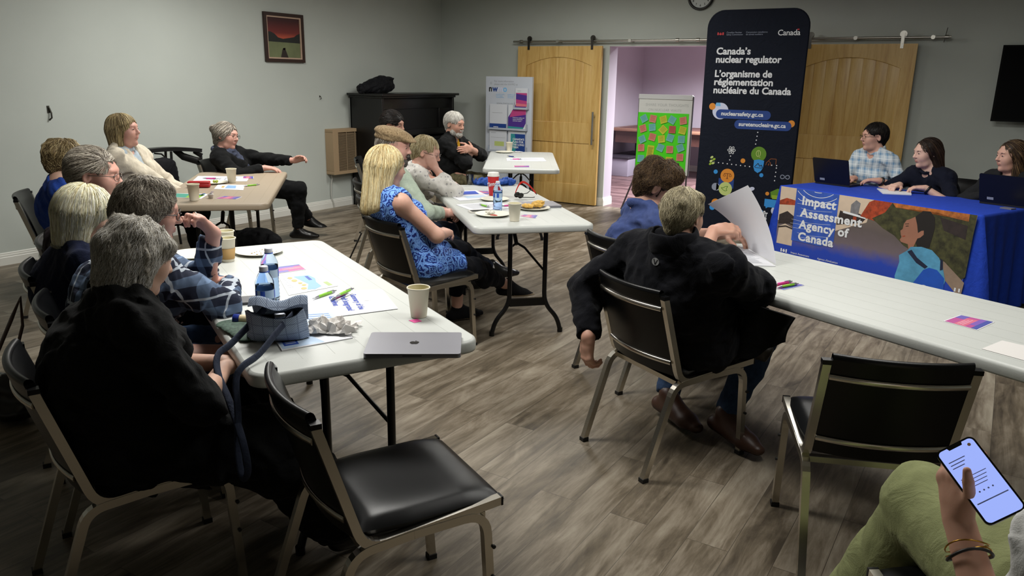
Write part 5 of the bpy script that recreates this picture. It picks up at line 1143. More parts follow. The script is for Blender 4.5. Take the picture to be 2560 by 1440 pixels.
# 2 plaid
P_(label='person in a navy and white plaid shirt and glasses, chin propped on a raised hand',near=1,seed=5,yaw=-28,pel=seat(-2.68,1.56,-28,.54,.02),hs=.92,head=(-2.50,1.60,1.115),hy=-38,hp=8,s=1.0,b=1.2,sex='f',skin=ROSY,skinname='rosy',bow=.06,sy=6,
   arm={'R':((-2.52,1.93,.79),(.9,-.2,-.5),(-.9,.35,.0),(0,0,-1),dict(curl=.7)),'L':((-2.49,1.845,1.01),(-.3,.5,-1.0),(-.15,-.55,.75),(-.2,-.9,-.2),dict(curl=1.0))},
   foot=feet(-2.66,1.60,-26),wear=[dict(t='top',n='plaid_shirt',m=PLAIDB,e=.014,sl={'L':.93,'R':.93},hem='waist',neck=.01,amp=.007,lam=.14,collar=1.5),dict(t='pants',n='trousers',m=DENIM),dict(t='shoes',m=LEATH)],
   hair=short('greybrown',GREYB,8500,tufts=10,thick=.015,mess=.45,flick=.45,len=.06,r=.00065,bump=.006,lam=.04,ears=0,front=.04,nape=-.085,add=[(0,-.08,-.01,0,-.075,-.06,.058,.048),(-.06,-.01,.02,-.06,-.02,-.03,.035,.03),(.06,-.01,.02,.06,-.02,-.03,.035,.03)],mix=(.4,.4,.2)),glasses=G_WIRE)
# 3 blonde bob navy
P_(label='person with a smooth pale blonde bob in a navy top, back half turned',near=1,seed=7,yaw=-28,pel=seat(-3.20,1.80,-28,.53),hs=.95,head=(-3.02,1.67,1.040),hy=-30,hp=12,s=.98,b=1.25,sex='f',skin=FAIR,skinname='fair',bow=.05,
   arm=lap(-3.15,1.84,-28),foot=feet(-3.22,1.83,-27),wear=[dict(t='top',n='navy_top',m=NAVY,e=.016,sl=.95,hem='waist',neck=.01,amp=.006,lam=.16,collar=1.5),dict(t='pants',n='trousers',m=DKT),dict(t='shoes',m=LEATH)],
   hair=bob('paleblonde',WBLOND,7500,-.105,thick=.018,mess=.10,flick=.0,bump=.003,r=.0007,seg=9))
# 4 balding man
P_(label='person with thin swept back grey hair and wire glasses beyond the blonde bob',near=1,seed=9,yaw=-30,pel=seat(-3.70,2.10,-30,.54),hs=.94,head=(-3.40,1.935,1.145),hy=-48,hp=6,s=1.03,b=1.15,sex='m',skin=ROSY,skinname='rosy',bow=.05,
   arm=lap(-3.68,2.16,-30),foot={'L':((-3.99,2.95,.12),(0,.3,1)),'R':((-3.36,2.62,.09),)},wear=[dict(t='top',n='dark_shirt',m=F('plum_shirt','2b2228'),e=.014,sl=.95,hem='waist',neck=.01,amp=.006,collar=1.4),dict(t='pants',n='trousers',m=KHAKI),dict(t='shoes',m=BROWNL)],
   hair=short('thingrey',GREYB,5000,r=.0007,thick=.012,mess=.25,flick=.3,len=.08,back=1.0,part=(.06,.05,.08),bump=.003,nape=-.08,front=.065),glasses=G_THIN)
# 5 royal blue
P_(label='person in royal blue with short wavy fair brown hair against the left wall',seed=11,yaw=-36,pel=seat(-5.30,2.85,-37,.54),head=(-5.01,2.68,1.04),hy=-25,hp=10,s=.98,b=1.1,sex='f',skin=FAIR,skinname='fair',arm=lap(-5.25,2.9,-37),foot=feet(-5.32,2.83,-37),
   wear=[dict(t='top',n='blue_top',m=ROYAL,e=.012,sl=.9,hem='waist',neck=.01),dict(t='pants',n='trousers',m=DKT),dict(t='shoes',m=LEATH)],
   hair=short('dirtyblonde',DIRTY,1800,tufts=14,thick=.022,mess=.35,flick=.3,len=.07,r=.0014,ears=0,bump=.006,nape=-.07,lam=.05,add=[(0,-.08,-.01,0,-.075,-.04,.05,.045)]))
# 6 cream cardigan
P_(label='person in a cream cardigan over a pale blue shirt leaning back in profile',seed=13,yaw=-46,pel=seat(-5.72,3.50,-45,.54,.06),head=(-5.535,3.41,1.17),hy=-60,hp=-4,s=1.0,b=1.15,sex='f',skin=ROSY,skinname='rosy',bow=-.01,sy=-14,
   arm=lap(-5.55,3.66,-50,.22,.64),foot=feet(-5.65,3.55,-45),
   wear=[dict(t='top',n='pale_blue_shirt',m=PALEB,e=.008,sl=None,hem='waist',neck=.03,collar=1.6),dict(t='top',n='cardigan',m=CREAM,e=.022,sl=.95,hem='long',neck=.16,amp=.008,lam=.17,nw=.075),dict(t='pants',n='trousers',m=BLKT),dict(t='shoes',m=LEATH)],
   hair=bob('ashblonde',DIRTY,1600,-.125,thick=.014,r=.0014,mess=.08,mix=(.25,.45,.4)))
# 7 gesturing
P_(label='person in black jacket and grey scarf, grey hair in a bun, one hand gesturing',seed=15,yaw=-62,pel=seat(-6.10,4.90,-62,.54,.05),head=(-5.985,4.66,1.04),hy=-72,hp=2,hr=-8,s=1.0,b=.98,sex='f',skin=ROSY,skinname='rosy',bow=.0,sy=-6,
   arm={'L':((-5.52,5.02,.83),(-.5,.6,-.6),(.75,.35,.25),(.3,-.5,-.6),dict(curl=.6)),'R':((-5.60,4.74,.78),(.2,-.8,-.5),(.8,.5,-.05),(0,0,-1),dict(curl=.3))},
   foot={'L':((-5.86,5.32,.09),None,(.75,.65,0)),'R':((-5.90,5.52,.17),(.3,.2,1),(.75,.6,-.25))},
   wear=[dict(t='top',n='black_jacket',m=BLK,e=.020,sl=.94,hem='waist',neck=.12,amp=.006,collar=0),dict(t='pants',n='skirt_trousers' if 0 else 'trousers',m=BLKT,e=.012),dict(t='shoes',m=LEATH)],
   hair=short('greybun',GREYB,1300,thick=.016,mess=.12,len=.07,back=1.2,ears=0,r=.0013,nape=-.07,front=.06,add=[(0,-.140,.060,.036,.032,.034),(0,-.08,-.0,0,-.085,-.05,.05,.045)]),glasses=G_WIRE)
# 8 blue snakeskin
P_(label='person with long blonde hair in a sleeveless blue snakeskin print top, legs crossed',near=1,seed=17,yaw=-24,pel=seat(-2.87,3.58,-20,.535,-.03),head=(-2.955,3.37,1.09),hy=-22,hp=6,s=1.0,b=1.08,sex='f',skin='cda390',skinname='peach',bow=-.01,sy=0,
   arm={'R':((-2.775,3.70,.685),(.75,-.75,-.3),(-.6,.75,.0),(-.3,-.2,-1),dict(curl=.8)),'L':((-2.93,3.76,.67),(-.9,-.3,-.3),(.6,.7,.0),(.2,0,-1),dict(curl=.7))},
   foot={'L':((-2.97,4.06,.085),None,(.35,.9,0)),'R':((-2.80,4.42,.20),(.5,.2,1),(.6,.75,-.15))},
   wear=[dict(t='top',n='sleeveless_top',m=SNAKE,e=.012,sl=0,hem='long',neck=.01,amp=.005,nw=.07),dict(t='pants',n='trousers',m=DKT,cut=.24),dict(t='shoes',m=SNEAK,sole=SOLEW)],
   hair=bob('blonde',BLOND,8000,-.26,thick=.014,len=.24,seg=12,r=.0008,grav=2.2,mess=.07,flick=0,bump=.003,add=[(-.065,-.02,.01,-.075,-.05,-.22,.032,.022),(.065,-.02,.01,.075,-.04,-.20,.032,.022),(0,-.085,.0,.0,-.11,-.24,.052,.030),(-.045,-.065,0,-.055,-.095,-.24,.045,.026),(.045,-.065,0,.055,-.09,-.22,.045,.026)],mix=(.2,.45,.35)))
# 9 cap man
P_(label='person in a tan tweed flat cap and sage green shirt, grey stubble',seed=19,yaw=-34,pel=seat(-3.42,4.10,-32,.54),head=(-3.478,4.04,1.134),hy=-62,hp=8,s=1.03,b=1.15,sex='m',skin=ROSY,skinname='rosy',bow=.0,
   arm={'R':((-3.16,4.18,.70),(.6,-.8,-.3),(.2,.9,-.1),(-.5,0,-1),dict(curl=.8)),'L':((-3.38,4.36,.68),(-.9,-.2,-.3),(.8,.5,0),(0,0,-1),dict(curl=.6))},
   foot={'L':((-3.42,4.72,.09),),'R':((-3.30,4.98,.14),(.2,.3,1))},
   wear=[dict(t='top',n='shirt',m=SAGE,e=.012,sl=.88,hem='waist',neck=.02,collar=1.6),dict(t='pants',n='jeans',m=F('dark_denim','1a2436',.9,.2)),dict(t='shoes',m=LEATH,sock=WHITEB)],
   hair=short('greyfringe',GREYB,500,thick=.006,nape=-.06),beard=('greystubble',('4b4540','8d877d','b9b4aa')))
# 10 resting cheek
P_(label='person with cropped blonde grey hair in a white flower print blouse, cheek on one hand',seed=21,yaw=-40,pel=seat(-4.03,4.70,-38,.54,.04),head=(-3.695,4.66,1.04),hy=-62,hp=18,s=1.0,b=1.3,sex='f',skin='cb9c8a',skinname='ruddy',bow=.07,sy=-4,
   arm={'R':((-3.60,4.645,.935),(.9,.1,-.6),(-.32,-.22,.92),(-.47,.88,.1),dict(curl=.25)),'L':((-3.75,4.98,.78),(-.9,.3,-.5),(.8,-.1,0),(0,0,-1),dict(curl=.4))},
   foot=feet(-4.05,4.70,-38),wear=[dict(t='top',n='blouse',m=FLOWER,e=.014,sl={'L':.93,'R':.84},hem='long',neck=.01,amp=.006),dict(t='pants',n='trousers',m=BLKT),dict(t='shoes',m=LEATH)],
   hair=short('sandygrey',SANDY,1500,thick=.010,mess=.2,len=.04,r=.0012),glasses=G_THIN)
# 11 dark haired man
P_(label='person with swept back dark hair in a brown jacket, half hidden behind the tweed cap',seed=23,yaw=-55,pel=seat(-5.20,5.95,-52,.54),head=(-5.04,5.85,1.135),hy=-78,hp=6,s=1.02,b=1.0,sex='m',skin=TAN_,skinname='tanned',arm=lap(-5.15,6.0,-52),foot=feet(-5.22,5.95,-52),
   wear=[dict(t='top',n='brown_jacket',m=F('taupe_jacket','5a4d3a'),e=.018,sl=.95,hem='waist',neck=.02,collar=1.5),dict(t='pants',n='trousers',m=KHAKI),dict(t='shoes',m=BROWNL)],
   hair=short('darkbrown',DKB,1300,thick=.022,mess=.15,len=.07,back=1.4,part=(0,.09,.06),r=.0014,front=.05,brow=1,nape=-.07))
# 12 bearded man
P_(label='person with white hair and beard, arms folded over a black jacket and yellow shirt',seed=25,yaw=-72,pel=seat(-5.12,6.74,-60,.54,.03),head=(-4.98,6.77,1.11),hy=-92,hp=8,s=1.04,b=1.15,belly=.03,sex='m',skin=TAN_,skinname='tanned',bow=.0,sy=-6,
   arm={'R':((-4.85,6.89,.84),(.35,-.9,-.5),(-.6,.85,.05),(-.8,-.3,.1),dict(curl=.3)),'L':((-4.765,6.76,.87),(.35,.9,-.5),(-.05,-1.0,.0),(-.95,.1,-.2),dict(curl=.25))},
   foot={'L':((-4.62,7.10,.09),None,(.9,.3,0)),'R':((-4.62,6.72,.09),None,(.9,-.1,0))},
   wear=[dict(t='top',n='yellow_shirt',m=F('mustard_shirt','b98a1f'),e=.006,sl=None,hem='waist',neck=.02),dict(t='top',n='black_jacket',m=BLK,e=.018,sl=.80,hem='waist',neck=.13,amp=.006,collar=0),dict(t='pants',n='camouflage_trousers',m=CAMO),dict(t='shoes',m=BROWNL)],
   hair=short('white',WHITE,1500,thick=.014,mess=.3,flick=.2,len=.05,r=.0013,front=.055,nape=-.075,brow=1),beard=('whitebeard',WHITE))
# 13 blue shirt
P_(label='person with messy brown hair in a slate blue t-shirt lifting a page',near=1,seed=27,yaw=-42,pel=seat(-1.56,3.90,-30,.54),hs=.95,head=(-1.487,3.80,1.065),hy=-72,hp=22,hr=4,s=1.04,b=1.05,sex='m',skin='c79a85',skinname='warm',bow=.05,sy=-8,sw=1.05,
   arm={'R':((-1.19,3.83,.865),(.5,-.7,-.8),(.75,.45,.12),(-.2,.3,-.8),dict(curl=.75,thumb=.7)),'L':((-1.22,4.12,.80),(-.3,.6,-.6),(.8,-.2,0),(0,0,-1),dict(curl=.5))},
   foot={'L':((-1.45,4.40,.09),),'R':((-1.16,4.18,.09),)},
   wear=[dict(t='top',n='t_shirt',m=BLUET,e=.010,sl=.42,hem='waist',neck=.008,amp=.006,lam=.13,nw=.056,collar=1.2),dict(t='pants',n='trousers',m=DKT),dict(t='shoes',m=BROWNL)],
   hair=short('curlybrown',CURL,9000,tufts=34,thick=.018,mess=.7,flick=.9,curl=.9,len=.055,r=.0007,bump=.007,lam=.04,nape=-.07,front=.045,add=[(0,-.08,-.01,0,-.078,-.045,.05,.042),(0,.03,.10,.05,.05,.03)]))
# 14 black fleece
P_(label='person in a black high collared fleece seen from behind, one arm hanging down',near=1,seed=29,yaw=-24,pel=seat(-1.09,3.11,-28,.54,.0),hs=.88,head=(-1.058,2.985,1.068),hy=-10,hp=8,s=1.07,b=1.28,belly=.04,sex='m',skin='c79a85',skinname='warm',bow=.02,sy=4,sw=1.12,
   arm={'L':((-1.395,2.86,.525),(-.8,.4,.0),(.02,-.05,-1),(.5,.75,0),dict(curl=[.75,.8,.85,.9])),'R':((-1.02,3.30,.79),(.9,.1,-.35),(-.95,.2,.0),(0,0,-1),dict(curl=.5))},
   foot={'L':((-1.20,3.37,.10),(-.2,.9,.7),(.75,-.45,0)),'R':((-.90,3.31,.10),(.35,.8,.6),(.8,-.5,0))},
   wear=[dict(t='top',n='fleece_jacket',m=FLEECE,e=.024,sl=1.0,hem='long',neck=None,amp=.007,lam=.17),dict(t='pants',n='jeans',m=DENIM,e=.012),dict(t='shoes',m=BROWNL,sock=BLK)],
   hair=short('sandygreyback',('7f7660','b8ad8e','e0d6b8'),8500,tufts=4,thick=.010,mess=.35,flick=.3,len=.055,r=.00065,bump=.004,nape=-.085,curl=.2))
# 15 presenter
P_(label='person with cropped dark hair and glasses in a light blue checked shirt',seed=31,yaw=150,pel=seat(-.92,7.76,152,.54,.0),head=(-1.005,7.63,1.145),hy=122,hp=2,s=1.02,b=1.0,sex='f',skin='cb9f8d',skinname='ruddy2',bow=.02,
   arm={'R':((-1.08,7.36,.80),(-.7,.3,-.5),(-.6,-.6,0),(0,0,-1),dict(curl=.4)),'L':((-.88,7.33,.80),(.8,.3,-.5),(-.9,-.2,0),(0,0,-1),dict(curl=.4))},
   foot=feet(-.86,7.86,155),wear=[dict(t='top',n='checked_shirt',m=CHECK,e=.014,sl={'L':.84,'R':.84},hem='waist',neck=.05,collar=1.6,amp=.006),dict(t='pants',n='trousers',m=DKT),dict(t='shoes',m=LEATH)],
   hair=short('darkcrop',DKB,1800,thick=.013,mess=.25,len=.045,r=.0012,brow=1,front=.060),glasses=G_WIRE)
# 16 presenter long hair
P_(label='person with long straight dark hair in a navy polo shirt at the presenters table',seed=33,yaw=150,pel=seat(-.40,7.50,152,.54,.0),head=(-.545,7.30,1.055),hy=126,hp=6,s=1.0,b=1.02,sex='f',skin='d2ac9b',skinname='pale',bow=.03,
   arm={'R':((-.70,7.17,.795),(-.8,.3,-.5),(-.35,-.8,0),(0,0,-1),dict(curl=.6)),'L':((-.50,7.08,.795),(.9,.0,-.45),(-.9,-.15,0),(0,0,-1),dict(curl=.6))},
   foot=feet(-.30,7.62,155),wear=[dict(t='top',n='polo_shirt',m=NAVYP,e=.012,sl=.40,hem='waist',neck=.07,collar=1.4),dict(t='pants',n='trousers',m=DKT),dict(t='shoes',m=LEATH)],
   hair=bob('darklong',BROWN,1700,-.30,thick=.010,len=.24,seg=10,grav=2.2,mess=.05,flick=0,r=.0012,front=.078,deep=.012,part=(.01,.07,.09),back=.5,add=[(-.06,-.03,.01,-.085,-.07,-.20,.028,.022),(.06,-.03,.01,.075,-.06,-.24,.028,.022),(0,-.085,.0,-.0,-.12,-.26,.045,.028),(-.045,-.07,0,-.05,-.11,-.27,.04,.028),(.045,-.07,0,.05,-.10,-.26,.04,.026)],brow=1))
# 17 presenter at the edge
P_(label='person with shoulder length light brown hair in a charcoal blazer at the right edge',seed=35,yaw=150,pel=seat(.22,7.30,152,.54,.0),head=(.045,7.12,1.08),hy=122,hp=2,s=1.0,b=1.0,sex='f',skin='cb9f8d',skinname='ruddy2',bow=.03,
   arm={'R':((-.04,6.98,.80),(-.8,.3,-.5),(-.2,-.8,0),(0,0,-1),dict(curl=.5)),'L':((.20,6.90,.80),(.9,.0,-.45),(-.6,-.5,0),(0,0,-1),dict(curl=.5))},
   foot=feet(.35,7.35,155),wear=[dict(t='top',n='white_blouse',m=WHITEB,e=.006,sl=None,hem='waist',neck=.04),dict(t='top',n='blazer',m=CHAR,e=.018,sl=.94,hem='waist',neck=.13),dict(t='pants',n='trousers',m=DKT),dict(t='shoes',m=LEATH)],
   hair=bob('lightbrown',('2c2018','54402e','8f7553'),1600,-.17,thick=.011,len=.15,mess=.08,r=.0012,front=.076,deep=.012,part=(0,.07,.09),back=.5,brow=1))
# 18 phone holder
P_(label='person in olive green trousers holding a lit phone in the bottom right corner',near=1,seed=37,yaw=35,pel=(.29,1.72,.56),head=(.27,1.44,1.06),hy=40,hp=35,s=1.0,b=1.05,sex='f',skin='c0937c',skinname='tan2',bow=.04,
   arm={'L':((.032,1.512,.824),(-.2,.1,-1.0),(-.30,.20,.93),(.82,.60,-.05),dict(curl=[.62,.6,.6,.65],thumb=-.15,spread=.1)),'R':((.30,1.95,.64),(.9,.2,-.4),(-.7,.5,0),(0,0,-1),dict(curl=.5))},
   foot={'L':((-.13,2.10,.18),(-.1,.3,1),(-.7,.6,-.2)),'R':((.16,2.30,.09),)},lw=1.22,
   wear=[dict(t='top',n='white_top',m=WHITEB,e=.022,sl=.44,hem='waist',neck=.02,amp=.007),dict(t='pants',n='wide_trousers',m=OLIVE,e=.026,wide=.05,amp=.005,lam=.30),dict(t='shoes',m=LEATH)],
   hair=bob('brown18',BROWN,1200,-.12,thick=.012))
# ------------------------------------------------------------------ things on the tables and the floor
TZ=.7405
M_CUP=mat('paper_cup_white','d9d2bf',.6); M_CUPIN=mat('paper_cup_inside','cfc8a6',.6); M_PAPER=mat('white_paper','dcdde2',.7); M_PLATE=mat('paper_plate','dcdacb',.55)
def cup(x,y,label,h=.112,rt=.041,rb=.029,sleeve=False,group='white paper cups',z=TZ,lip=.0022):
    r=empty('paper_cup',(x,y,z),0,label,'cup',group)
    m=MB(); m.lathe([(0,.004),(rb-.001,.004),(rb,0),(rb+.0005,.003),(rt-.001,h-.004),(rt+lip,h-.004),(rt+lip,h),(rt,h+.0015),(rt-.0015,h-.001)],n=32); m.lathe([(rt-.0015,h-.001),(rb-.001,.008),(0,.008)],mi=1,n=32); m.build('cup_body',[M_CUP,M_CUPIN],r)
    if sleeve:
        s=MB(); f=lambda t:rb+(rt-rb)*t+.0012; s.lathe([(f(.12),h*.12),(f(.58),h*.58),(f(.58)-.001,h*.58)],n=32); s.build('cup_sleeve',mat('kraft_sleeve','a98752',.7),r)
        q=MB()
    return r
def plate(x,y,label,R=.115,extra=None,z=TZ):
    r=empty('paper_plate',(x,y,z),0,label,'plate','white paper plates'); m=MB(); m.lathe([(0,.002),(R*.68,.002),(R*.75,.006),(R*.93,.014),(R,.015),(R,.0135),(R*.93,.012),(R*.75,.003),(R*.68,0),(0,0)],n=40); m.build('plate_body',M_PLATE,r); return r
def quad_sheet(name,pts,label,cat,m=None,z=TZ,t=.0012,group=None,curl=0):
    """thin sheet through four table points (x,y); local frame on its first edge"""
    p=[Vector((q[0],q[1],0)) for q in pts]; c=sum(p,Vector())/4; ax=(p[1]-p[0]).normalized(); a=math.atan2(ax.y,ax.x)
    r=empty(name,(c.x,c.y,z),a,label,cat,group); R_=Matrix.Rotation(-a,3,'Z'); L=[R_@(q-c) for q in p]
    if sum(L[i].x*L[(i+1)%4].y-L[(i+1)%4].x*L[i].y for i in range(4))<0: L=L[::-1]
    MB().prism([(q.x,q.y) for q in L],0.0001,t).build('sheet',m or M_PAPER,r)
    Ls=[R_@(q-c) for q in p]
    def map_(u,v): q=(Ls[0]*(1-u)+Ls[1]*u)*(1-v)+(Ls[3]*(1-u)+Ls[2]*u)*v; return (q.x,q.y)
    return r,map_,t
def card(pts,label,group='purple and pink handout cards',z=TZ):
    r,f,t=quad_sheet('postcard',pts,label,'postcard',M_PAPER,z,.0010,group)
    p=Print(); p.z=t+.0004; g=lambda a,b,c,d,mi,dz=0:p.poly([f(a,b),f(c,b),f(c,d),f(a,d)][::1],mi,dz)
    g(.02,.03,.98,.97,0); g(.02,.30,.80,.62,1,.0002); g(.30,.62,.98,.80,2,.0002); g(.02,.80,.98,.97,3,.0002); g(.62,.03,.98,.30,4,.0002)
    for k in range(3): g(.10,.36+.07*k,.55+.08*k,.385+.07*k,5,.0004)
    p.build('card_print',[mat('card_magenta','b0508f',.4),mat('card_pink','cf6a83',.4),mat('card_violet','7f5bb0',.4),mat('card_blue','4a52a0',.4),mat('card_indigo','6b5fae',.4),mat('card_light','e0a9bd',.4)],r); return r
def pen(a,b,col,label,z=TZ+.006,group='click pens'):
    a=Vector((a[0],a[1],0)); b=Vector((b[0],b[1],0)); d=(b-a); c=(a+b)/2; an=math.atan2(d.y,d.x); L=.142
    r=empty('pen',(c.x,c.y,z),an,label,'pen',group); R=lambda pr,mm,n:MB().lathe(pr,M=Matrix.Rotation(PI/2,4,'Y'),n=12).build(n,mm,r)
    R([(0,-L/2),(.0012,-L/2+.001),(.0045,-L/2+.018),(.0058,-L/2+.035)],mat('pen_silver','b9bcbf',.25,.8),'tip'); R([(.0056,-L/2+.035),(.0062,0),(.0056,L/2-.03)],mat('pen_'+col,{'green':'7fc02c','pink':'c8388c','blue':'2b3c8a'}[col],.35),'barrel')
    R([(.0056,L/2-.03),(.005,L/2-.012),(.0025,L/2-.011),(.0025,L/2),(0,L/2)],mat('pen_silver','b9bcbf',.25,.8),'clicker'); MB().box((L/2-.035,0,.007),(.04,.004,.0012)).build('clip',mat('pen_silver','b9bcbf',.25,.8),r); return r
def bottle(x,y,label,z=TZ,s=1.0,cap=1):
    r=empty('water_bottle',(x,y,z),0,label,'bottle','blue plastic water bottles')
    pl=N('bottle_blue_plastic'); 
    if 'bottle_blue_plastic_' in MATS: m=MATS['bottle_blue_plastic_']
    else:
        pl.set(Base_Color=srgb('cfe2fa'),Roughness=.08); pl.b.inputs['Transmission Weight'].default_value=1; pl.b.inputs['IOR'].default_value=1.10; m=MATS['bottle_blue_plastic_']=pl.m
    wm=mat('bottle_water','d9e9fb',.02,IOR=1.08,Transmission_Weight=1.0)
    H=.205*s; R=.0325*s; pr=[(0,.004),(R*.7,.0),(R*.95,.004)]
    for k in range(5): z0=.012+.016*k; pr+=[(R,z0),(R*.965,z0+.008)]
    pr+=[(R,.095),(R,.150*s),(R*.96,.157*s),(R*.62,.182*s),(R*.40,.190*s),(R*.40,.198*s)]
    MB().lathe(pr,n=32).build('bottle_body',m,r); wl=.142*s; MB().lathe([(0,.007)]+[(q[0]-.002,q[1]+.001) for q in pr if .004<q[1]<wl]+[(R-.002,wl),(0,wl)],n=32).build('water',wm,r)
    MB().lathe([(R+.0006,.097*s),(R+.0006,.128*s)],n=32).build('label_band',mat('bottle_label','a9bfd2',.4,Alpha=1.0),r)
    lb=MB()
    for a0 in (-2.1,-1.2,.4,2.0):
        for i in range(6):
            a=a0+i*.08; b=a+.08; lb.add([((R+.0011)*math.cos(t),(R+.0011)*math.sin(t),zz) for t,zz in ((a,.098*s),(b,.098*s),(b,.127*s),(a,.127*s))],[(0,1,2,3)])
    lb.build('label_mark',mat('bottle_label_blue','1f4fb4',.4),r)
    MB().lathe([(R*.46,.192*s),(R*.46,.207*s),(R*.42,.2095*s),(0,.2095*s)],n=24).build('cap',mat('bottle_cap_white','ccd0d8',.45),r); MB().lathe([(R*.50,.1885*s),(R*.50,.192*s),(R*.4,.1925*s)],n=24).build('neck_ring',mat('bottle_ring_blue','2a58b8',.3),r)
def laptop_closed(pts,label,logo=False,z=TZ,T=.015):
    c=np.mean(pts,0); ax=np.array(pts[1])-np.array(pts[0]); a=math.atan2(ax[1],ax[0]); r=empty('laptop',(c[0],c[1],z),a,label,'laptop')
    W,D=.305,.215; al=mat('laptop_aluminium','8e8e96',.38,.55)
    MB().prism(rrect(W,D,.012,5),.001,.009).build('base',al,r,bevel=.0015); MB().prism(rrect(W,D,.012,5),.0098,T).build('lid',al,r,bevel=.0015)
    MB().box((0,-D/2+.001,.0085),(.06,.004,.0025)).build('opening_notch',mat('notch_dark','1a1a1c',.5),r)
    if logo:
        p=Print(); p.z=T+.0006; ap=[(0,.010),(.006,.0125),(.012,.010),(.0155,.004),(.0135,-.004),(.0105,-.0115),(.006,-.015),(0,-.0135),(-.006,-.015),(-.0105,-.0115),(-.0155,-.003),(-.0145,.005),(-.011,.010),(-.006,.0125)]
        ap=[(x,y) for x,y in ap]; p.poly(ap,0); p.poly([(.0015,.014),(.005,.0165),(.0055,.021),(.0018,.018)],0); p.build('lid_emblem',[mat('emblem_grey','3c3c42',.2,.8)],r)
    return r
# ---- near table
laptop_closed([(-1.654,1.782),(-1.418,1.947)],'closed silver laptop with a fruit emblem at the near corner of the front table',True)
cup(-1.736,2.135,'empty white paper cup standing behind the silver laptop')
quad_sheet('sticky_note',[(-1.735,2.075),(-1.700,2.065),(-1.690,2.095),(-1.722,2.108)],'pink sticky tab poking out between the paper cup and the silver laptop','sticky note',mat('neon_pink','e0509a',.5),TZ,.0008)
cup(-3.016,2.301,'paper cup with a brown sleeve on the front table',sleeve=True)
cup(-3.161,2.409,'plain paper cup just behind the sleeved cup')
plate(-3.035,2.50,'used paper plate with crumbs behind the water bottles')
plate(-3.235,2.27,'paper plate half hidden behind the propped plaid sleeve')
m=MB(); g=random.Random(3)
for i in range(26): m.box((-3.02+g.uniform(-.06,.05),2.51+g.uniform(-.05,.06),TZ+.004),(g.uniform(.002,.006),.003,.002),rz=g.random()*3)
tag(m.build('crumbs',mat('crumb_brown','a8905f',.8)),'brown crumbs scattered on the used plate','crumbs',kind='stuff')
bottle(-2.118,1.759,'blue water bottle in front, beside the checked handbag')
bottle(-2.335,1.968,'blue water bottle standing behind the other one on the front table')
card([(-2.602,2.399),(-2.643,2.277),(-2.745,2.345),(-2.701,2.450)],'pink and violet card behind the water bottles on the front table')
r,f,t=quad_sheet('leaflet',[(-2.588,2.228),(-2.502,2.371),(-2.282,2.275),(-2.334,2.054)],'map leaflet with a blue river and tan islands','leaflet')
p=Print(); p.z=t+.0004
fp=lambda L,mi,dz=0:p.poly([f(u,v) for u,v in L],mi,dz)
fp([(.35,.05),(.75,.05),(.80,.3),(.72,.55),(.72,.85),(.55,.95),(.40,.9),(.52,.6),(.45,.35)],0); fp([(.62,.10),(.70,.10),(.70,.38),(.62,.38)],1,.0003)
for (u,v,s_) in ((.25,.12,.06),(.30,.30,.07),(.38,.48,.05),(.42,.62,.05),(.36,.80,.06)): fp([(u+s_*math.cos(a),v+s_*1.1*math.sin(a)) for a in [2*PI*i/12 for i in range(12)]],2,.0003)
for k in range(6): fp([(.06,.12+.1*k),(.2,.12+.1*k),(.2,.14+.1*k),(.06,.14+.1*k)],3); fp([(.82,.10+.06*k),(.95,.10+.06*k),(.95,.12+.06*k),(.82,.12+.06*k)],3)
fp([(.84,.62),(.94,.62),(.94,.90),(.84,.90)],4)
p.build('leaflet_print',[mat('map_water','7fa8dd',.5),mat('map_title_blue','2c4aa0',.5),mat('map_land','c2a566',.5),mat('print_grey_text','a9adb5',.6),mat('print_green_text','9fb07a',.6)],r)
def textlines(r,f,t,rows,x0,x1,y0,dy,mi_mat,h=.35,g=random.Random(2)):
    p=Print(); p.z=t+.0004
    for k in range(rows):
        y=y0+dy*k; xe=x1-g.random()*.2*(x1-x0); p.poly([f(x0,y),f(xe,y),f(xe,y+dy*h),f(x0,y+dy*h)],0)
    return p.build('text_lines',[mi_mat],r)
GT=mat('print_grey_text','a9adb5',.6); BT=mat('print_blue_text','3a4fae',.6)
r,f,t=quad_sheet('report',[(-2.344,1.997),(-2.224,2.193),(-2.017,1.979),(-2.14,1.818)],'blank back page of the open summary report','report',z=TZ)
r,f,t=quad_sheet('report',[(-2.226,2.193),(-2.095,2.339),(-1.859,2.162),(-1.98,1.944)],'report page titled Summary of the Draft Integrated Guidelines','report',z=TZ+.0013)
# lettering runs from the far edge down toward the near edge
c_=Vector(((-2.095-1.859)/2,(2.339+2.162)/2)); d_=Vector((-1.859+2.095,2.162-2.339)).normalized(); n_=Vector((-d_.y,d_.x))
p=Print()
for k,tx in enumerate(('Summary of the','Draft Integrated','Guidelines')):
    vs,fs=text_geo(tx,.034,.03); o_=Vector((-2.115,2.235))-n_*(.045+.042*k)+d_*.0
    Rm=r.matrix_basis.inverted(); p.mb.add([Rm@Vector((o_.x+d_.x*v.x+n_.x*v.y,o_.y+d_.y*v.x+n_.y*v.y,TZ+.0013+t+.0006)) for v in vs],fs,0)
p.build('title_lettering',[BT],r)
m=MB(); m.box((.02,.0,0.0016),(.03,.0012,.0008)); m.build('staple',M_STEEL,r)
pen((-2.205,2.062),(-2.215,2.192),'green','green pen lying on the blank page',TZ+.0085)
pen((-2.130,2.067),(-2.168,2.235),'pink','pink pen crossing beneath a green pen on the titled page',TZ+.0095)
pen((-2.118,2.085),(-2.150,2.235),'green','green pen lying on top of the pink pen on the titled page',TZ+.021)
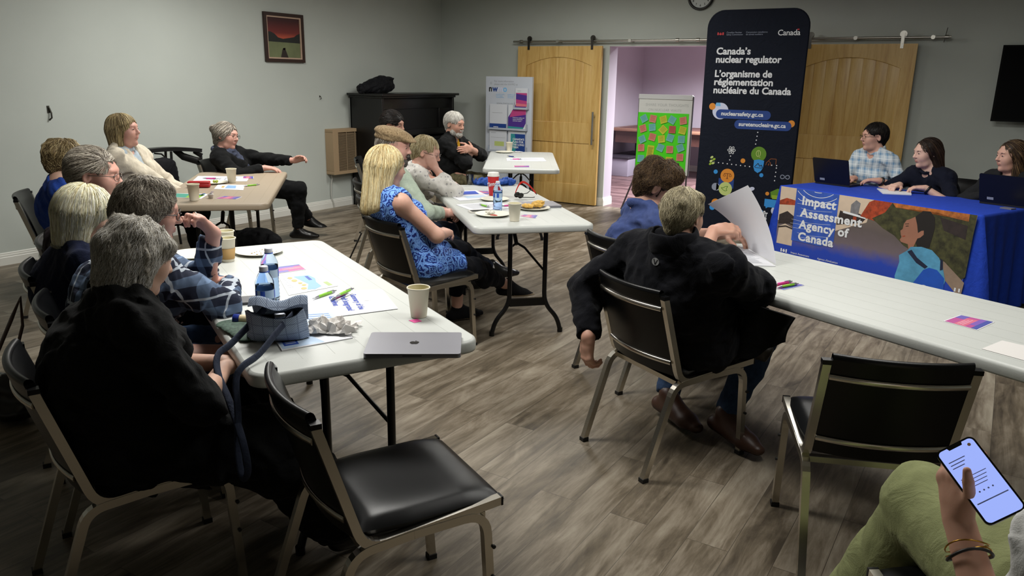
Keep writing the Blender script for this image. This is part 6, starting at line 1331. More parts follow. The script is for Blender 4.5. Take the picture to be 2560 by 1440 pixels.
r,f,t=quad_sheet('booklet',[(-2.206,1.801),(-2.027,1.991),(-1.76,1.813),(-1.855,1.591)],'open blue and white booklet under the crumpled napkin','booklet',z=TZ,t=.003)
p=Print(); p.z=t+.0004; fp([(.02,.02),(.98,.02),(.98,.45),(.02,.45)],0); fp([(.03,.03),(.30,.03),(.25,.30),(.05,.25)],1,.0003); fp([(.10,.06),(.24,.06),(.20,.22)],2,.0006); fp([(.02,.55),(.40,.6),(.6,.98),(.02,.98)],0); fp([(.06,.70),(.26,.70),(.26,.92),(.06,.92)],3,.0003)
for k in range(5): fp([(.60,.06+.07*k),(.92,.06+.07*k),(.92,.085+.07*k),(.60,.085+.07*k)],4,.0004); fp([(.09,.73+.035*k),(.23,.73+.035*k),(.23,.74+.035*k),(.09,.74+.035*k)],5,.0006)
fp([(.01,.49),(.99,.49),(.99,.50),(.01,.50)],4)
p.build('booklet_print',[mat('booklet_pale_blue','b9cfe8',.5),mat('booklet_green','6f8f35',.5),mat('booklet_orange','c27a3c',.5),mat('booklet_panel_blue','2f4fa8',.5),mat('booklet_text_blue','6f8cc4',.5),PR['white']],r)
def crumple(name,label,cat,c,W,D,H,m,rz=0,seed=1,n=16,group=None):
    g=random.Random(seed); rp=Ripple(seed,W*.45,1.0); r2=Ripple(seed+3,W*.2,1.0); mb=MB(); vs=[]
    for i in range(n+1):
        for j in range(n+1):
            u,v=2*i/n-1,2*j/n-1; e=max(0,1-max(abs(u),abs(v))**3); q=np.array([[u*W,v*D,0]]); a=float(rp(q)[0]); b=float(r2(q)[0])
            vs.append(Vector((u*W/2*(1+.12*b)+g.uniform(-.03,.03)*W,v*D/2*(1+.12*a)+g.uniform(-.03,.03)*D,.002+H*(.25+.75*e)*min(1,abs(.55+.45*a+.25*b)))))
    mb.add(vs,[(i*(n+1)+j,(i+1)*(n+1)+j,(i+1)*(n+1)+j+1,i*(n+1)+j+1) for i in range(n) for j in range(n)],0,False)
    o=mb.build(name,m,None,loc=c,rz=rz); sm=o.modifiers.new('thickness','SOLIDIFY'); sm.thickness=.0006; sm.offset=1; return tag(o,label,cat,group)
crumple('crumpled_napkin','crumpled white napkin lying on the blue booklet','napkin',(-1.875,1.83,TZ+.003),.17,.13,.05,mat('napkin_tissue','dedbd8',.85,Transmission_Weight=.0),.6,5)
r,f,t=quad_sheet('mobile_phone',[(-2.474,1.883),(-2.400,1.975),(-2.330,1.915),(-2.400,1.820)],'dark phone lying face down left of the front bottle','phone',mat('phone_case_dark','3a3a3e',.4),t=.010)
# handbag with strap
bag=empty('handbag',(-1.95,1.66,TZ),math.radians(40),'blue grey checked fabric handbag lying open at the table corner, strap hanging down','handbag')
def tweed():
    x=N('grey_blue_tweed'); co=x.coord('Object'); sp=x.n('ShaderNodeSeparateXYZ'); x.l(co,sp.inputs[0])
    a=x.math('SINE',x.math('MULTIPLY',sp.outputs[0],900)); b=x.math('SINE',x.math('MULTIPLY',sp.outputs[2],900)); f=x.math('MULTIPLY_ADD',x.math('MULTIPLY',a,b),.5,.5)
    ck=x.math('MAXIMUM',x.math('LESS_THAN',x.math('FRACT',x.math('MULTIPLY',sp.outputs[0],28)),.10),x.math('LESS_THAN',x.math('FRACT',x.math('MULTIPLY',sp.outputs[2],28)),.10))
    x.set(Base_Color=x.mix(x.math('MULTIPLY',ck,.45),x.ramp(f,[(.2,srgb('5b6a84')),(.8,srgb('9aa6b8'))]),srgb('39445e')),Roughness=.9); x.bump(x.noise(200,3,.6,co),.3,.003); return x.m
TW=tweed(); DL=mat('bag_lining_dark','0e1016',.6); STR=fabric('bag_strap_navy','2a3142',.8)
def bagf(u,v):  # soft shell: u around, v up
    a=2*PI*u; w=.100*(1-.10*v); d=.034+.026*math.sin(PI*v)*(1+.2*math.sin(3*a)); z=.008+.100*v+.012*math.sin(2*a+1)*v; return Vector((w*math.cos(a)*(1+.05*math.sin(5*a)),d*math.sin(a)-.045*v*v*1.0,z))
b=MB(); b.grid(lambda u,v:bagf(u,v),48,14,0,thick=0); b.grid(lambda u,v:bagf(1-u,v)*1.0+Vector((0,0,0))-Vector((bagf(1-u,v).x*.04,bagf(1-u,v).y*.12,0)),48,14,1); b.add([bagf(i/48,0) for i in range(48)],[tuple(range(48))[::-1]],1); b.build('bag_body',[TW,DL],bag)
fl=MB(); fl.grid(lambda u,v:Vector((.098*(2*u-1)*(1-.1*v),.035+.070*v-.03*math.sin(PI*u)*(1-v),.108+.030*math.sin(PI*v*.9)-.105*max(0,v-.35)*1.2+.008*math.sin(9*u))),18,12,0,thick=.004); fl.build('bag_flap',TW,bag)
def strap(path,name,w=.012,mm=STR):
    m=MB(); P=[Vector(q) for q in path]; out=[]
    pts=[]
    for i in range(len(P)-1):
        a=P[max(0,i-1)];b_=P[i];c=P[i+1];d=P[min(len(P)-1,i+2)]
        for k in range(5):
            t=k/5; pts.append(.5*((2*b_)+(-a+c)*t+(2*a-5*b_+4*c-d)*t*t+(-a+3*b_-3*c+d)*t**3))
    pts.append(P[-1]); m.tube(pts,[w]*len(pts),n=8,flat=((.6,-.7,.1),.16)); return m.build(name,mm,bag)
iv=Matrix.Translation((-1.95,1.66,TZ))@Matrix.Rotation(math.radians(40),4,'Z'); iv=iv.inverted()
W_=lambda *q: iv@Vector(q)
strap([W_(-1.90,1.70,.84),W_(-1.87,1.60,.81),W_(-1.84,1.49,.765),W_(-1.815,1.405,.755),W_(-1.81,1.375,.72),W_(-1.80,1.365,.62),W_(-1.80,1.355,.52),W_(-1.79,1.35,.45),W_(-1.765,1.345,.43),W_(-1.755,1.35,.47),W_(-1.78,1.355,.56),W_(-1.85,1.375,.65),W_(-1.925,1.40,.71),W_(-1.965,1.435,.752),W_(-1.985,1.50,.765),W_(-2.01,1.60,.80),W_(-2.03,1.68,.83)],'shoulder_strap')
MB().box((.02,-.06,.10),(.035,.02,.02),rz=.3,bev=.004).build('buckle',mat('buckle_dark_metal','6a6e78',.25,.9),bag)
soft('green_cloth_pouch','dark green patterned cloth pouch under the handbag at the table edge','pouch',[Cone((-2.20,1.665,TZ+.008),(-2.03,1.60,TZ+.008),.045,.03,.02,flat=(0,0,1),fs=.2),Cone((-2.17,1.70,TZ+.008),(-1.99,1.72,TZ+.01),.04,.03,.02,flat=(0,0,1),fs=.22)],.005,mat('green_pattern_cloth','3e5347',.8,var=.5,vscale=90),[Ripple(2,.06,.0015)])
# lip balm tube / blue jar
r=empty('cream_tube',(-2.175,1.700,TZ+.02),math.radians(30),'small blue capped cream tube lying on the green pouch','tube'); MB().lathe([(0,-.03),(.019,-.03),(.019,-.008)],M=Matrix.Rotation(PI/2,4,'Y'),n=20).build('cap',mat('tube_cap_blue','263a96',.35),r); MB().lathe([(.017,-.008),(.017,.02),(.006,.045),(0,.045)],M=Matrix.Rotation(PI/2,4,'Y'),n=20).build('tube_body',mat('tube_cream','d6c39a',.5),r)
# ---- middle table
def redcup():
    r=empty('takeaway_cup',(-3.212,4.853,TZ),0,'red takeaway coffee cup with a white lid on the middle table','cup'); MB().lathe([(0,0),(.030,0),(.031,.003),(.0435,.148)],n=32).build('cup_body',mat('cup_red','c01f22',.45),r)
    MB().lathe([(.0455,.145),(.0460,.152),(.0425,.156),(.0420,.170),(.0395,.173),(.034,.171),(0,.170)],n=32).build('lid',mat('cup_lid_white','dedcd6',.4),r)
    vs,fs=text_geo('Tims',.042,.02,shear=.2); m=MB(); a0=math.radians(-78)
    m.add([((.0385+.0013+.0001*v.y+(.045+.08*0+v.y)*.085)*math.cos(a0+(v.x-.045)/.040),(.0385+.0013+(.045+v.y)*.085)*math.sin(a0+(v.x-.045)/.040),.075+v.y+.25*(v.x-.045)) for v in vs],fs,0); m.build('lettering',PR['white'],r)
redcup()
bottle(-2.796,4.279,'small blue water bottle among the papers on the middle table',s=.95)
cup(-2.507,4.03,'white paper cup nearest the edge of the middle table')
plate(-2.726,4.117,'paper plate holding a torn white wrapper and a red scrap'); plate(-2.65,4.498,'paper plate with a pastry on it'); plate(-3.07,4.66,'paper plate tucked behind the bottle on the middle table',.105)
soft('torn_wrapper','crumpled white wrapper on the paper plate','wrapper',[Ell((-2.75,4.125,TZ+.016),(.035,.022,.010),None,.01)],.004,mat('wrapper_white','d5d2c8',.7),[Ripple(3,.02,.004)])
o=MB().prism([(0,0),(.05,.008),(.02,.022)],0,.004).build('red_scrap',mat('scrap_red','c23326',.6),None,loc=(-2.725,4.085,TZ+.006)); tag(o,'small red scrap on the plate with the wrapper','scrap')
soft('pastry','yellow topped pastry slice on a paper plate','pastry',[Ell((-2.635,4.53,TZ+.030),(.045,.035,.020),None,.02),Ell((-2.675,4.465,TZ+.024),(.045,.030,.014),None,.02),Ell((-2.625,4.545,TZ+.045),(.035,.028,.010),None,.01)],.004,mat('pastry_golden','cfa550',.7,var=.35,vscale=40),[Ripple(5,.02,.003)])
laptop_closed([(-2.777,4.549),(-2.63,4.71)],'closed grey laptop beside the red safety glasses on the middle table')
r=empty('safety_glasses',(-2.96,4.86,TZ+.018),math.radians(52),'dark safety glasses with a wide red strap','glasses')
m=MB(); m.grid(lambda u,v:Vector((-.055+.16*u,.055*math.sin(PI*u)*1.0,.012+.075*math.sin(PI*u)+.016*v)),18,3,thick=.002); m.build('strap',mat('strap_red','c52a1e',.5),r)
for s in (0,1): MB().lathe([(0,.004),(.018,.002),(.023,-.003)],c=(-.045+.01*s,-.01-.05*s,.014),M=Matrix.Rotation(-1.2,4,'X'),n=18).build('lens',mat('lens_dark','16130f',.1),r)
m=MB(); m.tube([(-.06,-.02,.008),(-.02,-.06,.0),(.06,-.07,-.002),(.075,-.06,-.002)],.003,n=6); m.tube([(-.03,.0,.01),(.04,.0,.02),(.08,.02,.045),(.105,.02,.03),(.11,-.01,.01)],.003,n=6); m.build('temple_arm',mat('temple_black','0e0e0e',.3),r)
r,f,t=quad_sheet('booklet',[(-3.60,4.728),(-3.46,4.983),(-3.118,4.723),(-3.246,4.474)],'folder of white pages with a royal blue photo on the middle table','booklet',t=.004); p=Print(); p.z=t+.0004; fp([(.30,.06),(.92,.10),(.85,.48),(.22,.42)],0); fp([(.3,.6),(.9,.6),(.9,.85),(.3,.85)],1); p.build('cover_print',[mat('cover_royal','2d4fc0',.4),mat('booklet_pale_blue','b9cfe8',.5)],r)
r,f,t=quad_sheet('document',[(-3.161,4.311),(-3.023,4.605),(-2.76,4.453),(-2.93,4.174)],'stapled white document under the green pen on the middle table','document',t=.003); textlines(r,f,t,9,.1,.85,.12,.08,GT)
card([(-2.575,4.196),(-2.582,4.267),(-2.495,4.300),(-2.445,4.185)],'pink and violet card between the edge cup and the pastry'); card([(-3.476,4.941),(-3.374,5.024),(-3.254,4.90),(-3.344,4.80)],'pink and violet card beside the red takeaway cup')
pen((-3.011,4.386),(-2.906,4.338),'green','green pen on the stapled document',TZ+.010); pen((-2.86,4.42),(-2.80,4.52),'pink','pink pen by the plate behind the bottle',TZ+.010)
r,f,t=quad_sheet('mobile_phone',[(-2.941,4.145),(-2.853,4.275),(-2.79,4.205),(-2.885,4.09)],'white cased phone with a dark screen on the middle table','phone',mat('phone_case_white','c9c6bd',.4),t=.009); MB().prism(rrect(.13,.055,.008),.0092,.0098).build('screen',mat('phone_glass_dark','1b1d22',.1),r)
soft('folded_cloth_bag','crumpled bright blue cloth bag behind the red cup','cloth bag',[Ell((-3.53,5.33,TZ+.03),(.11,.07,.03),Rz(.5),.03),Ell((-3.45,5.43,TZ+.028),(.07,.05,.028),None,.03),Ell((-3.63,5.28,TZ+.02),(.06,.04,.02),None,.03)],.007,fabric('bright_blue_nylon','234a9a',.6),[Ripple(6,.06,.008),Ripple(8,.03,.003)])
r=empty('clear_tumbler',(-3.70,5.24,TZ),0,'small clear plastic tumbler beside the blue cloth bag','tumbler'); MB().lathe([(0,.002),(.026,0),(.033,.085),(.0315,.085),(.025,.004),(0,.004)],n=24).build('tumbler_body',mat('clear_plastic','e8eef2',.08,IOR=1.3,Transmission_Weight=1.0),r)
# ---- small far table
plate(-5.03,7.84,'paper plate at the far end of the small table',.11); cup(-5.05,7.97,'white paper cup at the far end of the small table, before the stand')
r,f,t=quad_sheet('document',[(-4.66,7.297),(-4.374,7.617),(-4.15,7.298),(-4.491,7.049)],'white document across the small table','document'); textlines(r,f,t,6,.3,.9,.2,.1,GT)
card([(-4.187,6.695),(-4.063,6.803),(-3.987,6.677),(-4.103,6.576)],'pink and violet card at the near end of the small table'); pen((-4.529,7.183),(-4.447,7.256),'pink','pink pen on the document of the small table',TZ+.007); pen((-4.744,7.463),(-4.641,7.434),'blue','dark pen beyond the document on the small table')
soft('napkin','small folded napkin beside the far cup','napkin',[Ell((-4.93,7.98,TZ+.006),(.06,.04,.006),None,.01)],.005,mat('napkin_white','d3d0cd'),[Ripple(3,.03,.002)])
# ---- beige table
cup(-5.257,4.109,'white paper cup farther back on the beige table'); cup(-4.689,3.343,'white paper cup at the near end of the beige table',h=.115)
r=empty('glasses_case',(-5.215,3.772,TZ),math.radians(42),'red hard spectacle case on the beige table','case'); MB().box((0,0,.018),(.165,.062,.034),bev=.012).build('case_body',mat('case_red','a81a20',.4),r); MB().box((0,0,.040),(.163,.060,.018),bev=.008).build('case_lid',mat('case_red','a81a20',.4),r)
plate(-5.325,3.985,'paper plate with green grapes behind the red case',.11)
for i,(dx,dy) in enumerate(((0,0),(.022,.006),(.006,.022))):
    o=MB().lathe([(0,-.011),(.008,-.008),(.011,0),(.008,.009),(0,.012)],n=14).build('grape',mat('grape_green','9aa63a',.35),None,loc=(-5.31+dx,3.98+dy,TZ+.017)); tag(o,'green grape on the plate behind the red case','grape','green grapes')
r,f,t=quad_sheet('document',[(-5.574,3.976),(-5.807,4.197),(-5.458,4.456),(-5.227,4.232)],'white sheets at the far end of the beige table','document'); textlines(r,f,t,5,.1,.8,.35,.1,GT)
card([(-5.40,4.33),(-5.50,4.42),(-5.43,4.47),(-5.31,4.37)],'pink card lying on the far white sheets',z=TZ+.0014)
pen((-5.60,4.10),(-5.50,4.16),'pink','pink pen on the far white sheets',TZ+.008)
r,f,t=quad_sheet('leaflet',[(-5.06,3.787),(-5.242,3.964),(-5.065,4.079),(-4.842,3.881)],'curled map leaflet beside the green pen on the beige table','leaflet'); p=Print(); p.z=t+.0004; fp([(.2,.35),(.85,.38),(.80,.70),(.25,.72)],0); fp([(.3,.2),(.7,.2),(.7,.3),(.3,.3)],1); p.build('leaflet_print',[mat('map_water','7fa8dd'),mat('map_land','c2a566')],r)
pen((-4.992,4.019),(-4.969,4.128),'green','green pen beside the curled leaflet')
card([(-4.658,3.486),(-4.702,3.598),(-4.574,3.652),(-4.516,3.553)],'violet card near the front edge of the beige table')
r,f,t=quad_sheet('leaflet',[(-4.965,3.336),(-5.095,3.459),(-4.87,3.60),(-4.72,3.42)],'green and teal leaflet under the near paper cup','leaflet'); p=Print(); p.z=t+.0004; fp([(.05,.1),(.95,.1),(.9,.5),(.05,.5)],0); fp([(.05,.5),(.9,.5),(.85,.92),(.05,.92)],1); p.build('leaflet_print',[mat('leaflet_teal','3f9a86',.5),mat('leaflet_green','8ab832',.5)],r)
r=empty('creamer_pot',(-4.695,3.481,TZ),0,'tiny white creamer pot on the beige table','creamer'); MB().lathe([(0,0),(.014,0),(.019,.026),(.023,.027),(.023,.029),(0,.030)],n=20).build('pot',mat('creamer_white','d5d0ca',.5),r); MB().grid(lambda u,v:Vector((-.01+.035*u,-.012+.024*v,.030+.022*u*u)),4,4,thick=.0006).build('peeled_lid',mat('creamer_foil','cfcfd6',.4),r)
o=MB().grid(lambda u,v:Vector((-.025+.05*u,-.012+.024*v,.004+.012*u*u)),4,4,thick=.003).build('blue_wrapper',mat('wrapper_blue','2a66c4',.4),None,loc=(-4.853,3.526,TZ)); tag(o,'small blue wrapper behind the near paper cup','wrapper')
# ---- long right table
card([(-.804,3.363),(-.735,3.499),(-.651,3.466),(-.708,3.326)],'pink and violet card with two pens on the long right table'); pen((-.764,3.355),(-.712,3.475),'pink','pink pen on the card of the long right table',TZ+.0075); pen((-.735,3.335),(-.683,3.440),'green','green pen beside the pink pen on the long right table',TZ+.0075)
card([(-.099,3.225),(-.049,3.354),(.065,3.324),(.014,3.17)],'pink and violet card alone on the long right table')
quad_sheet('napkin',[(.035,2.941),(.092,3.085),(.25,3.04),(.20,2.87)],'white napkin sheet at the right edge of the long table','napkin',mat('napkin_white','d3d0cd'))
r,f,t=quad_sheet('document',[(-1.293,3.92),(-1.111,4.132),(-.850,3.755),(-1.03,3.655)],'thick stapled document with rows of print on the long table','document',t=.004); textlines(r,f,t,22,.10,.92,.10,.037,GT)
# the lifted page: curls up from the staple edge
def page():
    a=Vector((-1.111,4.120,TZ+.006)); b=Vector((-.855,3.775,TZ+.006))
    # edge stays near the far long side, page stands up and curls back
    top0=Vector((-1.33,4.16,.97)); top1=Vector((-1.13,4.05,1.075))
    def fn(u,v):
        base=a.lerp(b,u); tp=Vector((-1.295,4.03,.965)).lerp(Vector((-1.06,3.90,1.10)),u)
        mid=base.lerp(tp,.5)+Vector((.075,.03,.00))*(1-.3*u); return base*(1-v)**2+mid*2*v*(1-v)+tp*v*v
    o=MB().grid(fn,10,18,thick=.0008).build('lifted_page',M_PAPER,None); tag(o,'white page lifted upright and curling above the document','page'); return o
page()
# ---- presenters' table
def laptop_open(x,y,yaw,label,W=.33,D=.225,tilt=20):
    r=empty('laptop',(x,y,.746),math.radians(yaw),label,'laptop'); m=mat('laptop_black','0b0c10',.45)
    MB().prism(rrect(W,D,.01,4),.001,.018).build('base',m,r); MB().box((0,.0,.0185),(W-.04,D*.5,.001)).build('keyboard',mat('keys_dark','15161a',.6),r)
    # lid rises at the local -y edge and leans away
    Mx=Matrix.Translation((0,-D/2,.018))@Matrix.Rotation(math.radians(90+tilt),4,'X'); L=MB(); L.prism([(p_[0],p_[1]+D/2) for p_ in rrect(W,D,.01,4)],-.004,.004,M=Mx); L.build('lid',m,r)
    S_=MB(); S_.prism([(-W/2+.012,.012),(W/2-.012,.012),(W/2-.012,D-.012),(-W/2+.012,D-.012)],-.0046,-.0042,M=Mx); S_.build('screen',mat('laptop_screen','1a2436',.2),r)
    b=MB(); b.prism([(-W/2+.055,.022),(-W/2+.10,.022),(-W/2+.10,.042),(-W/2+.055,.042)],.0042,.0050,M=Mx); b.build('asset_sticker',mat('sticker_grey','9aa0aa',.5),r)
laptop_open(-1.19,7.29,-20,'open black laptop in front of the presenter in the checked shirt'); laptop_open(.085,6.86,-20,'open black laptop at the right edge of the frame')
r,f,t=quad_sheet('notebook',[(-.865,7.16),(-.60,7.10),(-.58,6.93),(-.78,6.86)],'white notepad on the blue cloth before the long haired presenter','notepad',z=.7462,t=.008)
quad_sheet('mobile_phone',[(.03,6.60),(.10,6.57),(.13,6.62),(.06,6.66)],'flat phone at the front edge of the blue cloth','phone',mat('phone_case_grey','77757c',.4),z=.7462,t=.008)
# ---- floor and walls
def floorbag(name,label,cat,prims,m,h=.010,rip=None,extra=None):
    V,Q=skin(prims,h,(),rip or [Ripple(3,.12,.005)]); c=V.mean(0); c[2]=V[:,2].min(); r=empty(name,(c[0],c[1],0),0,label,cat); np_mesh('bag_body',V-np.array([c[0],c[1],c[2]-.002]),Q,m,r); return r,c
BK=fabric('black_bag_nylon','0c0d12',.7)
r,c=floorbag('shoulder_bag','black bag on the floor behind the chair of the blue snakeskin top','bag',[Cone((-3.34,3.42,.11),(-3.10,3.60,.11),.11,.11,.05,flat=(-.6,.8,0),fs=.6)],BK)
MB().tube([(.12*math.cos(a)-.0,.09*math.cos(a),.21+.10*math.sin(a)) for a in [PI*i/12 for i in range(13)]],.012,n=8).build('handle',mat('bag_handle_dark','1c1712',.5),r)
MB().tube(bez([(-.10,-.05,.2),(-.16,-.14,.34,.05),(-.05,-.03,.66)]),.005,n=6).build('strap',mat('bag_handle_dark','1c1712',.5),r)
r,c=floorbag('handbag','dark leather handbag on the floor at the left edge with a long brown strap','bag',[Cone((-3.86,1.58,.12),(-3.72,1.66,.12),.10,.10,.05,flat=(-.5,.85,0),fs=.7),Ell((-3.79,1.62,.05),(.15,.10,.055),None,.04)],mat('dark_leather','14100e',.35))
MB().tube([(-.08,-.04,.2),(.03,-.03,.35),(.14,.0,.52),(.20,.02,.62),(.16,.03,.48),(.02,.01,.22)],.012,n=6,flat=((0,1,0),.4)).build('strap',mat('brown_strap','3a2218',.5),r)
for q in ((-.09,-.05,.205),(-.0,-.02,.215)): MB().lathe([(0,0),(.012,0),(.012,.006),(0,.008)],c=q,n=12).build('stud',M_STEEL,r)
r,c=floorbag('backpack','black bag on the floor under the far end of the beige table','bag',[Ell((-5.55,4.55,.12),(.22,.15,.13),Rz(.6),.04)],BK)
soft('lilac_scarf','crumpled lilac scarf on the floor beside the black bag','scarf',[Ell((-5.18,4.42,.04),(.14,.09,.045),Rz(.9),.03),Ell((-5.05,4.35,.03),(.09,.06,.03),None,.03)],.010,fabric('lilac_cloth','8a7c92'),[Ripple(7,.06,.012)])
# walker with bag by the left wall
r=empty('walking_frame',(-6.62,4.55,0),math.radians(88),'black folding walking frame with a hanging bag by the left wall','walker')
bk=mat('walker_black','0c0c0d',.45); 
MB().grid(lambda u,v:Vector((-.42+.70*u,-.03+.10*v,.90+.025*math.sin(PI*u)-.015*u)),12,3,thick=.035).build('seat_board',bk,r)
MB().tube([(.02,.02,.89),(.10,.02,.82),(.24,.02,.77),(.30,.02,.775),(.30,.02,.815),(.22,.02,.86)],[.03,.035,.035,.03,.025,.02],n=8,flat=((0,1,0),.4)).build('back_strap',bk,r)
for x in (-.34,-.05):
    for y in (-.03,.06): MB().tube([(x,y,.88),(x+.02*(1 if x<-.2 else -1),y,.4),(x,y*1.6,.0)],.012,n=8).build('leg',bk,r)
MB().tube([(-.20,.0,.87),(-.13,.0,.86),(-.09,.0,.82),(-.12,.0,.77)],.008,n=6).build('brake_cable',bk,r)
V,Q=skin([Cone((-.20,-.06,.74),(-.17,-.06,.52),.09,.09,.04,flat=(0,1,0),fs=.5),Cone((-.12,-.06,.74),(-.10,-.06,.52),.09,.10,.04,flat=(0,1,0),fs=.5)],.009,(),[Ripple(2,.07,.003)]); np_mesh('hanging_bag',V,Q,fabric('black_bag_nylon','0c0d12'),r)
# bags on the piano
soft('soft_case','black soft case slumped on top of the piano','bag',[Cone((-6.72,7.22,1.44),(-6.72,7.60,1.50),.05,.10,.05),Cone((-6.72,7.45,1.46),(-6.72,7.72,1.48),.09,.08,.05),Ell((-6.70,7.66,1.565),(.06,.14,.022),None,.02),Torus((-6.70,7.20,1.44),Ry(PI/2),(.05,.05),.012,1,.01)],.009,fabric('black_bag_nylon','0c0d12'),[Ripple(4,.10,.006)])
# jacket and bag by the fleece wearer
def jacket():
    a=Vector((-.86,3.20,.715)); b=Vector((-.60,3.085,.705))
    def fn(u,v): 
        top=a.lerp(b,u); L=.30*(1-.62*u)*(1+.04*math.sin(17*u)); return top+Vector((.01*math.sin(9*u+3*v)-.02*v,-.02-.03*math.sin(6*u)*v,-L*v))
    o=MB().grid(fn,24,10,thick=.008).build('hanging_jacket',BLK,None); return tag(o,'black jacket hanging from the near edge of the long right table','jacket')
jacket()
soft('shoulder_pouch','dark olive pouch resting on the knee under the long table','pouch',[Ell((-.80,3.24,.60),(.11,.10,.075),Rz(.5),.04),Cone((-.86,3.22,.62),(-.74,3.20,.50),.07,.05,.04,flat=(.5,.8,0),fs=.6)],.008,mat('dark_olive_leather','1c1912',.5),[Ripple(3,.1,.006)])
o=MB().lathe([(.012,0),(.02,0),(.02,.004),(.012,.004),(.012,0)],n=18,M=Matrix.Rotation(.5,4,'X')).build('grommet',M_STEEL,None,loc=(0,0,0)) if False else None
# side room: billiard style table, bench, clutter
r=empty('games_table',(-4.7,13.0,0),0,'dark wooden games table in the side room beyond the doorway','table'); wd=mat('side_table_wood','4a2f2a',.4,var=.2); 
MB().box((0,0,.78),(2.3,1.15,.05),bev=.01).build('table_rail',mat('side_table_rail','8f6a58',.4),r); MB().box((0,0,.66),(2.1,1.0,.20)).build('cabinet',wd,r); MB().box((0,0,.806),(2.0,.9,.006)).build('bed',mat('side_table_bed','6d4a45',.6),r)
for x in (-.65,.75):
    for y in (-.3,.3): MB().lathe([(0,0),(.05,0),(.03,.03),(.09,.06),(.10,.56),(0,.56)],c=(x,y,0),n=16).build('leg',mat('side_table_leg','160f10',.5),r)
r=empty('storage_bench',(-5.62,12.9,0),0,'low grey white bench unit against the side room wall','bench'); MB().box((0,0,.15),(.45,1.2,.30),bev=.01).build('bench_body',mat('bench_grey','8d8796',.6),r); MB().box((0,0,.32),(.48,1.25,.04),bev=.008).build('bench_top',mat('bench_dark','2a2530',.6),r)
r=empty('office_chair',(-3.0,12.2,0),0,'dark chair with blue cover in the side room right of the easel','chair'); MB().box((0,0,.45),(.45,.45,.08),bev=.02).build('seat',mat('side_chair_dark','15161c',.6),r); MB().box((0,.2,.75),(.45,.06,.5),bev=.02).build('backrest',mat('side_chair_dark','15161c'),r); MB().box((-.1,-.24,.25),(.2,.02,.35)).build('cover',mat('side_cover_blue','2d4a78',.7),r)
for x in(-.2,.2):
    for y in (-.2,.2): MB().tube([(x,y,0),(x,y,.42)],.015).build('leg',mat('side_chair_dark','15161c'),r)
# ---- extras worn or held
def flat_cap():
    S=PEOPLE[8]; hc,R,hs,nb,ax,sr,sf=S['R']; W=lambda x,y,z: hc+R@(np.array([x,y,z])*hs)
    P=[Ell(W(0,-.015,.085),np.array([.098,.125,.045])*hs,R@Rx(-.12),.02),Ell(W(0,.09,.062),np.array([.072,.055,.014])*hs,R@Rx(-.15),.03),Ell(W(0,-.03,.060),np.array([.088,.105,.035])*hs,R,.02),Half(W(0,0,.042),R@np.array([0,.05,-1.]),.3)]
    x=N('cap_tweed'); co=x.coord(); x.set(Base_Color=x.ramp(x.noise(120,4,.7,co),[(.35,srgb('6f5a42')),(.5,srgb('96805f')),(.7,srgb('b39d7a'))]),Roughness=.95); x.bump(x.noise(260,3,.6,co),.4,.003)
    V,Q=skin(P,.005,(),[Ripple(5,.08,.002)]); np_mesh('flat_cap',V,Q,x.m,S['root'],S['inv'])
flat_cap()
def fleece_parts():
    S=PEOPLE[13]; hc,R,hs,nb,ax,sr,sf=S['R']; Rc=np.stack([sr,sf,nrm(np.cross(sr,sf))],1)
    P=[Torus(nb+ax*.040-sf*.004,Rc@Rx(-.20),(.088,.092),.011,4.2,.015),Cone(nb+ax*.09+sf*.12,nb-ax*.02+sf*.15,.045,.03,.01,'s')]
    V,Q=skin(P,.0055,(),[Ripple(5,.16,.0025)]); np_mesh('collar',V,Q,FLEECE,S['root'],S['inv'])
    q=nb-ax*.075-sf*.132; p=Print(frame_mat(S['inv'][0]@(q)+S['inv'][1],S['inv'][0]@(-sr*-1)*1.0,S['inv'][0]@ax)); p.M=frame_mat(Vector(S['inv'][0]@q+S['inv'][1]),Vector(S['inv'][0]@sr),Vector(S['inv'][0]@ax))
    S['logo']=(q,p)
    return S
FS=fleece_parts()
def scarf():
    S=PEOPLE[6]; hc,R,hs,nb,ax,sr,sf=S['R']; Rc=np.stack([sr,sf,nrm(np.cross(sr,sf))],1)
    P=[Torus(nb+ax*.01+sf*.005,Rc@Rx(-.35),(.078,.085),.020,1.6,.02),Cone(nb+sf*.085,nb-ax*.20+sf*.13+sr*.02,.030,.034,.03,flat=sf,fs=.6),Cone(nb+sf*.085,nb-ax*.28+sf*.14-sr*.03,.028,.036,.03,flat=sf,fs=.6)]
    V,Q=skin(P,.008,(),[Ripple(5,.05,.005)]); np_mesh('scarf',V,Q,fabric('slate_scarf','42485a'),S['root'],S['inv'])
scarf()
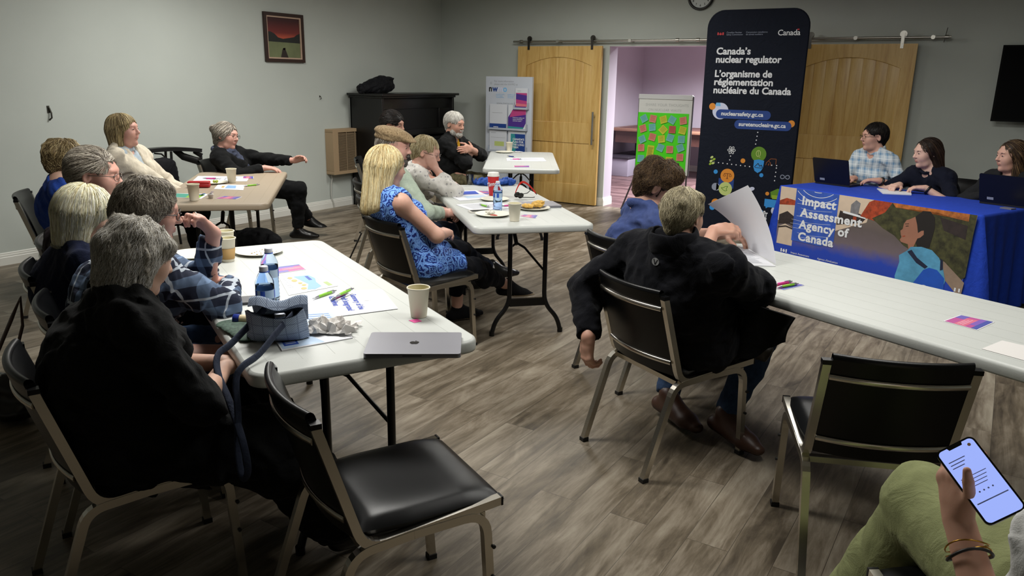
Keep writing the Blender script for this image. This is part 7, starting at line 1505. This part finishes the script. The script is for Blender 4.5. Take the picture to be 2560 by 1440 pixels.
def jewel():
    # phone held by the person in green
    a,b,c,d=[Vector(q) for q in ((.073,1.436,.893),(.104,1.456,.914),(.033,1.551,.948),(-.006,1.533,.931))]
    ctr=(a+b+c+d)/4; up=((c+d)/2-(a+b)/2).normalized(); rt=((b+c)/2-(a+d)/2).normalized(); nrm_=rt.cross(up).normalized(); rt=up.cross(nrm_)
    tocam=(Vector((0,0,1.594))-ctr).normalized(); nn=(nrm_*.35+tocam*.65).normalized(); up=(up-nn*up.dot(nn)).normalized(); rt=up.cross(nn).normalized()
    M=Matrix(((rt.x,up.x,nn.x,ctr.x),(rt.y,up.y,nn.y,ctr.y),(rt.z,up.z,nn.z,ctr.z),(0,0,0,1)))
    r=empty('mobile_phone',ctr,0,'lit smartphone held up by the person in green trousers','phone'); ML_=Matrix.Translation(-ctr)@M
    MB().prism(rrect(.0715,.1465,.011,6),-.005,.003,M=ML_).build('phone_case',mat('phone_black','060708',.3),r)
    sc=N('phone_screen_glow'); sc.set(Base_Color=(0,0,0,1)); sc.b.inputs['Emission Color'].default_value=srgb('98abf2'); sc.b.inputs['Emission Strength'].default_value=.8
    p=Print(ML_); p.z=.0034; pts=rrect(.065,.140,.008,5); p.poly(pts,0); p.poly([(-.014,.0705),(.014,.0705),(.012,.065),(-.012,.065)],1,.0003)
    g=random.Random(5)
    for k in range(3): p.line([(-.026,.046-.006*k),(.004-.004*k,.046-.006*k)],.0016,2,.0003)
    for k in range(4): p.line([(-.026,.012-.006*k),(.020-.003*k,.012-.006*k)],.0013,2,.0003)
    for k in range(4): p.poly(circle(.0016,8,-.012+.008*k,-.018),2,.0003)
    p.poly([(-.028,-.036),(.028,-.036),(.028,-.034),(-.028,-.034)],2,.0003); p.poly(circle(.003,10,.022,.060),3,.0003)
    p.build('screen',[sc.m,mat('phone_black','060708'),mat('screen_text','8b9ad8',.5),mat('screen_badge','c9a27a',.5)],r)
    S=PEOPLE[17]; J=S['J']; inv=S['inv']; fd=nrm(J['elL']-J['wrL'])
    u=nrm(np.cross(fd,[0,0,1])); v=np.cross(fd,u)
    for k,(off,mm,tr) in enumerate(((.045,mat('bracelet_gold','b58a3a',.25,1),.0014),(.062,mat('bracelet_black','100c0c',.5),.0028),(.059,mat('bracelet_gold','b58a3a'),.0016))):
        c_=J['wrL']+fd*off; rr=.034+.05*off; n_=nrm(fd+u*.25*(k==0)); 
        MB().tube([Vector(inv[0]@(c_+rr*(u*math.cos(t)+v*math.sin(t))+fd*.004*math.sin(t*2+k))+inv[1]) for t in [2*PI*i/24 for i in range(24)]],tr,closed=True,n=6).build('bracelet',mm,S['root'])
jewel()
def bits():
    mw=mat('watch_black','0a0a0b',.4)
    for i,k in ((14,'L'),(15,'L')):
        S=PEOPLE[i]; J=S['J']; inv=S['inv']; fd=nrm(J['el'+k]-J['wr'+k]); u=nrm(np.cross(fd,[0,0,1])); v=np.cross(fd,u); c_=J['wr'+k]+fd*.025
        MB().tube([Vector(inv[0]@(c_+.031*(u*math.cos(t)+v*math.sin(t)))+inv[1]) for t in [2*PI*i_/20 for i_ in range(20)]],.010,closed=True,n=6,flat=(tuple(inv[0]@u),1)).build('wristwatch',mw,S['root'])
    S=PEOPLE[1]; inv=S['inv']; J=S['J']; c_=J['wrL']+nrm(np.array([-.15,-.55,.75]))*.100+np.array([.0,-.006,-.004])
    MB().tube([Vector(inv[0]@(c_+np.array([.011*math.cos(t),.004*math.sin(t),.010*math.sin(t)]))+inv[1]) for t in [2*PI*i_/14 for i_ in range(14)]],.0016,closed=True,n=6).build('ring',mat('ring_silver','d8d2c6',.15,1),S['root'])
bits()
def snap(S,name,draw,mats,q,n,upv,off=.004):
    """put artwork on a garment: cast a ray from q along -n onto the figure's clothes"""
    inv=S['inv']; best=None; ql=Vector(inv[0]@q+inv[1]); nl=Vector(inv[0]@n)
    from mathutils.bvhtree import BVHTree
    for o in bpy.data.objects:
        if o.parent==S['root'] and o.type=='MESH' and o.name.split('.')[0] in name[1]:
            bv=BVHTree.FromPolygons([v.co for v in o.data.vertices],[p_.vertices for p_ in o.data.polygons]); h=bv.ray_cast(ql+nl*.5,-nl)
            if h[0] is not None and (best is None or (h[0]-ql).dot(nl)>(best[0]-ql).dot(nl)): best=h
    if best is None: return
    nn=best[1]; nn=nn if nn.dot(nl)>0 else -nn; nn=(nn+nl).normalized(); up=Vector(inv[0]@upv); up=(up-nn*up.dot(nn)).normalized(); rt=up.cross(nn); c=best[0]+nn*off
    p=Print(Matrix(((rt.x,up.x,nn.x,c.x),(rt.y,up.y,nn.y,c.y),(rt.z,up.z,nn.z,c.z),(0,0,0,1)))); p.z=0; draw(p); p.build(name[0],mats,S['root'])
hc,R,hs,nb,ax,sr,sf=PEOPLE[13]['R']
snap(PEOPLE[13],('jacket_emblem',['fleece_jacket']),lambda p:(p.poly(circle(.016,20),0),p.line([(-.008,.010),(0,-.012),(.009,.010)],.004,1,.0004)),[mat('emblem_silver','a9abad',.4),mat('emblem_dark','101014',.5)],nb-ax*.005,-sf,ax,.010)
hc,R,hs,nb,ax,sr,sf=PEOPLE[15]['R']
snap(PEOPLE[15],('polo_badge',['polo_shirt']),lambda p:(p.poly(circle(.026,20),0),p.poly(circle(.018,20),1,.0004),p.poly(circle(.011,12),0,.0008)),[mat('badge_silver','8a93a8',.5),NAVYP],nb-ax*.13+sr*-.07,sf,ax)
hc,R,hs,nb,ax,sr,sf=PEOPLE[16]['R']
snap(PEOPLE[16],('name_badge',['blazer','white_blouse']),lambda p:p.poly(rrect(.045,.075,.008),0),[mat('badge_white','cfd2d6',.5)],nb-ax*.14-sr*.03,sf,ax)
